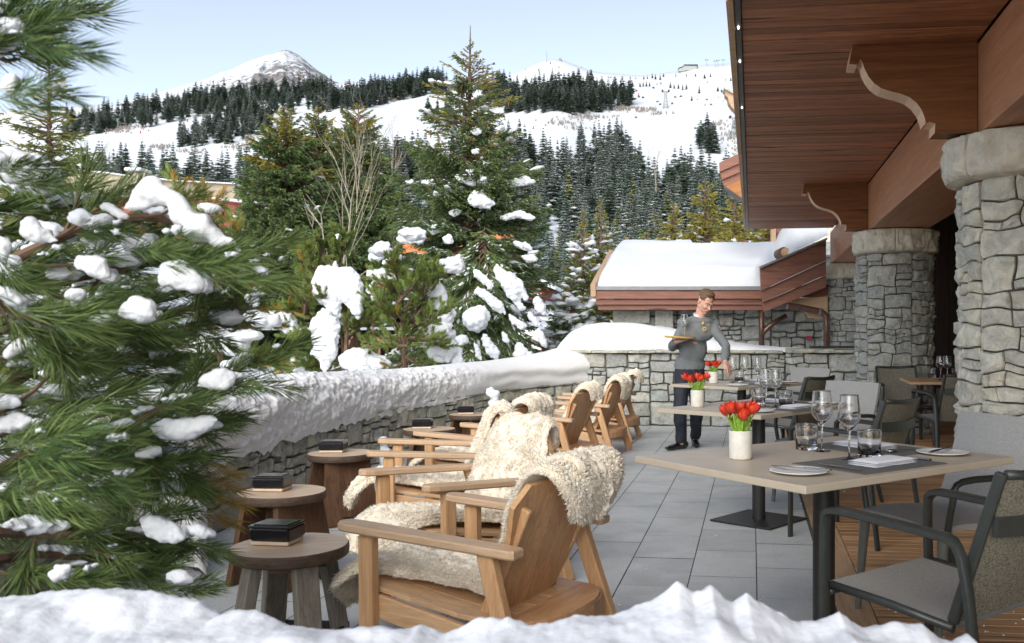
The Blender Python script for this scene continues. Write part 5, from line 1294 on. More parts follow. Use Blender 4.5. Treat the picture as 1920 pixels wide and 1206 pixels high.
# ---------------- stools ----------------
def make_stool(kind):
    t=empty('round_stool'); rr=random.Random(kind)
    mb=MB(); r=.212
    ph=[rr.uniform(0,6) for _ in range(3)]
    def rad(a): return r*(1+.012*math.sin(3*a+ph[0])+.008*math.sin(7*a+ph[1]))
    n=48; rings=[(.93,.402),(.99,.410),(1.0,.425),(.992,.440),(.97,.4475),(0.0,.449)]
    vs=[]
    for k,z in rings[:-1]: vs+=[(rad(2*pi*i/n)*k*math.cos(2*pi*i/n),rad(2*pi*i/n)*k*math.sin(2*pi*i/n),z) for i in range(n)]
    mb.mi=1; mb.add(vs,[tuple(range(n-1,-1,-1))]+[(j*n+i,j*n+(i+1)%n,(j+1)*n+(i+1)%n,(j+1)*n+i) for j in range(4) for i in range(n)])
    mb.mi=0; mb.add([vs[4*n+i] for i in range(n)],[tuple(range(n))])
    mb.obj('top',[M['stool_top'],M['stool_rim']],t)
    if kind==0:      # four heavy splayed legs held by an iron band
        for k in range(4):
            a=k*pi/2+.5; d=Vector((math.cos(a),math.sin(a),0)); mb=MB(); mb.beam(d*.205,d*.135+Vector((0,0,.40)),.085,.045,d,.004); mb.obj('leg',M['stool_leg'],t)
            
        mb=MB(); q=[Vector((math.cos(k*pi/2+.5),math.sin(k*pi/2+.5),0))*.222+Vector((0,0,.105)) for k in range(4)]
        for a,b in zip(q,q[1:]+q[:1]): mb.beam(a,b,.008,.030)
        mb.obj('iron_band',M['black'],t)
        mb=MB(); mb.box((0,0,.39),(.26,.10,.035)); mb.box((0,0,.389),(.10,.26,.03)); mb.obj('cross_bearer',M['stool'],t)
    else:            # slab sides
        for sx in (-1,1):
            mb=MB(); pl=[(-.185,0),(-.145,.402),(.145,.402),(.185,0),(.10,0),(.06,.05),(-.06,.05),(-.10,0)]
            Mr=Matrix.Rotation(sx*.16,3,'X'); vs=[]
            for th in (-.016,.016): vs+=[Mr@Vector((x,th,z-.40))+Vector((0,sx*.105,.40)) for x,z in pl]
            m=len(pl); mb.add(vs,[tuple(range(m)),tuple(range(2*m-1,m-1,-1))]+[(j,m+j,m+(j+1)%m,(j+1)%m) for j in range(m)]); mb.obj('side_panel',M['stool'],t)
        mb=MB(); mb.box((0,0,.20),(.024,.24,.35)); mb.obj('middle_panel',M['stool'],t)
    return t
st0,st1=make_stool(0),make_stool(1)
def make_box():
    t=empty('ash_box'); mb=MB(); mb.box((0,0,.008),(.148,.118,.014),None,1,.003); mb.obj('foot',M['foot_clay'],t)
    mb=MB(); mb.box((0,0,.040),(.158,.128,.050),None,1,.008); mb.obj('body',M['box_glaze'],t)
    mb=MB(); mb.box((0,0,.0685),(.162,.132,.009),None,1,.004); mb.box((0,0,.0745),(.13,.10,.004)); mb.obj('lid',M['box_glaze'],t)
    return t
bx0=make_box()
stools=[(-1.29,3.44,0,12,'nearest round stool with four grey splayed legs','black glazed lidded box on the nearest stool',.40),
 (-1.765,4.60,1,65,'round slab sided stool directly behind the nearest one','black glazed lidded box on the second stool',.1),
 (-1.95,6.08,1,40,'round slab sided stool in the middle of the row close to the wall','black glazed lidded box on the middle stool',.1),
 (-1.72,7.60,1,95,'round stool fourth from the front seen over the chair arms','black glazed lidded box on the fourth stool',.1),
 (-1.62,8.95,1,60,'dark round stool farthest back in front of the curved wall','black glazed lidded box on the farthest stool',.1)]
for i,(x,y,k,a,lab,lb,bo_) in enumerate(stools):
    src=st0 if k==0 else st1; c=src if i in (0,1) else copy_tree(src); c.location=(x,y,0); c.rotation_euler=(0,0,math.radians(a)); tag(c,lab,'stool','round wooden stools')
    b=bx0 if i==0 else copy_tree(bx0); b.location=(x-.06,y+.03,.4495); b.rotation_euler=(0,0,math.radians(-8+i*5)); tag(b,lb,'box','black boxes on the stools')
# ---------------- dining tables ----------------
def table(L,N,label,tm='table',base='plate',w=.92,l=1.16,z=.75):
    """L = left corner, N = near corner (world xy). short side L-N, long side from N"""
    L=Vector((*L,0)); N=Vector((*N,0)); a=(L-N); sw=a.length; a.normalize(); b=Vector((-a.y,a.x,0)); 
    if b.x<0: b=-b
    c=N+a*sw/2+b*l/2; rz=math.atan2(b.y,b.x); t=thing('dining_table',label,'table',c,rz,'dining tables')
    mb=MB(); mb.box((0,0,z-.013),(l,sw,.026),None,1,.002); mb.obj('tabletop',M[tm],t)
    mb=MB(); mb.lathe([(.043,.012),(.043,z-.03)],20); mb.obj('column',M['black'],t,smooth=True,angle=40)
    mb=MB(); mb.box((0,0,.008),(.46,.46,.012),Matrix.Rotation(0,3,'Z'),1,.003); mb.obj('base_plate',M['black'],t)
    mb=MB(); mb.box((0,0,z-.034),(.40,.10,.014)); mb.box((0,0,z-.036),(.10,.40,.012)); mb.obj('bearer',M['black'],t)
    return t,c,a,b
def make_dining(sling,name='terrace_chair'):
    """local: sitter faces +y"""
    t=empty(name)
    for sx in (-1,1):
        x=sx*.275
        # one bent profile: front leg, arm, rear post
        mb=MB(); p=spl([(x*1.03,.235,0),(x*1.02,.235,.30),(x,.238,.60),(x,.225,.655),(x,.19,.668)],3)+spl([(x,.12,.668),(x,-.15,.655),(x,-.225,.645),(x*.99,-.255,.60)],3)+spl([(x*.99,-.275,.50),(x,-.30,.30),(x*1.05,-.34,0)],3)
        n=len(p); 
        V=[]; px=Vector((1,0,0))
        for i,q in enumerate(p):
            d=(p[min(i+1,n-1)]-p[max(0,i-1)]).normalized(); nn=px.cross(d); hw_,hh=.019,.012
            if q.z>.64: hw_=.024
            V+=[q+px*hw_*a_+nn*hh*b_ for a_,b_ in ((-1,-.6),(-.6,-1),(.6,-1),(1,-.6),(1,.6),(.6,1),(-.6,1),(-1,.6))]
        fs=[(i*8+k,i*8+(k+1)%8,(i+1)*8+(k+1)%8,(i+1)*8+k) for i in range(n-1) for k in range(8)]+[tuple(range(7,-1,-1)),tuple(range((n-1)*8,n*8))]
        mb.add(V,fs); mb.obj('leg_and_arm',M['frame'],t,smooth=True,angle=50)
        mb=MB(); mb.tube([(sx*.262,.22,.425),(sx*.262,0,.415),(sx*.262,-.22,.395)],[.014]*3,8); mb.obj('seat_rail',M['frame'],t,smooth=True)
        mb=MB(); mb.beam((sx*.235,-.20,.40),(sx*.222,-.345,.845),.022,.034,(0,1,0),.006); mb.obj('back_post',M['frame'],t)
    mb=MB()
    def fs_(s,tt):
        x=lerp(-.25,.25,s); y=lerp(.24,-.22,tt); return Vector((x,y,.432-.022*math.sin(pi*s)*math.sin(pi*min(1,tt*1.05))-.035*tt))
    mb.grid(fs_,15,15); mb.grid(lambda s,tt: fs_(1-s,tt)-Vector((0,0,.006)),15,15); mb.obj('seat',M['sling_grey'],t,smooth=True)
    mb=MB()
    def fb_(s,tt): 
        h=tt; x=lerp(-1,1,s)*lerp(.228,.212,tt); y=-.205-.148*h; z=.405+.435*h; return Vector((x,y-.03*math.sin(pi*s)*(.4+.6*h),z+ (-.012*math.sin(pi*s))*h))
    mb.grid(fb_,15,11); mb.grid(lambda s,tt: fb_(1-s,tt)+Vector((0,-.006,0)),15,11); mb.obj('backrest',M[sling],t,smooth=True)
    def bar(h,r,nm,off=0):
        mb=MB(); mb.tube([fb_(s,h)+Vector((0,off,0)) for s in np.linspace(0,1,9)],[r]*9,8); mb.obj(nm,M['frame'],t,smooth=True)
    bar(1.0,.014,'top_rail'); 
    mb=MB(); P9=[fb_(s,.66)+Vector((0,-.02,0)) for s in np.linspace(0,1,9)]
    V=[]; 
    for q in P9: V+=[q+Vector((0,-.008,-.028)),q+Vector((0,-.008,.028)),q+Vector((0,.008,.028)),q+Vector((0,.008,-.028))]
    mb.add(V,[(i*4+k,i*4+(k+1)%4,(i+1)*4+(k+1)%4,(i+1)*4+k) for i in range(8) for k in range(4)]+[(3,2,1,0),(32,33,34,35)]); mb.obj('cross_rail',M['frame'],t)
    mb=MB(); mb.tube([(-.285,-.32,.14),(-.15,-.345,.165),(0,-.35,.17),(.15,-.345,.165),(.285,-.32,.14)],[.010]*5,8); mb.obj('stretcher',M['frame'],t,smooth=True); mb=MB(); mb.tube([(-.262,.235,.40),(.262,.235,.40)],.012,8); mb.obj('front_rail',M['frame'],t,smooth=True)
    return t
def make_shell():
    """grey fully covered chair with slim tapering legs"""
    t=empty('padded_chair')
    prof=spl([(0,.25,.425),(0,.10,.44),(0,-.10,.43),(0,-.19,.455),(0,-.245,.56),(0,-.30,.72),(0,-.335,.86)],4); n=len(prof)
    mb=MB()
    def f(s,tt,off=0):
        i=tt*(n-1); k=min(n-2,int(i)); p=prof[k].lerp(prof[k+1],i-k); x=lerp(-.245,.245,s); b=.03*math.sin(pi*s)
        d=(prof[k+1]-prof[k]).normalized(); nn=Vector((0,d.z,-d.y)); return Vector((x,p.y,p.z))+nn*(off+ b*(1 if tt>.5 else .6))*1
    mb.grid(lambda s,tt: f(s,tt),14,30); mb.grid(lambda s,tt: f(1-s,tt,.022),14,30)
    for s in (0,1): mb.add([p for tt in np.linspace(0,1,30) for p in (f(s,tt),f(s,tt,.022))],[(2*i,2*i+1,2*i+3,2*i+2) for i in range(29)])
    mb.add([p for s in np.linspace(0,1,14) for p in (f(s,1),f(s,1,.022))],[(2*i,2*i+1,2*i+3,2*i+2) for i in range(13)])
    mb.add([p for s in np.linspace(0,1,14) for p in (f(s,0),f(s,0,.022))],[(2*i,2*i+1,2*i+3,2*i+2) for i in range(13)])
    mb.obj('seat_and_back',M['sling_grey'],t,smooth=True,angle=60)
    for sx in (-1,1):
        mb=MB(); mb.tube([(sx*.262,.25,0),(sx*.25,.215,.43)],[.013,.024],10); mb.obj('leg',M['olive_frame'],t,smooth=True,angle=60)
        mb=MB(); mb.tube([(sx*.262,-.33,0),(sx*.245,-.19,.43)],[.013,.022],10); mb.obj('leg',M['frame'],t,smooth=True,angle=60)
        mb=MB(); mb.tube(spl([(sx*.25,.20,.40),(sx*.285,.20,.56),(sx*.285,.15,.64),(sx*.285,-.15,.64),(sx*.25,-.27,.62)],4),.014,8); mb.obj('arm',M['frame'],t,smooth=True)
    mb=MB(); mb.beam((-.25,.19,.405),(.25,.19,.405),.03,.02); mb.beam((-.25,-.19,.405),(.25,-.19,.405),.03,.02); mb.obj('under_frame',M['frame'],t)
    return t
dc0,sh0=make_dining('sling_tan'),make_shell()
first={id(dc0):True,id(sh0):True}
def put(src,x,y,a,lab,cat='chair',group=None):
    c=src if first.get(id(src)) else copy_tree(src); first[id(src)]=False
    c.location=(x,y,c.location.z*0); c.rotation_euler=(0,0,math.radians(a-90)); return tag(c,lab,cat,group)
T1,c1,a1,b1=table((-.02,3.63),(.517,2.91),'nearest beige dining table laid with glasses, napkins and a pot of tulips')
T2,c2,a2,b2=table((.107,5.91),(.702,5.41),'second beige dining table, in the middle of the row')
T3,c3,a3,b3=table((.283,8.71),(.86,8.17),'farthest beige dining table, which the waiter is laying')
T4,c4,a4,b4=table((2.78,9.98),(2.64,9.10),'teak topped dining table standing on the deck between the stone columns','table_wood')
gd='black framed woven terrace chairs'; gs='grey padded chairs'
put(dc0,.955,2.965,128,'black framed woven armchair at the right edge, nearest of all the dining chairs','chair',gd)
put(dc0,1.27,5.68,139,'black framed woven chair with its back to us at the middle dining table','chair',gd)
put(dc0,1.33,8.42,137,'black framed woven chair with its back to us at the farthest dining table','chair',gd)
put(dc0,2.98,8.93,97,'black framed woven chair half hidden by the near stone column, at the deck table','chair',gd)
put(dc0,2.92,10.35,268,'black framed woven chair behind the deck table facing us','chair',gd)
put(sh0,1.30,4.00,203,'light grey padded chair at the far right of the nearest dining table','chair',gs)
put(sh0,1.33,6.74,218,'light grey padded chair behind the middle dining table','chair',gs)
put(sh0,1.52,9.38,222,'light grey padded chair behind the farthest dining table','chair',gs)
# ---------------- tableware ----------------
def tulips(seed,nf):
    t=empty('tulip_pot'); rr=random.Random(seed)
    mb=MB(); mb.lathe([(.038,0),(.0425,.004),(.0435,.012),(.0445,.106),(.0435,.109),(.041,.108),(.040,.06)],28,cap1=True); mb.obj('pot',M['pot'],t,smooth=True,angle=40)
    for k in range(nf):
        a=2*pi*k/nf+rr.uniform(-.3,.3); ro=rr.uniform(.035,.066) if k else .0; p=Vector((math.cos(a)*ro,math.sin(a)*ro,rr.uniform(.165,.198)-.2*ro)); b=Vector((math.cos(a)*.016,math.sin(a)*.016,.09))
        s=MB(); s.tube(spl([b,b.lerp(p,.5)+Vector((math.cos(a)*.006,math.sin(a)*.006,0)),p],3),.0028,6); s.obj('stem',M['tulip_green'],t,smooth=True)
        mb=MB(); ax=(p-b).normalized(); ax=(ax+Vector((math.cos(a),math.sin(a),0))*.25).normalized(); x=ax.cross(Vector((.3,.2,1))).normalized(); y=ax.cross(x); hh=rr.uniform(.052,.062); rw=rr.uniform(.022,.026)
        for j in range(6):
            a2=2*pi*j/6+rr.uniform(-.1,.1); inn=.82 if j%2 else 1.0
            def pf(u_,v_,a2=a2,inn=inn,op=rr.uniform(.8,1.1)):
                w=(u_*2-1)*math.sin(min(1,v_*1.02+.12)*pi)**.7*.75; ang=a2+w; r=rw*inn*(math.sin(min(1,v_*1.15+.12)*pi*.56)**.7)*(1-.25*max(0,v_-.6)*op)
                return p-ax*.004+ax*(hh*v_*(1-.10*(u_*2-1)**2))+(x*math.cos(ang)+y*math.sin(ang))*r
            mb.grid(pf,6,8)
        mb.obj('blossom',M['petal'],t,smooth=True)
    for k in range(7):
        a=2*pi*k/7+rr.uniform(-.3,.3); mb=MB(); L_=rr.uniform(.06,.10); o=Vector((math.cos(a),math.sin(a),0)); s_=Vector((-o.y,o.x,0)); b=o*.014+Vector((0,0,.08))
        def lf(u_,v_,L_=L_,o=o,s_=s_,b=b):
            w=.017*math.sin(min(1,v_*.95+.05)*pi)**.6; return b+o*(.045*v_**1.6)+Vector((0,0,L_*v_))+s_*w*(u_*2-1)+o*(-.006*(1-(u_*2-1)**2))
        mb.grid(lf,5,9); mb.obj('leaf',M['tulip_green'],t,smooth=True)
    return t
for i,(x,y,nf,lab) in enumerate(((.382,3.54,9,'beige pot of red tulips on the nearest table, the largest in view'),(.372,6.03,6,'beige pot of orange red tulips on the middle table'),(.70,8.86,8,'beige pot of red tulips on the farthest table, by the waiter'))):
    o=tulips(50+i,nf); o.location=(x,y,.7505); o.rotation_euler=(0,0,i*.7); tag(o,lab,'flower pot','pots of tulips')
def wine():
    mb=MB(); out=[(.0,0),(.034,.0012),(.034,.0022),(.012,.005),(.004,.012),(.0035,.06),(.0038,.095),(.008,.106),(.022,.122),(.038,.142),(.0425,.155),(.040,.185),(.0345,.234),(.0341,.2372),(.0339,.238)]
    inn=[(.0335,.238),(.0333,.2372),(.0337,.234),(.039,.185),(.0415,.155),(.037,.143),(.021,.1235),(.006,.109),(.0,.1085)]
    mb.lathe(out+inn,32,cap0=False,cap1=False); return mb.mesh('wine_glass',M['glass'],smooth=True)
def tumbler():
    mb=MB(); n=40; 
    rr=random.Random(5)
    prof=[(.0,.0),(.038,.0),(.042,.004),(.0425,.03),(.0435,.06),(.045,.095),(.0454,.0985),(.0452,.1)]+[(.0438,.1),(.0434,.0985),(.043,.093),(.040,.05),(.038,.014),(.0,.011)]
    vs=[]
    for k,(r,z) in enumerate(prof):
        for i in range(n):
            a=2*pi*i/n; f=1.0
            if 1<k<5: f=1+.035*mn.noise(Vector((math.cos(a)*3.2,math.sin(a)*3.2,z*60)))*1.6
            vs.append((r*f*math.cos(a),r*f*math.sin(a),z))
    mb.add(vs,[(j*n+i,j*n+(i+1)%n,(j+1)*n+(i+1)%n,(j+1)*n+i) for j in range(len(prof)-1) for i in range(n)]); return mb.mesh('tumbler',M['glass'],smooth=True)
WG,TG=wine(),tumbler()
def ob_(name,me,x,y,lab,cat,grp,rz=0,z=.7506,sc=1.0):
    o=link(name,me); o.location=(x,y,z); o.rotation_euler=(0,0,rz); o.scale=(sc,)*3; return tag(o,lab,cat,grp)
gw='stemmed wine glasses'; gt='cut glass tumblers'
def AT(u,v,z=.7506): p=G(u,v,z); return p.x,p.y
for (u,v,me,nm,lab) in ((1545,862,WG,'wine_glass','wine glass on the nearest table, the left one of the pair'),(1592,862,WG,'wine_glass','wine glass on the nearest table, the right one of the pair'),
  (1512,843,TG,'tumbler','tumbler on the nearest table, left of both wine glasses'),(1630,857,TG,'tumbler','tumbler on the nearest table, right of both wine glasses'),
  (1436,762,WG,'wine_glass','wine glass on the middle table, the left one of the pair'),(1454,764,WG,'wine_glass','wine glass on the middle table, the right one of the pair'),
  (1422,758,TG,'tumbler','tumbler on the middle table, left of the wine glasses'),(1473,762,TG,'tumbler','tumbler on the middle table, right of the wine glasses'),
  (1396,717,WG,'wine_glass','wine glass on the farthest table beside the tumbler'),(1420,719,WG,'wine_glass','rightmost wine glass on the farthest table'),(1374,718,WG,'wine_glass','wine glass whose foot the waiter is setting down'),
  (1386,716,TG,'tumbler','only tumbler on the farthest table'),
  (1763,713,WG,'wine_glass','left wine glass on the deck table'),(1776,713,WG,'wine_glass','right wine glass on the deck table'),(1747,708,TG,'tumbler','left tumbler on the deck table'),(1793,709,TG,'tumbler','right tumbler on the deck table, against the column')):
    if u==1545: v=846; u=1541
    x,y=AT(u,v); ob_(nm,me,x,y,lab,'glass',gw if me is WG else gt,R.uniform(0,6),sc=1.04 if me is TG else 1.03)
def flat(nm,mat,lx,ly,th,bev=.002):
    mb=MB(); mb.box((0,0,th/2),(lx,ly,th),None,1,bev); return mb.mesh(nm,M[mat])
PM=flat('placemat','mat',.46,.34,.0025,.001)
def napk(seed):
    mb=MB(); rr=random.Random(seed)
    for k in range(3):
        z=k*.006
        def f(s,t,z=z,k=k): return Vector(((s-.5)*(.25-.006*k)+.004*mn.noise(Vector((t*4,k,seed))),(t-.5)*(.125-.004*k)+.003*mn.noise(Vector((s*4,k,seed+3))),z+.006*(1-max(abs(2*s-1),abs(2*t-1))**10)+.0015*mn.noise(Vector((s*5,t*5,k+seed)))))
        mb.grid(f,16,12); mb.grid(lambda s,t,z=z: Vector(((.5-s)*.25,(t-.5)*.125,z+.0005)),2,2)
    return mb.mesh('napkin',M['napkin'],smooth=True)
NK=napk(1)
mb=MB(); mb.lathe([(.0,.002),(.055,.0),(.060,.002),(.098,.010),(.101,.012),(.100,.0135),(.092,.0115),(.058,.0055),(.0,.005)],44,cap0=False,cap1=False); PL=mb.mesh('side_plate',M['china'],smooth=True)
def knife():
    mb=MB(); mb.box((-.055,0,.0045),(.10,.014,.007),None,1,.003)
    mb.prism([(-.005,-.006),(.09,-.010),(.115,.0),(.105,.006),(-.005,.006)],.003,.0055,'z'); return mb.mesh('table_knife',M['steel'])
def fork():
    mb=MB(); mb.beam((-.10,0,.004),(.015,0,.007),.011,.003,(0,0,1),.001); mb.box((.028,0,.006),(.030,.022,.0025),None,1,.001)
    for k in range(4): mb.box((.062,-.0085+.0057*k,.0065),(.045,.0026,.002))
    return mb.mesh('table_fork',M['steel'])
def spoon():
    mb=MB(); mb.beam((-.09,0,.004),(.02,0,.007),.009,.003,(0,0,1),.001); mb.ball((.045,0,.008),(.030,.020,.006),12,6); return mb.mesh('table_spoon',M['steel'],smooth=True)
KN,FK,SP=knife(),fork(),spoon()
def lay(c,a,b,tab,who):
    ang=math.atan2(b.y,b.x); nf=c-a*.20; 
    # seat at the long near side
    p=c-a*(.24)-b*.02; ob_('placemat',PM,p.x,p.y,'grey placemat on the near side of the '+who,'placemat','placemats',ang,.7503)
    p=c-a*.27+b*.02; ob_('napkin',NK,p.x,p.y,'folded white napkin on the near side of the '+who,'napkin','napkins',ang+.02,.7535)
    p=c-a*.25-b*.40; ob_('side_plate',PL,p.x,p.y,'small white plate at the near corner of the '+who,'plate','side plates',0,.7503)
    ob_('table_knife',KN,p.x+.01,p.y,'knife lying across the small plate at the near corner of the '+who,'knife','knives',ang+pi*.62,.7645)
    p=c-a*.26-b*.21; ob_('table_fork',FK,p.x,p.y,'fork on the grey placemat on the near side of the '+who,'fork','forks',ang+pi*.5,.7535)
    p=c-a*.24+b*.20; ob_('table_knife',KN,p.x,p.y,'knife right of the napkin on the near side of the '+who,'knife','knives',ang+pi*.5+.03,.7535)
    # seat at the short right side
    p=c+b*.34+a*.05; ob_('placemat',PM,p.x,p.y,'grey placemat on the right side of the '+who,'placemat','placemats',ang+pi/2,.7507)
    p=c+b*.36+a*.10; ob_('napkin',NK,p.x,p.y,'folded white napkin on the right side of the '+who,'napkin','napkins',ang+pi/2,.7537)
    p=c+b*.42-a*.24; ob_('side_plate',PL,p.x,p.y,'small white plate at the right corner of the '+who,'plate','side plates',0,.7503)
    ob_('table_knife',KN,p.x-.01,p.y,'knife lying across the small plate at the right corner of the '+who,'knife','knives',ang+.25,.7645)
    p=c+b*.33-a*.10; ob_('table_spoon',SP,p.x,p.y,'spoon on the grey placemat on the right side of the '+who,'spoon','spoons',ang+pi,.7537)
lay(c1,a1,b1,T1,'nearest table'); lay(c2,a2,b2,T2,'middle table'); lay(c3,a3,b3,T3,'farthest table')
p=c4-a4*.1; ob_('napkin',NK,p.x-.1,p.y-.1,'folded white napkin on the deck table','napkin','napkins',.2,.7510)
# ---------------- the waiter ----------------
def capsule(mb,a,b,ra,rb=None,n=12,flat=1.0):
    rb=ra if rb is None else rb; a=Vector(a); b=Vector(b); d=(b-a); L=d.length; d=d.normalized(); pts=[];rs=[]
    for k in range(5): t=k/4*pi/2; pts.append(a-d*ra*math.cos(t)); rs.append(max(1e-4,ra*math.sin(t)))
    for k in range(1,5): t=k/4*pi/2; pts.append(b+d*rb*math.sin(t)); rs.append(max(1e-4,rb*math.cos(t)))
    pts.insert(5,b); rs.insert(5,rb)
    mb.tube(pts,rs,n,True,flat)
def frame3(f,up=(0,0,1)):
    y=Vector(f).normalized(); x=y.cross(Vector(up)).normalized(); z=x.cross(y); return Matrix((x,y,z)).transposed()
W=P
pb=W(1292,V0,9.85); pb.z=0
pr=thing('person','waiter in a grey sweater and dark trousers leaning to lay the farthest table','person',pb)
def L_(p): return Vector(p)-pb
hipL,hipR=L_(W(1279,698,9.76)),L_(W(1307,698,9.76)); kneeL,kneeR=L_(W(1275,765,9.66)),L_(W(1307,765,9.86)); ankL,ankR=L_(W(1277,830,9.80)),L_(W(1304,824,10.12))
pel=L_(W(1293,694,9.76)); waist=L_(W(1299,656,9.72)); chest=L_(W(1308,622,9.66)); nb=L_(W(1312,594,9.62)); head=L_(W(1323,566,9.55))
shR,shL=L_(W(1279,606,9.68)),L_(W(1342,608,9.66)); elR,elL=L_(W(1261,651,9.74)),L_(W(1361,650,9.50)); wrR,wrL=L_(W(1263,644,9.50)),L_(W(1360,679,9.30))
Mh=frame3((.46,-.80,-.60),(.16,-.1,1))
skin=MB()
def hp(x,y,z): return head+Mh@Vector((x,y,z))
skin.ball(hp(0,-.012,.030),(.073,.092,.088),16,12,Mh); skin.ball(hp(0,.020,-.010),(.066,.072,.080),14,10,Mh)
skin.ball(hp(0,.034,-.060),(.050,.052,.048),12,9,Mh); skin.ball(hp(0,.064,-.092),(.022,.020,.020),10,8,Mh)
capsule(skin,hp(0,.084,.012),hp(0,.108,-.028),.007,.012); skin.ball(hp(0,.100,-.030),(.016,.012,.009),8,6,Mh)
for sx in (-1,1):
    skin.ball(hp(sx*.030,.066,-.025),(.024,.022,.024),10,8,Mh); skin.ball(hp(sx*.076,-.008,-.008),(.009,.018,.030),8,8,Mh); capsule(skin,hp(sx*.012,.086,.022),hp(sx*.046,.072,.022),.008,.008)
    capsule(skin,hp(sx*.03,.03,-.075),hp(sx*.058,-.01,-.045),.018,.02)
capsule(skin,hp(-.016,.086,-.058),hp(.016,.086,-.058),.008,.008)
capsule(skin,nb-Vector((0,0,.03)),hp(0,-.02,-.05),.060,.054)
for a,b,r0,r1 in ((pel,waist,.085,.08),(waist,chest,.08,.085),(chest,nb,.08,.05),(chest,shR,.04,.03),(chest,shL,.04,.03),(shR,elR,.030,.030),(elR,wrR,.030,.026),(shL,elL,.030,.030),(elL,wrL,.030,.026),(pel,hipL,.07,.06),(pel,hipR,.07,.06),(hipL,kneeL,.06,.045),(kneeL,ankL,.042,.033),(hipR,kneeR,.06,.045),(kneeR,ankR,.048,.035)): capsule(skin,a,b,r0,r1)
# right hand, palm up beneath the tray; left hand reaching down
def hand(w,palm,fw,nrm,curl,thumb,sp=.019,side=1):
    fw=Vector(fw).normalized(); nrm=Vector(nrm).normalized(); sd=fw.cross(nrm).normalized()*side; palm=Vector(palm)
    capsule(skin,w,palm-fw*.025,.026,.028)
    for k in range(4): capsule(skin,palm-fw*.035+sd*(k-1.5)*.014,palm+fw*.028+sd*(k-1.5)*.020,.015,.013)
    for k,(l1,l2,l3) in enumerate(((.036,.024,.018),(.042,.028,.020),(.038,.026,.019),(.030,.019,.016))):
        p=palm+fw*.034+sd*(k-1.5)*.0205; d=(fw+sd*(k-1.5)*.10).normalized(); c=curl*(1+.12*k)
        for j,l in enumerate((l1,l2,l3)):
            d=(d*math.cos(c)+nrm*math.sin(c)).normalized(); q=p+d*l; capsule(skin,p,q,.0092-.0009*j,.0085-.0009*j,8); p=q
    p=palm-fw*.02-sd*.030; 
    for d,l,r in zip(thumb,(.034,.028,.022),(.0125,.0105,.009)): d=Vector(d).normalized(); q=p+d*l; capsule(skin,p,q,r,r-.001,8); p=q
tr_c=L_(W(1275,633,9.46))
palmR=tr_c+Vector((-.010,.03,-.040)); hand(wrR,palmR,(1,-.15,.10),(0,0,1),.12,((-.2,-1,.2),(.3,-.9,.2),(.6,-.6,.2)))
palmL=wrL+Vector((.014,-.055,-.040)); hand(wrL,palmL,(.40,-.60,-.60),(-.6,.35,-.5),.33,((-.2,-.5,-.7),(.25,-.3,-.9),(.35,-.2,-.9)))
me=remesh(skin.mesh('b',M['skin']),.0058,3,M['skin'],'body'); link('body',me,pr)
# hair
hm=MB(); hm.ball(hp(0,-.022,.058),(.0755,.090,.070),16,12,Mh); hm.ball(hp(0,.012,.104),(.056,.060,.028),12,8,Mh); hm.ball(hp(.006,.046,.108),(.044,.026,.018),12,8,Mh); hm.ball(hp(0,-.060,.015),(.060,.046,.052),12,8,Mh)
for sx in (-1,1): hm.ball(hp(sx*.045,-.005,.050),(.034,.055,.050),10,8,Mh); hm.ball(hp(sx*.066,.002,.028),(.008,.016,.022),8,6,Mh)
link('hair',remesh(hm.mesh('h',M['hair']),.007,2,M['hair'],'hair',(.006,60)),pr)
for sx in (-1,1):
    mb=MB(); mb.ball(hp(sx*.030,.078,.004),(.0095,.007,.0042),10,8,Mh); e=mb.obj('eye',M['china'],pr,smooth=True)
    mb=MB(); mb.ball(hp(sx*.030,.0845,.002),(.0045,.0022,.0036),8,6,Mh); mb.obj('iris',M['black'],e)
    mb=MB(); mb.tube([hp(sx*.014,.095,.022),hp(sx*.03,.092,.028),hp(sx*.048,.078,.024)],[.003,.004,.002],6); mb.obj('eyebrow',M['hair'],pr)
mb=MB(); capsule(mb,hp(-.018,.093,-.058),hp(.018,.093,-.058),.0045,.0045,8); mb.obj('lips',M['lip'],pr,smooth=True)
# sweater
sw=MB()
sw.ball(chest+Vector((0,.0,.025)),(.185,.116,.150),18,12,Matrix.Rotation(-.10,3,'Y')); sw.ball(waist+Vector((0,.0,.02)),(.150,.112,.19),18,12); sw.ball(pel+Vector((0,.0,.055)),(.165,.118,.13),18,10)
sw.ball(nb+Vector((0,.01,-.045)),(.150,.085,.060),14,8)
capsule(sw,shR+Vector((.03,0,-.015)),elR,.060,.052); capsule(sw,elR,wrR,.052,.038); capsule(sw,shL-Vector((.03,0,.015)),elL,.060,.050); capsule(sw,elL,wrL+Vector((0,.02,.02)),.050,.036)
capsule(sw,chest+Vector((-.10,0,.06)),shR,.068,.052); capsule(sw,chest+Vector((.10,0,.06)),shL,.068,.052)
for k in range(4): 
    q=elL.lerp(wrL,.1+.2*k); capsule(sw,q+Vector((-.022,0,.01)),q+Vector((.022,0,-.012)),.030,.030)
me=remesh(sw.mesh('s',M['sweater']),.010,7,M['sweater'],'sweater',(.009,8))
# flatten the hem
for v in me.vertices:
    hz=pel.z-.028
    if v.co.z<hz and (v.co-wrL).length>.20: v.co.z=hz+(v.co.z-hz)*.12
link('sweater',me,pr)
mb=MB()
for k in range(14):
    a0=2*pi*k/14; a1=2*pi*(k+1)/14; f=lambda a: nb+Vector((.064*math.cos(a)+.004,.060*math.sin(a),.022-.016*(-math.sin(a))))
    mb.beam(f(a0),f(a1),.008,.022)
mb.obj('shirt_collar',M['white_shirt'],pr)
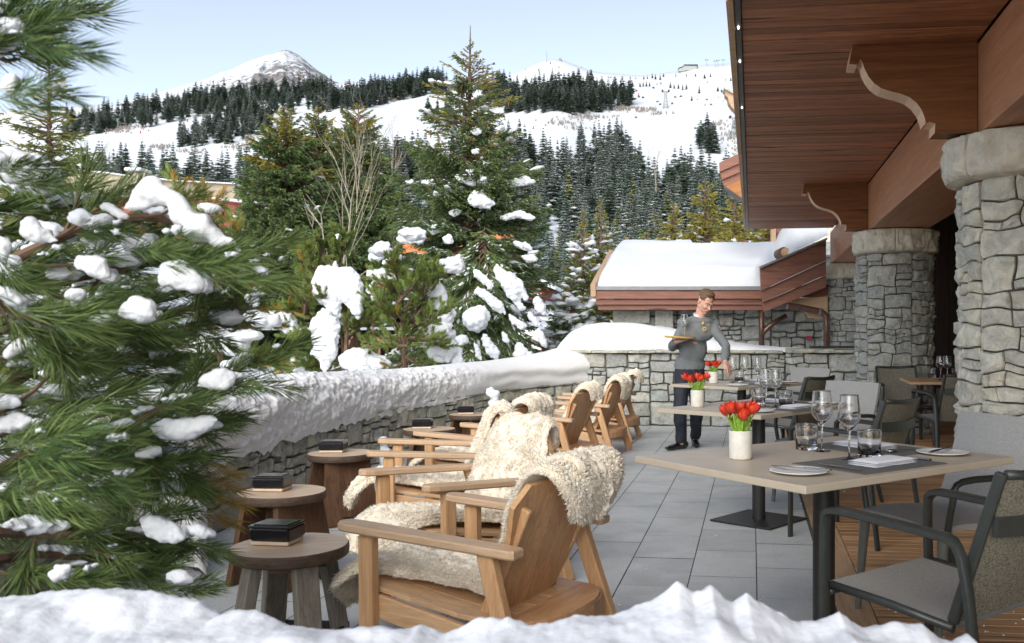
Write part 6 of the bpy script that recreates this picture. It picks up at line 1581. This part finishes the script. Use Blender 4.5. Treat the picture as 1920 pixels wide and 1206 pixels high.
# gold badges on the chest
yf=-.128
for i,(u,v,r) in enumerate(((1316.5,607,.016),(1319,617,.021),(1327,609,.007))):
    mb=MB(); c=L_(W(u,v,9.66)); c.y=chest.y+yf
    if i==1:
        for k in range(7): a=2*pi*k/7; mb.ball(c+Vector((math.cos(a)*r*.75,0,math.sin(a)*r*.75)),(r*.34,.006,r*.34),7,5)
    elif i==0: mb.ball(c,(r,.006,r*.6),8,5); mb.ball(c+Vector((.002,0,.009)),(r*.5,.007,r*.8),8,5)
    else: mb.ball(c,(r,.005,r),8,5)
    mb.obj('badge',M['gold'],pr)
# trousers
tr=MB(); tr.ball(pel+Vector((0,0,-.005)),(.160,.112,.10),16,10)
capsule(tr,hipL+Vector((.01,0,-.02)),kneeL,.098,.072); capsule(tr,kneeL,ankL+Vector((0,0,.035)),.072,.058); capsule(tr,hipR-Vector((.01,0,.02)),kneeR,.098,.072); capsule(tr,kneeR,ankR+Vector((0,0,.035)),.072,.058)
me=remesh(tr.mesh('t',M['trouser']),.010,3,M['trouser'],'trousers',(.012,8))
for v in me.vertices:
    if v.co.z<.075: v.co.z=.075+(v.co.z-.075)*.2
link('trousers',me,pr)
def shoe(heel,toe):
    heel=Vector((heel.x,heel.y,0)); toe=Vector((toe.x,toe.y,0)); d=(toe-heel).normalized(); s_=Vector((-d.y,d.x,0)); L=.29
    mb=MB(); 
    for f,w,h in ((.08,.036,.050),(.20,.040,.055),(.34,.038,.050),(.50,.040,.040),(.66,.046,.034),(.80,.045,.030),(.92,.034,.024)):
        mb.ball(heel+d*L*f+Vector((0,0,h*.75+.012)),(.045,w,h*.8),12,8,Matrix((d,s_,Vector((0,0,1)))).transposed())
    capsule(mb,heel+d*.06+Vector((0,0,.05)),heel+d*.05+Vector((0,0,.10)),.040,.042)
    me=remesh(mb.mesh('s',M['shoe']),.007,3,M['shoe'],'shoe')
    for v in me.vertices:
        if v.co.z<.012: v.co.z=.002
    o=link('shoe',me,pr)
shoe(L_(W(1287,834,9.88)),L_(W(1246,846,9.66))); shoe(L_(W(1302,834,10.22)),L_(W(1306,840,9.9)))
# tray and glass he carries
ty=thing('serving_tray','round bamboo tray balanced on the hand of the waiter','tray',pb+tr_c,0); ty.rotation_euler=(0,math.radians(3.5),0)
mb=MB(); mb.lathe([(.140,-.010),(.158,-.004),(.162,.010),(.157,.011),(.150,.002),(.0,.001)],40,cap1=False); mb.obj('dish',M['tray'],ty,smooth=True,angle=50)
q=pb+tr_c; o=ob_('wine_glass',WG,q.x+.045,q.y+.02,'empty wine glass standing on the tray of the waiter','glass',gw,0,q.z+.001,.98)
# ---------------- the big pine at the left ----------------
PT_NEAR=[pine_shoot(.12,105,.066,400+i,.0012,.72,.3) for i in range(6)]
PT_TUFT=[pine_shoot(.05,62,.075,420+i,.0012,1.0,.3) for i in range(4)]
rr=random.Random(21); bt=Vector((-2.05,1.95,0.3))
bp=thing('pine_tree','large long needled pine filling the left side of the picture, loaded with clumps of snow','tree',bt)
S1=Shoots(PT_NEAR); S2=Shoots(PT_TUFT); S3=Shoots(PT_NEAR); wd=MB()
DEN=.62
mb=MB(); mb.tube([Vector((0,0,-.3)),Vector((.02,.05,.5)),Vector((-.03,.02,1.1)),Vector((0,0,2.3))],[.075,.065,.05,.02],10); mb.obj('trunk',M['bark'],bp)
STR=[]
def pbr(pts3,r0,nsub,sub,tipb=.0,first=.12,bz=0.0):
    pts=spl(pts3,6); n=len(pts); L=sum((pts[i+1]-pts[i]).length for i in range(n-1))
    wd.tube([p-bt for p in pts],[r0*(1-i/n)**.8+.003 for i in range(n)],6,False)
    if n>12:
        for q_ in range(rr.choice([2,3])):
            a0=rr.randrange(3,n-6); m_=rr.randrange(3,7); r_=rr.uniform(.011,.024); STR.append([(pts[min(n-1,a0+e)]-bt+Vector((0,rr.uniform(-.006,.006),r0*.6+r_*.45)),r_*math.sin((e+.8)/(m_+.6)*pi)**.6) for e in range(m_)])
    nsub=int(nsub*DEN+.5)
    for j in range(nsub):
        s=first+(1-first)*(j+rr.random())/nsub; a=min(n-2,int(s*(n-1))); p=pts[a].lerp(pts[a+1],s*(n-1)-a); d=(pts[a+1]-pts[a]).normalized()
        sd=Vector((rr.uniform(-1,1),rr.uniform(-1,1),rr.uniform(-.9,.7))); dd=(d*.8+sd*.8).normalized(); ll=sub*rr.uniform(.15,1)*(1.1-.6*s)
        q=p+dd*ll; q2=q+(dd+Vector((0,0,.3))).normalized()*.05
        wd.tube([p-bt,p.lerp(q,.5)-bt-Vector((0,0,.008)),q-bt],[.005,.004,.003],4,False)
        T_=S3 if rr.random()<bz else S1
        T_.put(q-dd*.06-bt,dd+Vector((0,0,.15)),rr,rr.uniform(.8,1.15)); 
        if rr.random()<.6: S2.put(q-bt,dd+Vector((0,0,.2)),rr,rr.uniform(.8,1.1))
    T_=S1; d=(pts[-1]-pts[-2]).normalized()
    for k in range(3): T_.put(pts[-1]-d*(.17+.06*k)-bt,d,rr,.95)
    S2.put(pts[-1]-d*.08-bt,d,rr,.9)
# (u,v,Y) polylines
BR=[([(-60,520,2.0),(60,470,2.05),(180,420,2.1),(300,410,2.15),(400,455,2.2),(455,480,2.2)],.012,20,.20),
 ([(-60,450,2.1),(40,410,2.2),(140,385,2.3),(215,375,2.4)],.010,12,.18),
 ([(-60,600,1.9),(40,560,2.0),(150,520,2.1),(260,500,2.2),(380,470,2.25)],.012,20,.2),
 ([(-60,680,1.9),(40,650,1.95),(140,612,2.0),(230,603,2.1),(330,585,2.2),(420,560,2.3)],.013,18,.2),
 ([(-60,740,2.0),(60,700,2.1),(180,690,2.2),(300,650,2.3),(410,600,2.35),(440,590,2.35)],.012,18,.2),
 ([(60,930,1.9),(140,870,1.95),(215,825,2.0),(290,775,2.05),(350,745,2.1),(400,722,2.1),(450,690,2.15),(505,660,2.15)],.013,16,.15),
 ([(215,825,2.0),(300,810,2.05),(350,792,2.1),(390,782,2.15)],.009,12,.14),
 ([(-60,900,1.8),(40,860,1.9),(120,850,2.0),(220,830,2.1),(290,845,2.2),(315,852,2.2)],.012,18,.18),
 ([(-60,1000,1.8),(60,1000,1.9),(170,1003,1.95),(250,1003,2.0),(290,1012,2.05),(330,1012,2.1)],.010,16,.14),
 ([(-60,1060,1.9),(60,1040,2.0),(180,1050,2.1),(240,1060,2.2),(285,1055,2.2)],.010,16,.15),
 ([(-60,940,2.2),(60,930,2.3),(180,920,2.35),(240,905,2.4),(300,895,2.4)],.010,16,.16),
 ([(-60,830,2.4),(60,800,2.5),(180,780,2.5),(270,760,2.6),(330,790,2.6)],.010,18,.18),
 ([(-60,640,2.5),(60,600,2.6),(180,570,2.6),(290,560,2.7),(400,520,2.7)],.010,18,.2),
 ([(-60,500,2.5),(60,460,2.6),(180,430,2.6),(290,400,2.7)],.010,14,.18),
 ([(-60,400,2.3),(30,380,2.4),(90,365,2.5)],.008,7,.14),
 ([(-60,780,1.7),(30,760,1.75),(100,750,1.8),(170,760,1.85)],.010,10,.16),
 ([(-60,560,1.6),(20,590,1.65),(90,640,1.7),(130,700,1.75)],.010,8,.15),
 ([(60,690,2.1),(150,740,2.15),(240,780,2.2),(270,850,2.25),(300,910,2.3)],.009,14,.16),
 ([(40,780,2.6),(150,840,2.7),(230,880,2.75),(320,920,2.8)],.009,12,.14),
 ([(-60,880,2.7),(60,880,2.8),(200,850,2.8),(260,830,2.8),(300,820,2.9)],.010,14,.16)]
def trunk_to(q): return [Vector((bt.x+.02,bt.y,max(.45,q.z-.12))),Vector(((bt.x+q.x)/2,(bt.y+q.y)/2,q.z-.04))]
for pl,r0,ns,sub in BR:
    w_=[P(u,v,Y) for u,v,Y in pl]
    if pl[0][0]<-40: pbr(trunk_to(w_[0])+w_,r0*1.15,int(ns*1.4),sub,first=.05)
    else: pbr(w_,r0,ns,sub)
for k in range(7):   # filler boughs in the shaded interior
    u=rr.uniform(-40,300); v=rr.uniform(400,1040); Y=rr.uniform(2.3,3.0); du=rr.uniform(60,150)
    pbr([P(u-du,v+20,Y),P(u,v,Y),P(u+du*.6,v-rr.uniform(-10,30),Y+.05)],.007,8,.16)
# bronzed shoots at the right edge of the pine and green lit ones at the lower left
for (u,v,Y) in ((405,900,2.5),(415,930,2.5),(400,870,2.6),(395,960,2.5)): S3.put(P(u-25,v,Y)-bt,(.6,.1,-.2),rr,.8)
for (u,v,Y) in ((30,840,1.6),(80,860,1.65),(20,900,1.6),(110,890,1.7),(60,800,1.7)): S1.put(P(u,v,Y)-bt,(.9,-.1,.25),rr,1.1); S1.put(P(u,v+15,Y)-bt,(.8,-.3,.0),rr,1.1)
# the high bough at the top left corner, close to the lens
hb=[P(-200,130,1.55),P(-100,100,1.58),P(-20,75,1.6),P(40,50,1.63),P(95,18,1.66)]
pbr(trunk_to(hb[0])+hb,.009,17,.06,first=.05)
pbr([P(-160,60,1.6),P(-80,40,1.6),P(-20,20,1.62),P(10,-10,1.62)],.006,4,.06)
pbr([P(-120,150,1.6),P(-30,110,1.62),P(0,85,1.65),P(30,75,1.66)],.006,6,.06)
CL=[(265,460,2.15,34,24,20,0),(180,415,2.05,40,20,10,0),(250,590,2.02,44,17,-4,1),(190,606,2.0,40,9,0,0),(130,618,1.97,44,9,-12,0),(40,655,1.93,62,10,-22,0),(200,515,2.1,36,16,25,0),(80,480,2.1,40,18,20,0),(20,500,2.0,30,24,40,0),
 (415,712,2.06,36,15,-8,1),(270,770,2.08,24,9,-10,0),(330,745,2.0,20,12,-10,0),(30,797,1.75,34,20,-15,0),(100,690,2.0,26,8,0,0),(240,640,2.15,26,14,10,0),(300,660,2.2,22,16,30,0),(140,850,1.95,42,24,-25,1),(205,805,1.98,40,16,-18,0),(250,848,2.05,18,10,0,0),(305,845,2.1,24,9,0,0),(188,895,1.9,14,10,0,0),(90,927,1.8,15,11,0,0),(60,935,1.82,12,6,0,0),
 (120,1072,1.85,16,20,20,0),(260,1060,2.0,22,12,20,0),(345,1085,2.0,36,18,15,1),(250,1030,2.1,12,16,0,0),(150,1055,2.0,14,8,0,0),(60,560,1.9,20,10,10,0),(155,565,2.0,18,22,0,0),(100,820,1.9,10,6,0,0),(25,770,1.8,14,8,0,0),(30,60,1.35,16,5,0,0),(20,160,1.4,14,22,30,0)]
for (u,v,Y) in [(c[0],c[1],c[2]) for c in CL]+[(290,440,1.72),(340,470,1.72),(400,500,1.72),(60,330,1.86),(20,310,1.86)]:
    for q_ in range(3): S1.put(P(u+rr.uniform(-45,10),v+rr.uniform(6,26),Y-rr.uniform(.02,.06))-bt,(1,rr.uniform(-.4,.2),rr.uniform(-.25,.35)),rr,rr.uniform(.6,.9))
for i,st_ in enumerate(STR):
    mb=MB()
    for j,(c,r) in enumerate(st_): mb.ball(c,(r*1.7,r*1.1,r*.75),9,7,None,.6,i*11+j); mb.ball(c+Vector((rr.uniform(-.5,.5)*r,rr.uniform(-.6,.6)*r,r*.2)),(r*.9,r*.8,r*.6),8,6,None,.6,i*7+j)
    link('snow_clump',remesh(mb.mesh('c',M['snow_near']),.0042,2,M['snow_near'],'snow_clump',(.006,26)),bp)
wd.obj('branches',M['bark'],bp); S1.obj('needles',M['needle_near'],bp); S2.obj('needle_tufts',M['needle_near'],bp); S3.obj('bronzed_needles',M['needle_bronze'],bp)
dust=MB(); 
for k in range(330):
    V_=S1.V[rr.randrange(len(S1.V))]; c=Vector(V_[rr.randrange(len(V_))]); c=c.lerp(Vector(V_[:].mean(0)),.5); r=rr.uniform(.004,.013)
    for q_ in range(3): dust.ball(c+Vector((rr.uniform(-1,1)*r,rr.uniform(-1,1)*r,rr.uniform(-.2,.3)*r+.012)),(r*rr.uniform(.5,1.1),r*rr.uniform(.5,1),r*rr.uniform(.3,.6)),7,5,None,1.0,k*3+q_)
dust.obj('snow_crumbs',M['snow_near'],bp,smooth=True)['kind']='stuff'
# snow clumps: (u,v,Y, half width px, half height px, tilt deg) each clump its own part
for i,(u,v,Y,a,b,tilt,big) in enumerate(CL):
    k=Y/F; c=P(u,v,Y); mb=MB(); Mr=Matrix.Rotation(math.radians(tilt),3,'Y'); ng=14 if big else 7
    for j in range(ng):
        f=(j+.5)/ng*2-1; o=Mr@Vector((f*a*k*.85,rr.uniform(-.3,.3)*a*k,rr.uniform(-.35,.3)*b*k)); e=math.sqrt(max(.1,1-f*f*.8))
        mb.ball(c+o-bt,(a*k*(.38 if big else .5)*rr.uniform(.8,1.2),min(a,b*1.4)*k*.75*e*rr.uniform(.8,1.2),b*k*.8*e*rr.uniform(.8,1.15)),10,8,Mr,.45,i*20+j)
    vx=max(.0035,b*k*.11); link('snow_clump',remesh(mb.mesh('c',M['snow_near']),vx,3,M['snow_near'],'snow_clump',(vx*1.5,22)),bp)
snow_polys(bp,bt,[(cvt([(240,545),(350,460),(420,400),(460,310),(500,240),(560,205),(680,225),(760,280),(850,360),(960,430),(1060,500),(1180,560),(1280,630),(1390,740),(1500,840),(1620,930),(1720,1070),(1600,1080),(1480,1040),(1380,990),(1260,920),(1140,880),(1050,820),(980,760),(920,700),(880,620),(800,560),(700,500),(560,560),(440,580),(330,600)],6,180,300),1.74,42),
 (cvt([(20,500),(100,480),(240,530),(400,640),(350,670),(250,660),(180,600),(80,570)],6,180,300),1.9,14),([(0,282),(30,285),(60,296),(100,318),(118,328),(112,345),(70,350),(30,345),(0,330)],1.9,20),([(-40,275),(0,280),(20,300),(0,320),(-40,315)],1.88,20)])
snow_polys(bp,bt,[(pl_,Y_,16) for pl_,Y_ in (([(217,592),(250,555),(290,568),(294,602),(255,602)],1.86),([(298,535),(300,492),(340,490),(370,508),(392,538),(370,548),(330,542)],1.95),([(38,415),(60,408),(109,452),(100,458),(60,452),(45,440)],1.88),([(0,668),(30,640),(60,630),(97,622),(92,637),(50,654),(15,676)],1.84),([(140,480),(200,484),(208,522),(170,518),(140,498)],1.9),([(372,712),(410,693),(442,698),(442,718),(420,730),(385,726)],1.98),([(278,802),(310,788),(412,781),(402,800),(370,816),(340,830),(300,818)],1.98),([(0,780),(30,773),(64,785),(50,802),(20,808),(-10,800)],1.72),([(130,855),(150,838),(182,836),(178,856),(160,864)],1.8),([(250,845),(280,836),(314,842),(300,852),(260,860)],1.95),([(150,600),(200,588),(212,600),(180,612)],1.86),([(60,700),(110,690),(140,700),(100,712)],1.86),([(20,455),(0,440),(-20,470),(10,500)],1.85),([(262,978),(290,968),(330,985),(352,1005),(340,1018),(300,1015),(275,1000)],1.84),([(345,985),(375,985),(402,1000),(395,1008),(355,1003)],1.86),([(90,1075),(110,1058),(130,1060),(125,1085),(105,1090)],1.7),([(300,1080),(340,1068),(372,1090),(340,1100)],1.85),([(115,560),(135,540),(160,548),(150,566)],1.88))])
CH_=[ (2.15,[(322,498,14),(345,510,22),(368,525,22),(386,540,14)]),(2.2,[(-10,290,16),(20,292,18),(55,304,20),(90,318,18),(112,330,12)]),(2.2,[(30,345,10),(60,350,16),(95,352,14)]),
 (1.95,[(274,975,12),(292,985,18),(315,1000,18),(338,1005,12),(352,992,9),(375,995,11),(398,1003,7)]),(2.04,[(286,818,9),(310,812,14),(340,806,16),(372,800,16),(400,796,12),(414,798,6)]),(2.1,[(60,420,10),(95,430,16),(130,445,12)])]
for i,(Y,ch_) in enumerate(CH_):
    mb=MB(); k=Y/F; n=len(ch_)
    pts=spl([(u,v,r) for u,v,r in ch_],3)
    for j,q in enumerate(pts):
        c=P(q.x,q.y,Y+rr.uniform(-.01,.01)); r=q.z*k*rr.uniform(.9,1.1); mb.ball(c-bt,(r*1.05,r*1.3,r*.85),12,9,None,.3,i*31+j)
    r0=max(r for _,_,r in ch_)*k; link('snow_clump',remesh(mb.mesh('c',M['snow_near']),max(.0035,r0*.10),4,M['snow_near'],'snow_clump',(r0*.10,20)),bp)
for i in range(16):
    u=rr.uniform(20,400); v=rr.uniform(430,1040); Y=rr.uniform(2.25,2.6); k=Y/F; mb=MB(); n=rr.choice([4,6,8]); sl=rr.uniform(-.2,.35)
    if u>330 and v>820: continue
    for j in range(n): r=rr.uniform(9,20)*k*math.sin((j+.7)/(n+.4)*pi); mb.ball(P(u+j*11,v+j*11*sl,Y)-bt,(r*1.2,r*1.3,r*.8),10,8,None,.4,i*9+j)
    link('snow_clump',remesh(mb.mesh('c',M['snow_near']),.0045,3,M['snow_near'],'snow_clump',(.005,20)),bp)
# heap of drifted snow seen through the boughs
mb=MB()
def fd(s,t):
    a=lerp(-pi*.1,pi*1.1,s); u=lerp(130,392,s); tp=itp(u,[(130,930),(180,905),(240,900),(300,885),(345,868),(362,885),(380,935),(392,1060)]); p=P(u,tp,4.75)
    y=4.75+ (t-.3)*.55; p=P(u,tp,y) if False else p; X_=(u-U0)/F*y; z=p.z*(math.sin(min(1,t*3.3+.02)*pi/2)**.5)*(1-.25*max(0,t-.3)); q=Vector((X_,y,max(.01,z))); return q+Vector((0,0,.03*mn.noise(q*5)))+Vector((.03*mn.noise(q*4+Vector((3,3,3))),0,0))
mb.grid(fd,60,34); tag(mb.obj('snow_heap',M['snow_wall'],smooth=True),'smooth cream snow heap on the paving seen through the lower boughs of the near pine','snow heap')
# ---------------- camera, light, render ----------------
cam=bpy.data.cameras.new('camera'); co=bpy.data.objects.new('camera',cam); COL.objects.link(co)
co.location=(0,0,CH); co.rotation_euler=(pi/2,0,0)
cam.sensor_width=36; cam.sensor_fit='HORIZONTAL'; cam.lens=36*F/1920; cam.shift_x=(960-U0)/1920; cam.shift_y=(V0-603)/1920
cam.clip_start=.05; cam.clip_end=9000
cam.dof.use_dof=True; cam.dof.focus_distance=5.5; cam.dof.aperture_fstop=7.5
S.camera=co
w=bpy.data.worlds.new('World'); S.world=w; w.use_nodes=True; nt=w.node_tree
SUN_EL,SUN_AZ=math.radians(31),math.radians(-166)   # azimuth measured from +Y towards +X: behind-left of the camera
sky=nt.nodes.new('ShaderNodeTexSky'); sky.sky_type='NISHITA'; sky.sun_disc=False; sky.sun_elevation=SUN_EL; sky.sun_rotation=SUN_AZ; sky.altitude=1800; sky.air_density=1.0; sky.dust_density=2.0; sky.ozone_density=1.5
hs=nt.nodes.new('ShaderNodeHueSaturation'); hs.inputs['Saturation'].default_value=.58; hs.inputs['Value'].default_value=1.0
nt.links.new(sky.outputs[0],hs.inputs['Color'])
bg=nt.nodes['Background']; nt.links.new(hs.outputs[0],bg.inputs[0]); bg.inputs[1].default_value=.13
sl=bpy.data.lights.new('sun','SUN'); so=bpy.data.objects.new('sun',sl); COL.objects.link(so)
sl.energy=2.3; sl.angle=math.radians(55); sl.color=(1,.95,.87)
d=Vector((math.cos(SUN_EL)*math.sin(SUN_AZ),math.cos(SUN_EL)*math.cos(SUN_AZ),math.sin(SUN_EL)))
so.rotation_euler=d.to_track_quat('Z','Y').to_euler()
S.view_settings.view_transform='Standard'; S.view_settings.look='None'; S.view_settings.gamma=1; S.view_settings.exposure=0.88
S.render.engine='CYCLES'; c=S.cycles; c.use_denoising=True
try: c.denoiser='OPENIMAGEDENOISE'
except Exception: pass
c.max_bounces=14; c.diffuse_bounces=6; c.glossy_bounces=4; c.transmission_bounces=14; c.transparent_max_bounces=12; c.caustics_reflective=False; c.caustics_refractive=False; c.sample_clamp_indirect=6
c.use_adaptive_sampling=True; c.adaptive_threshold=.015
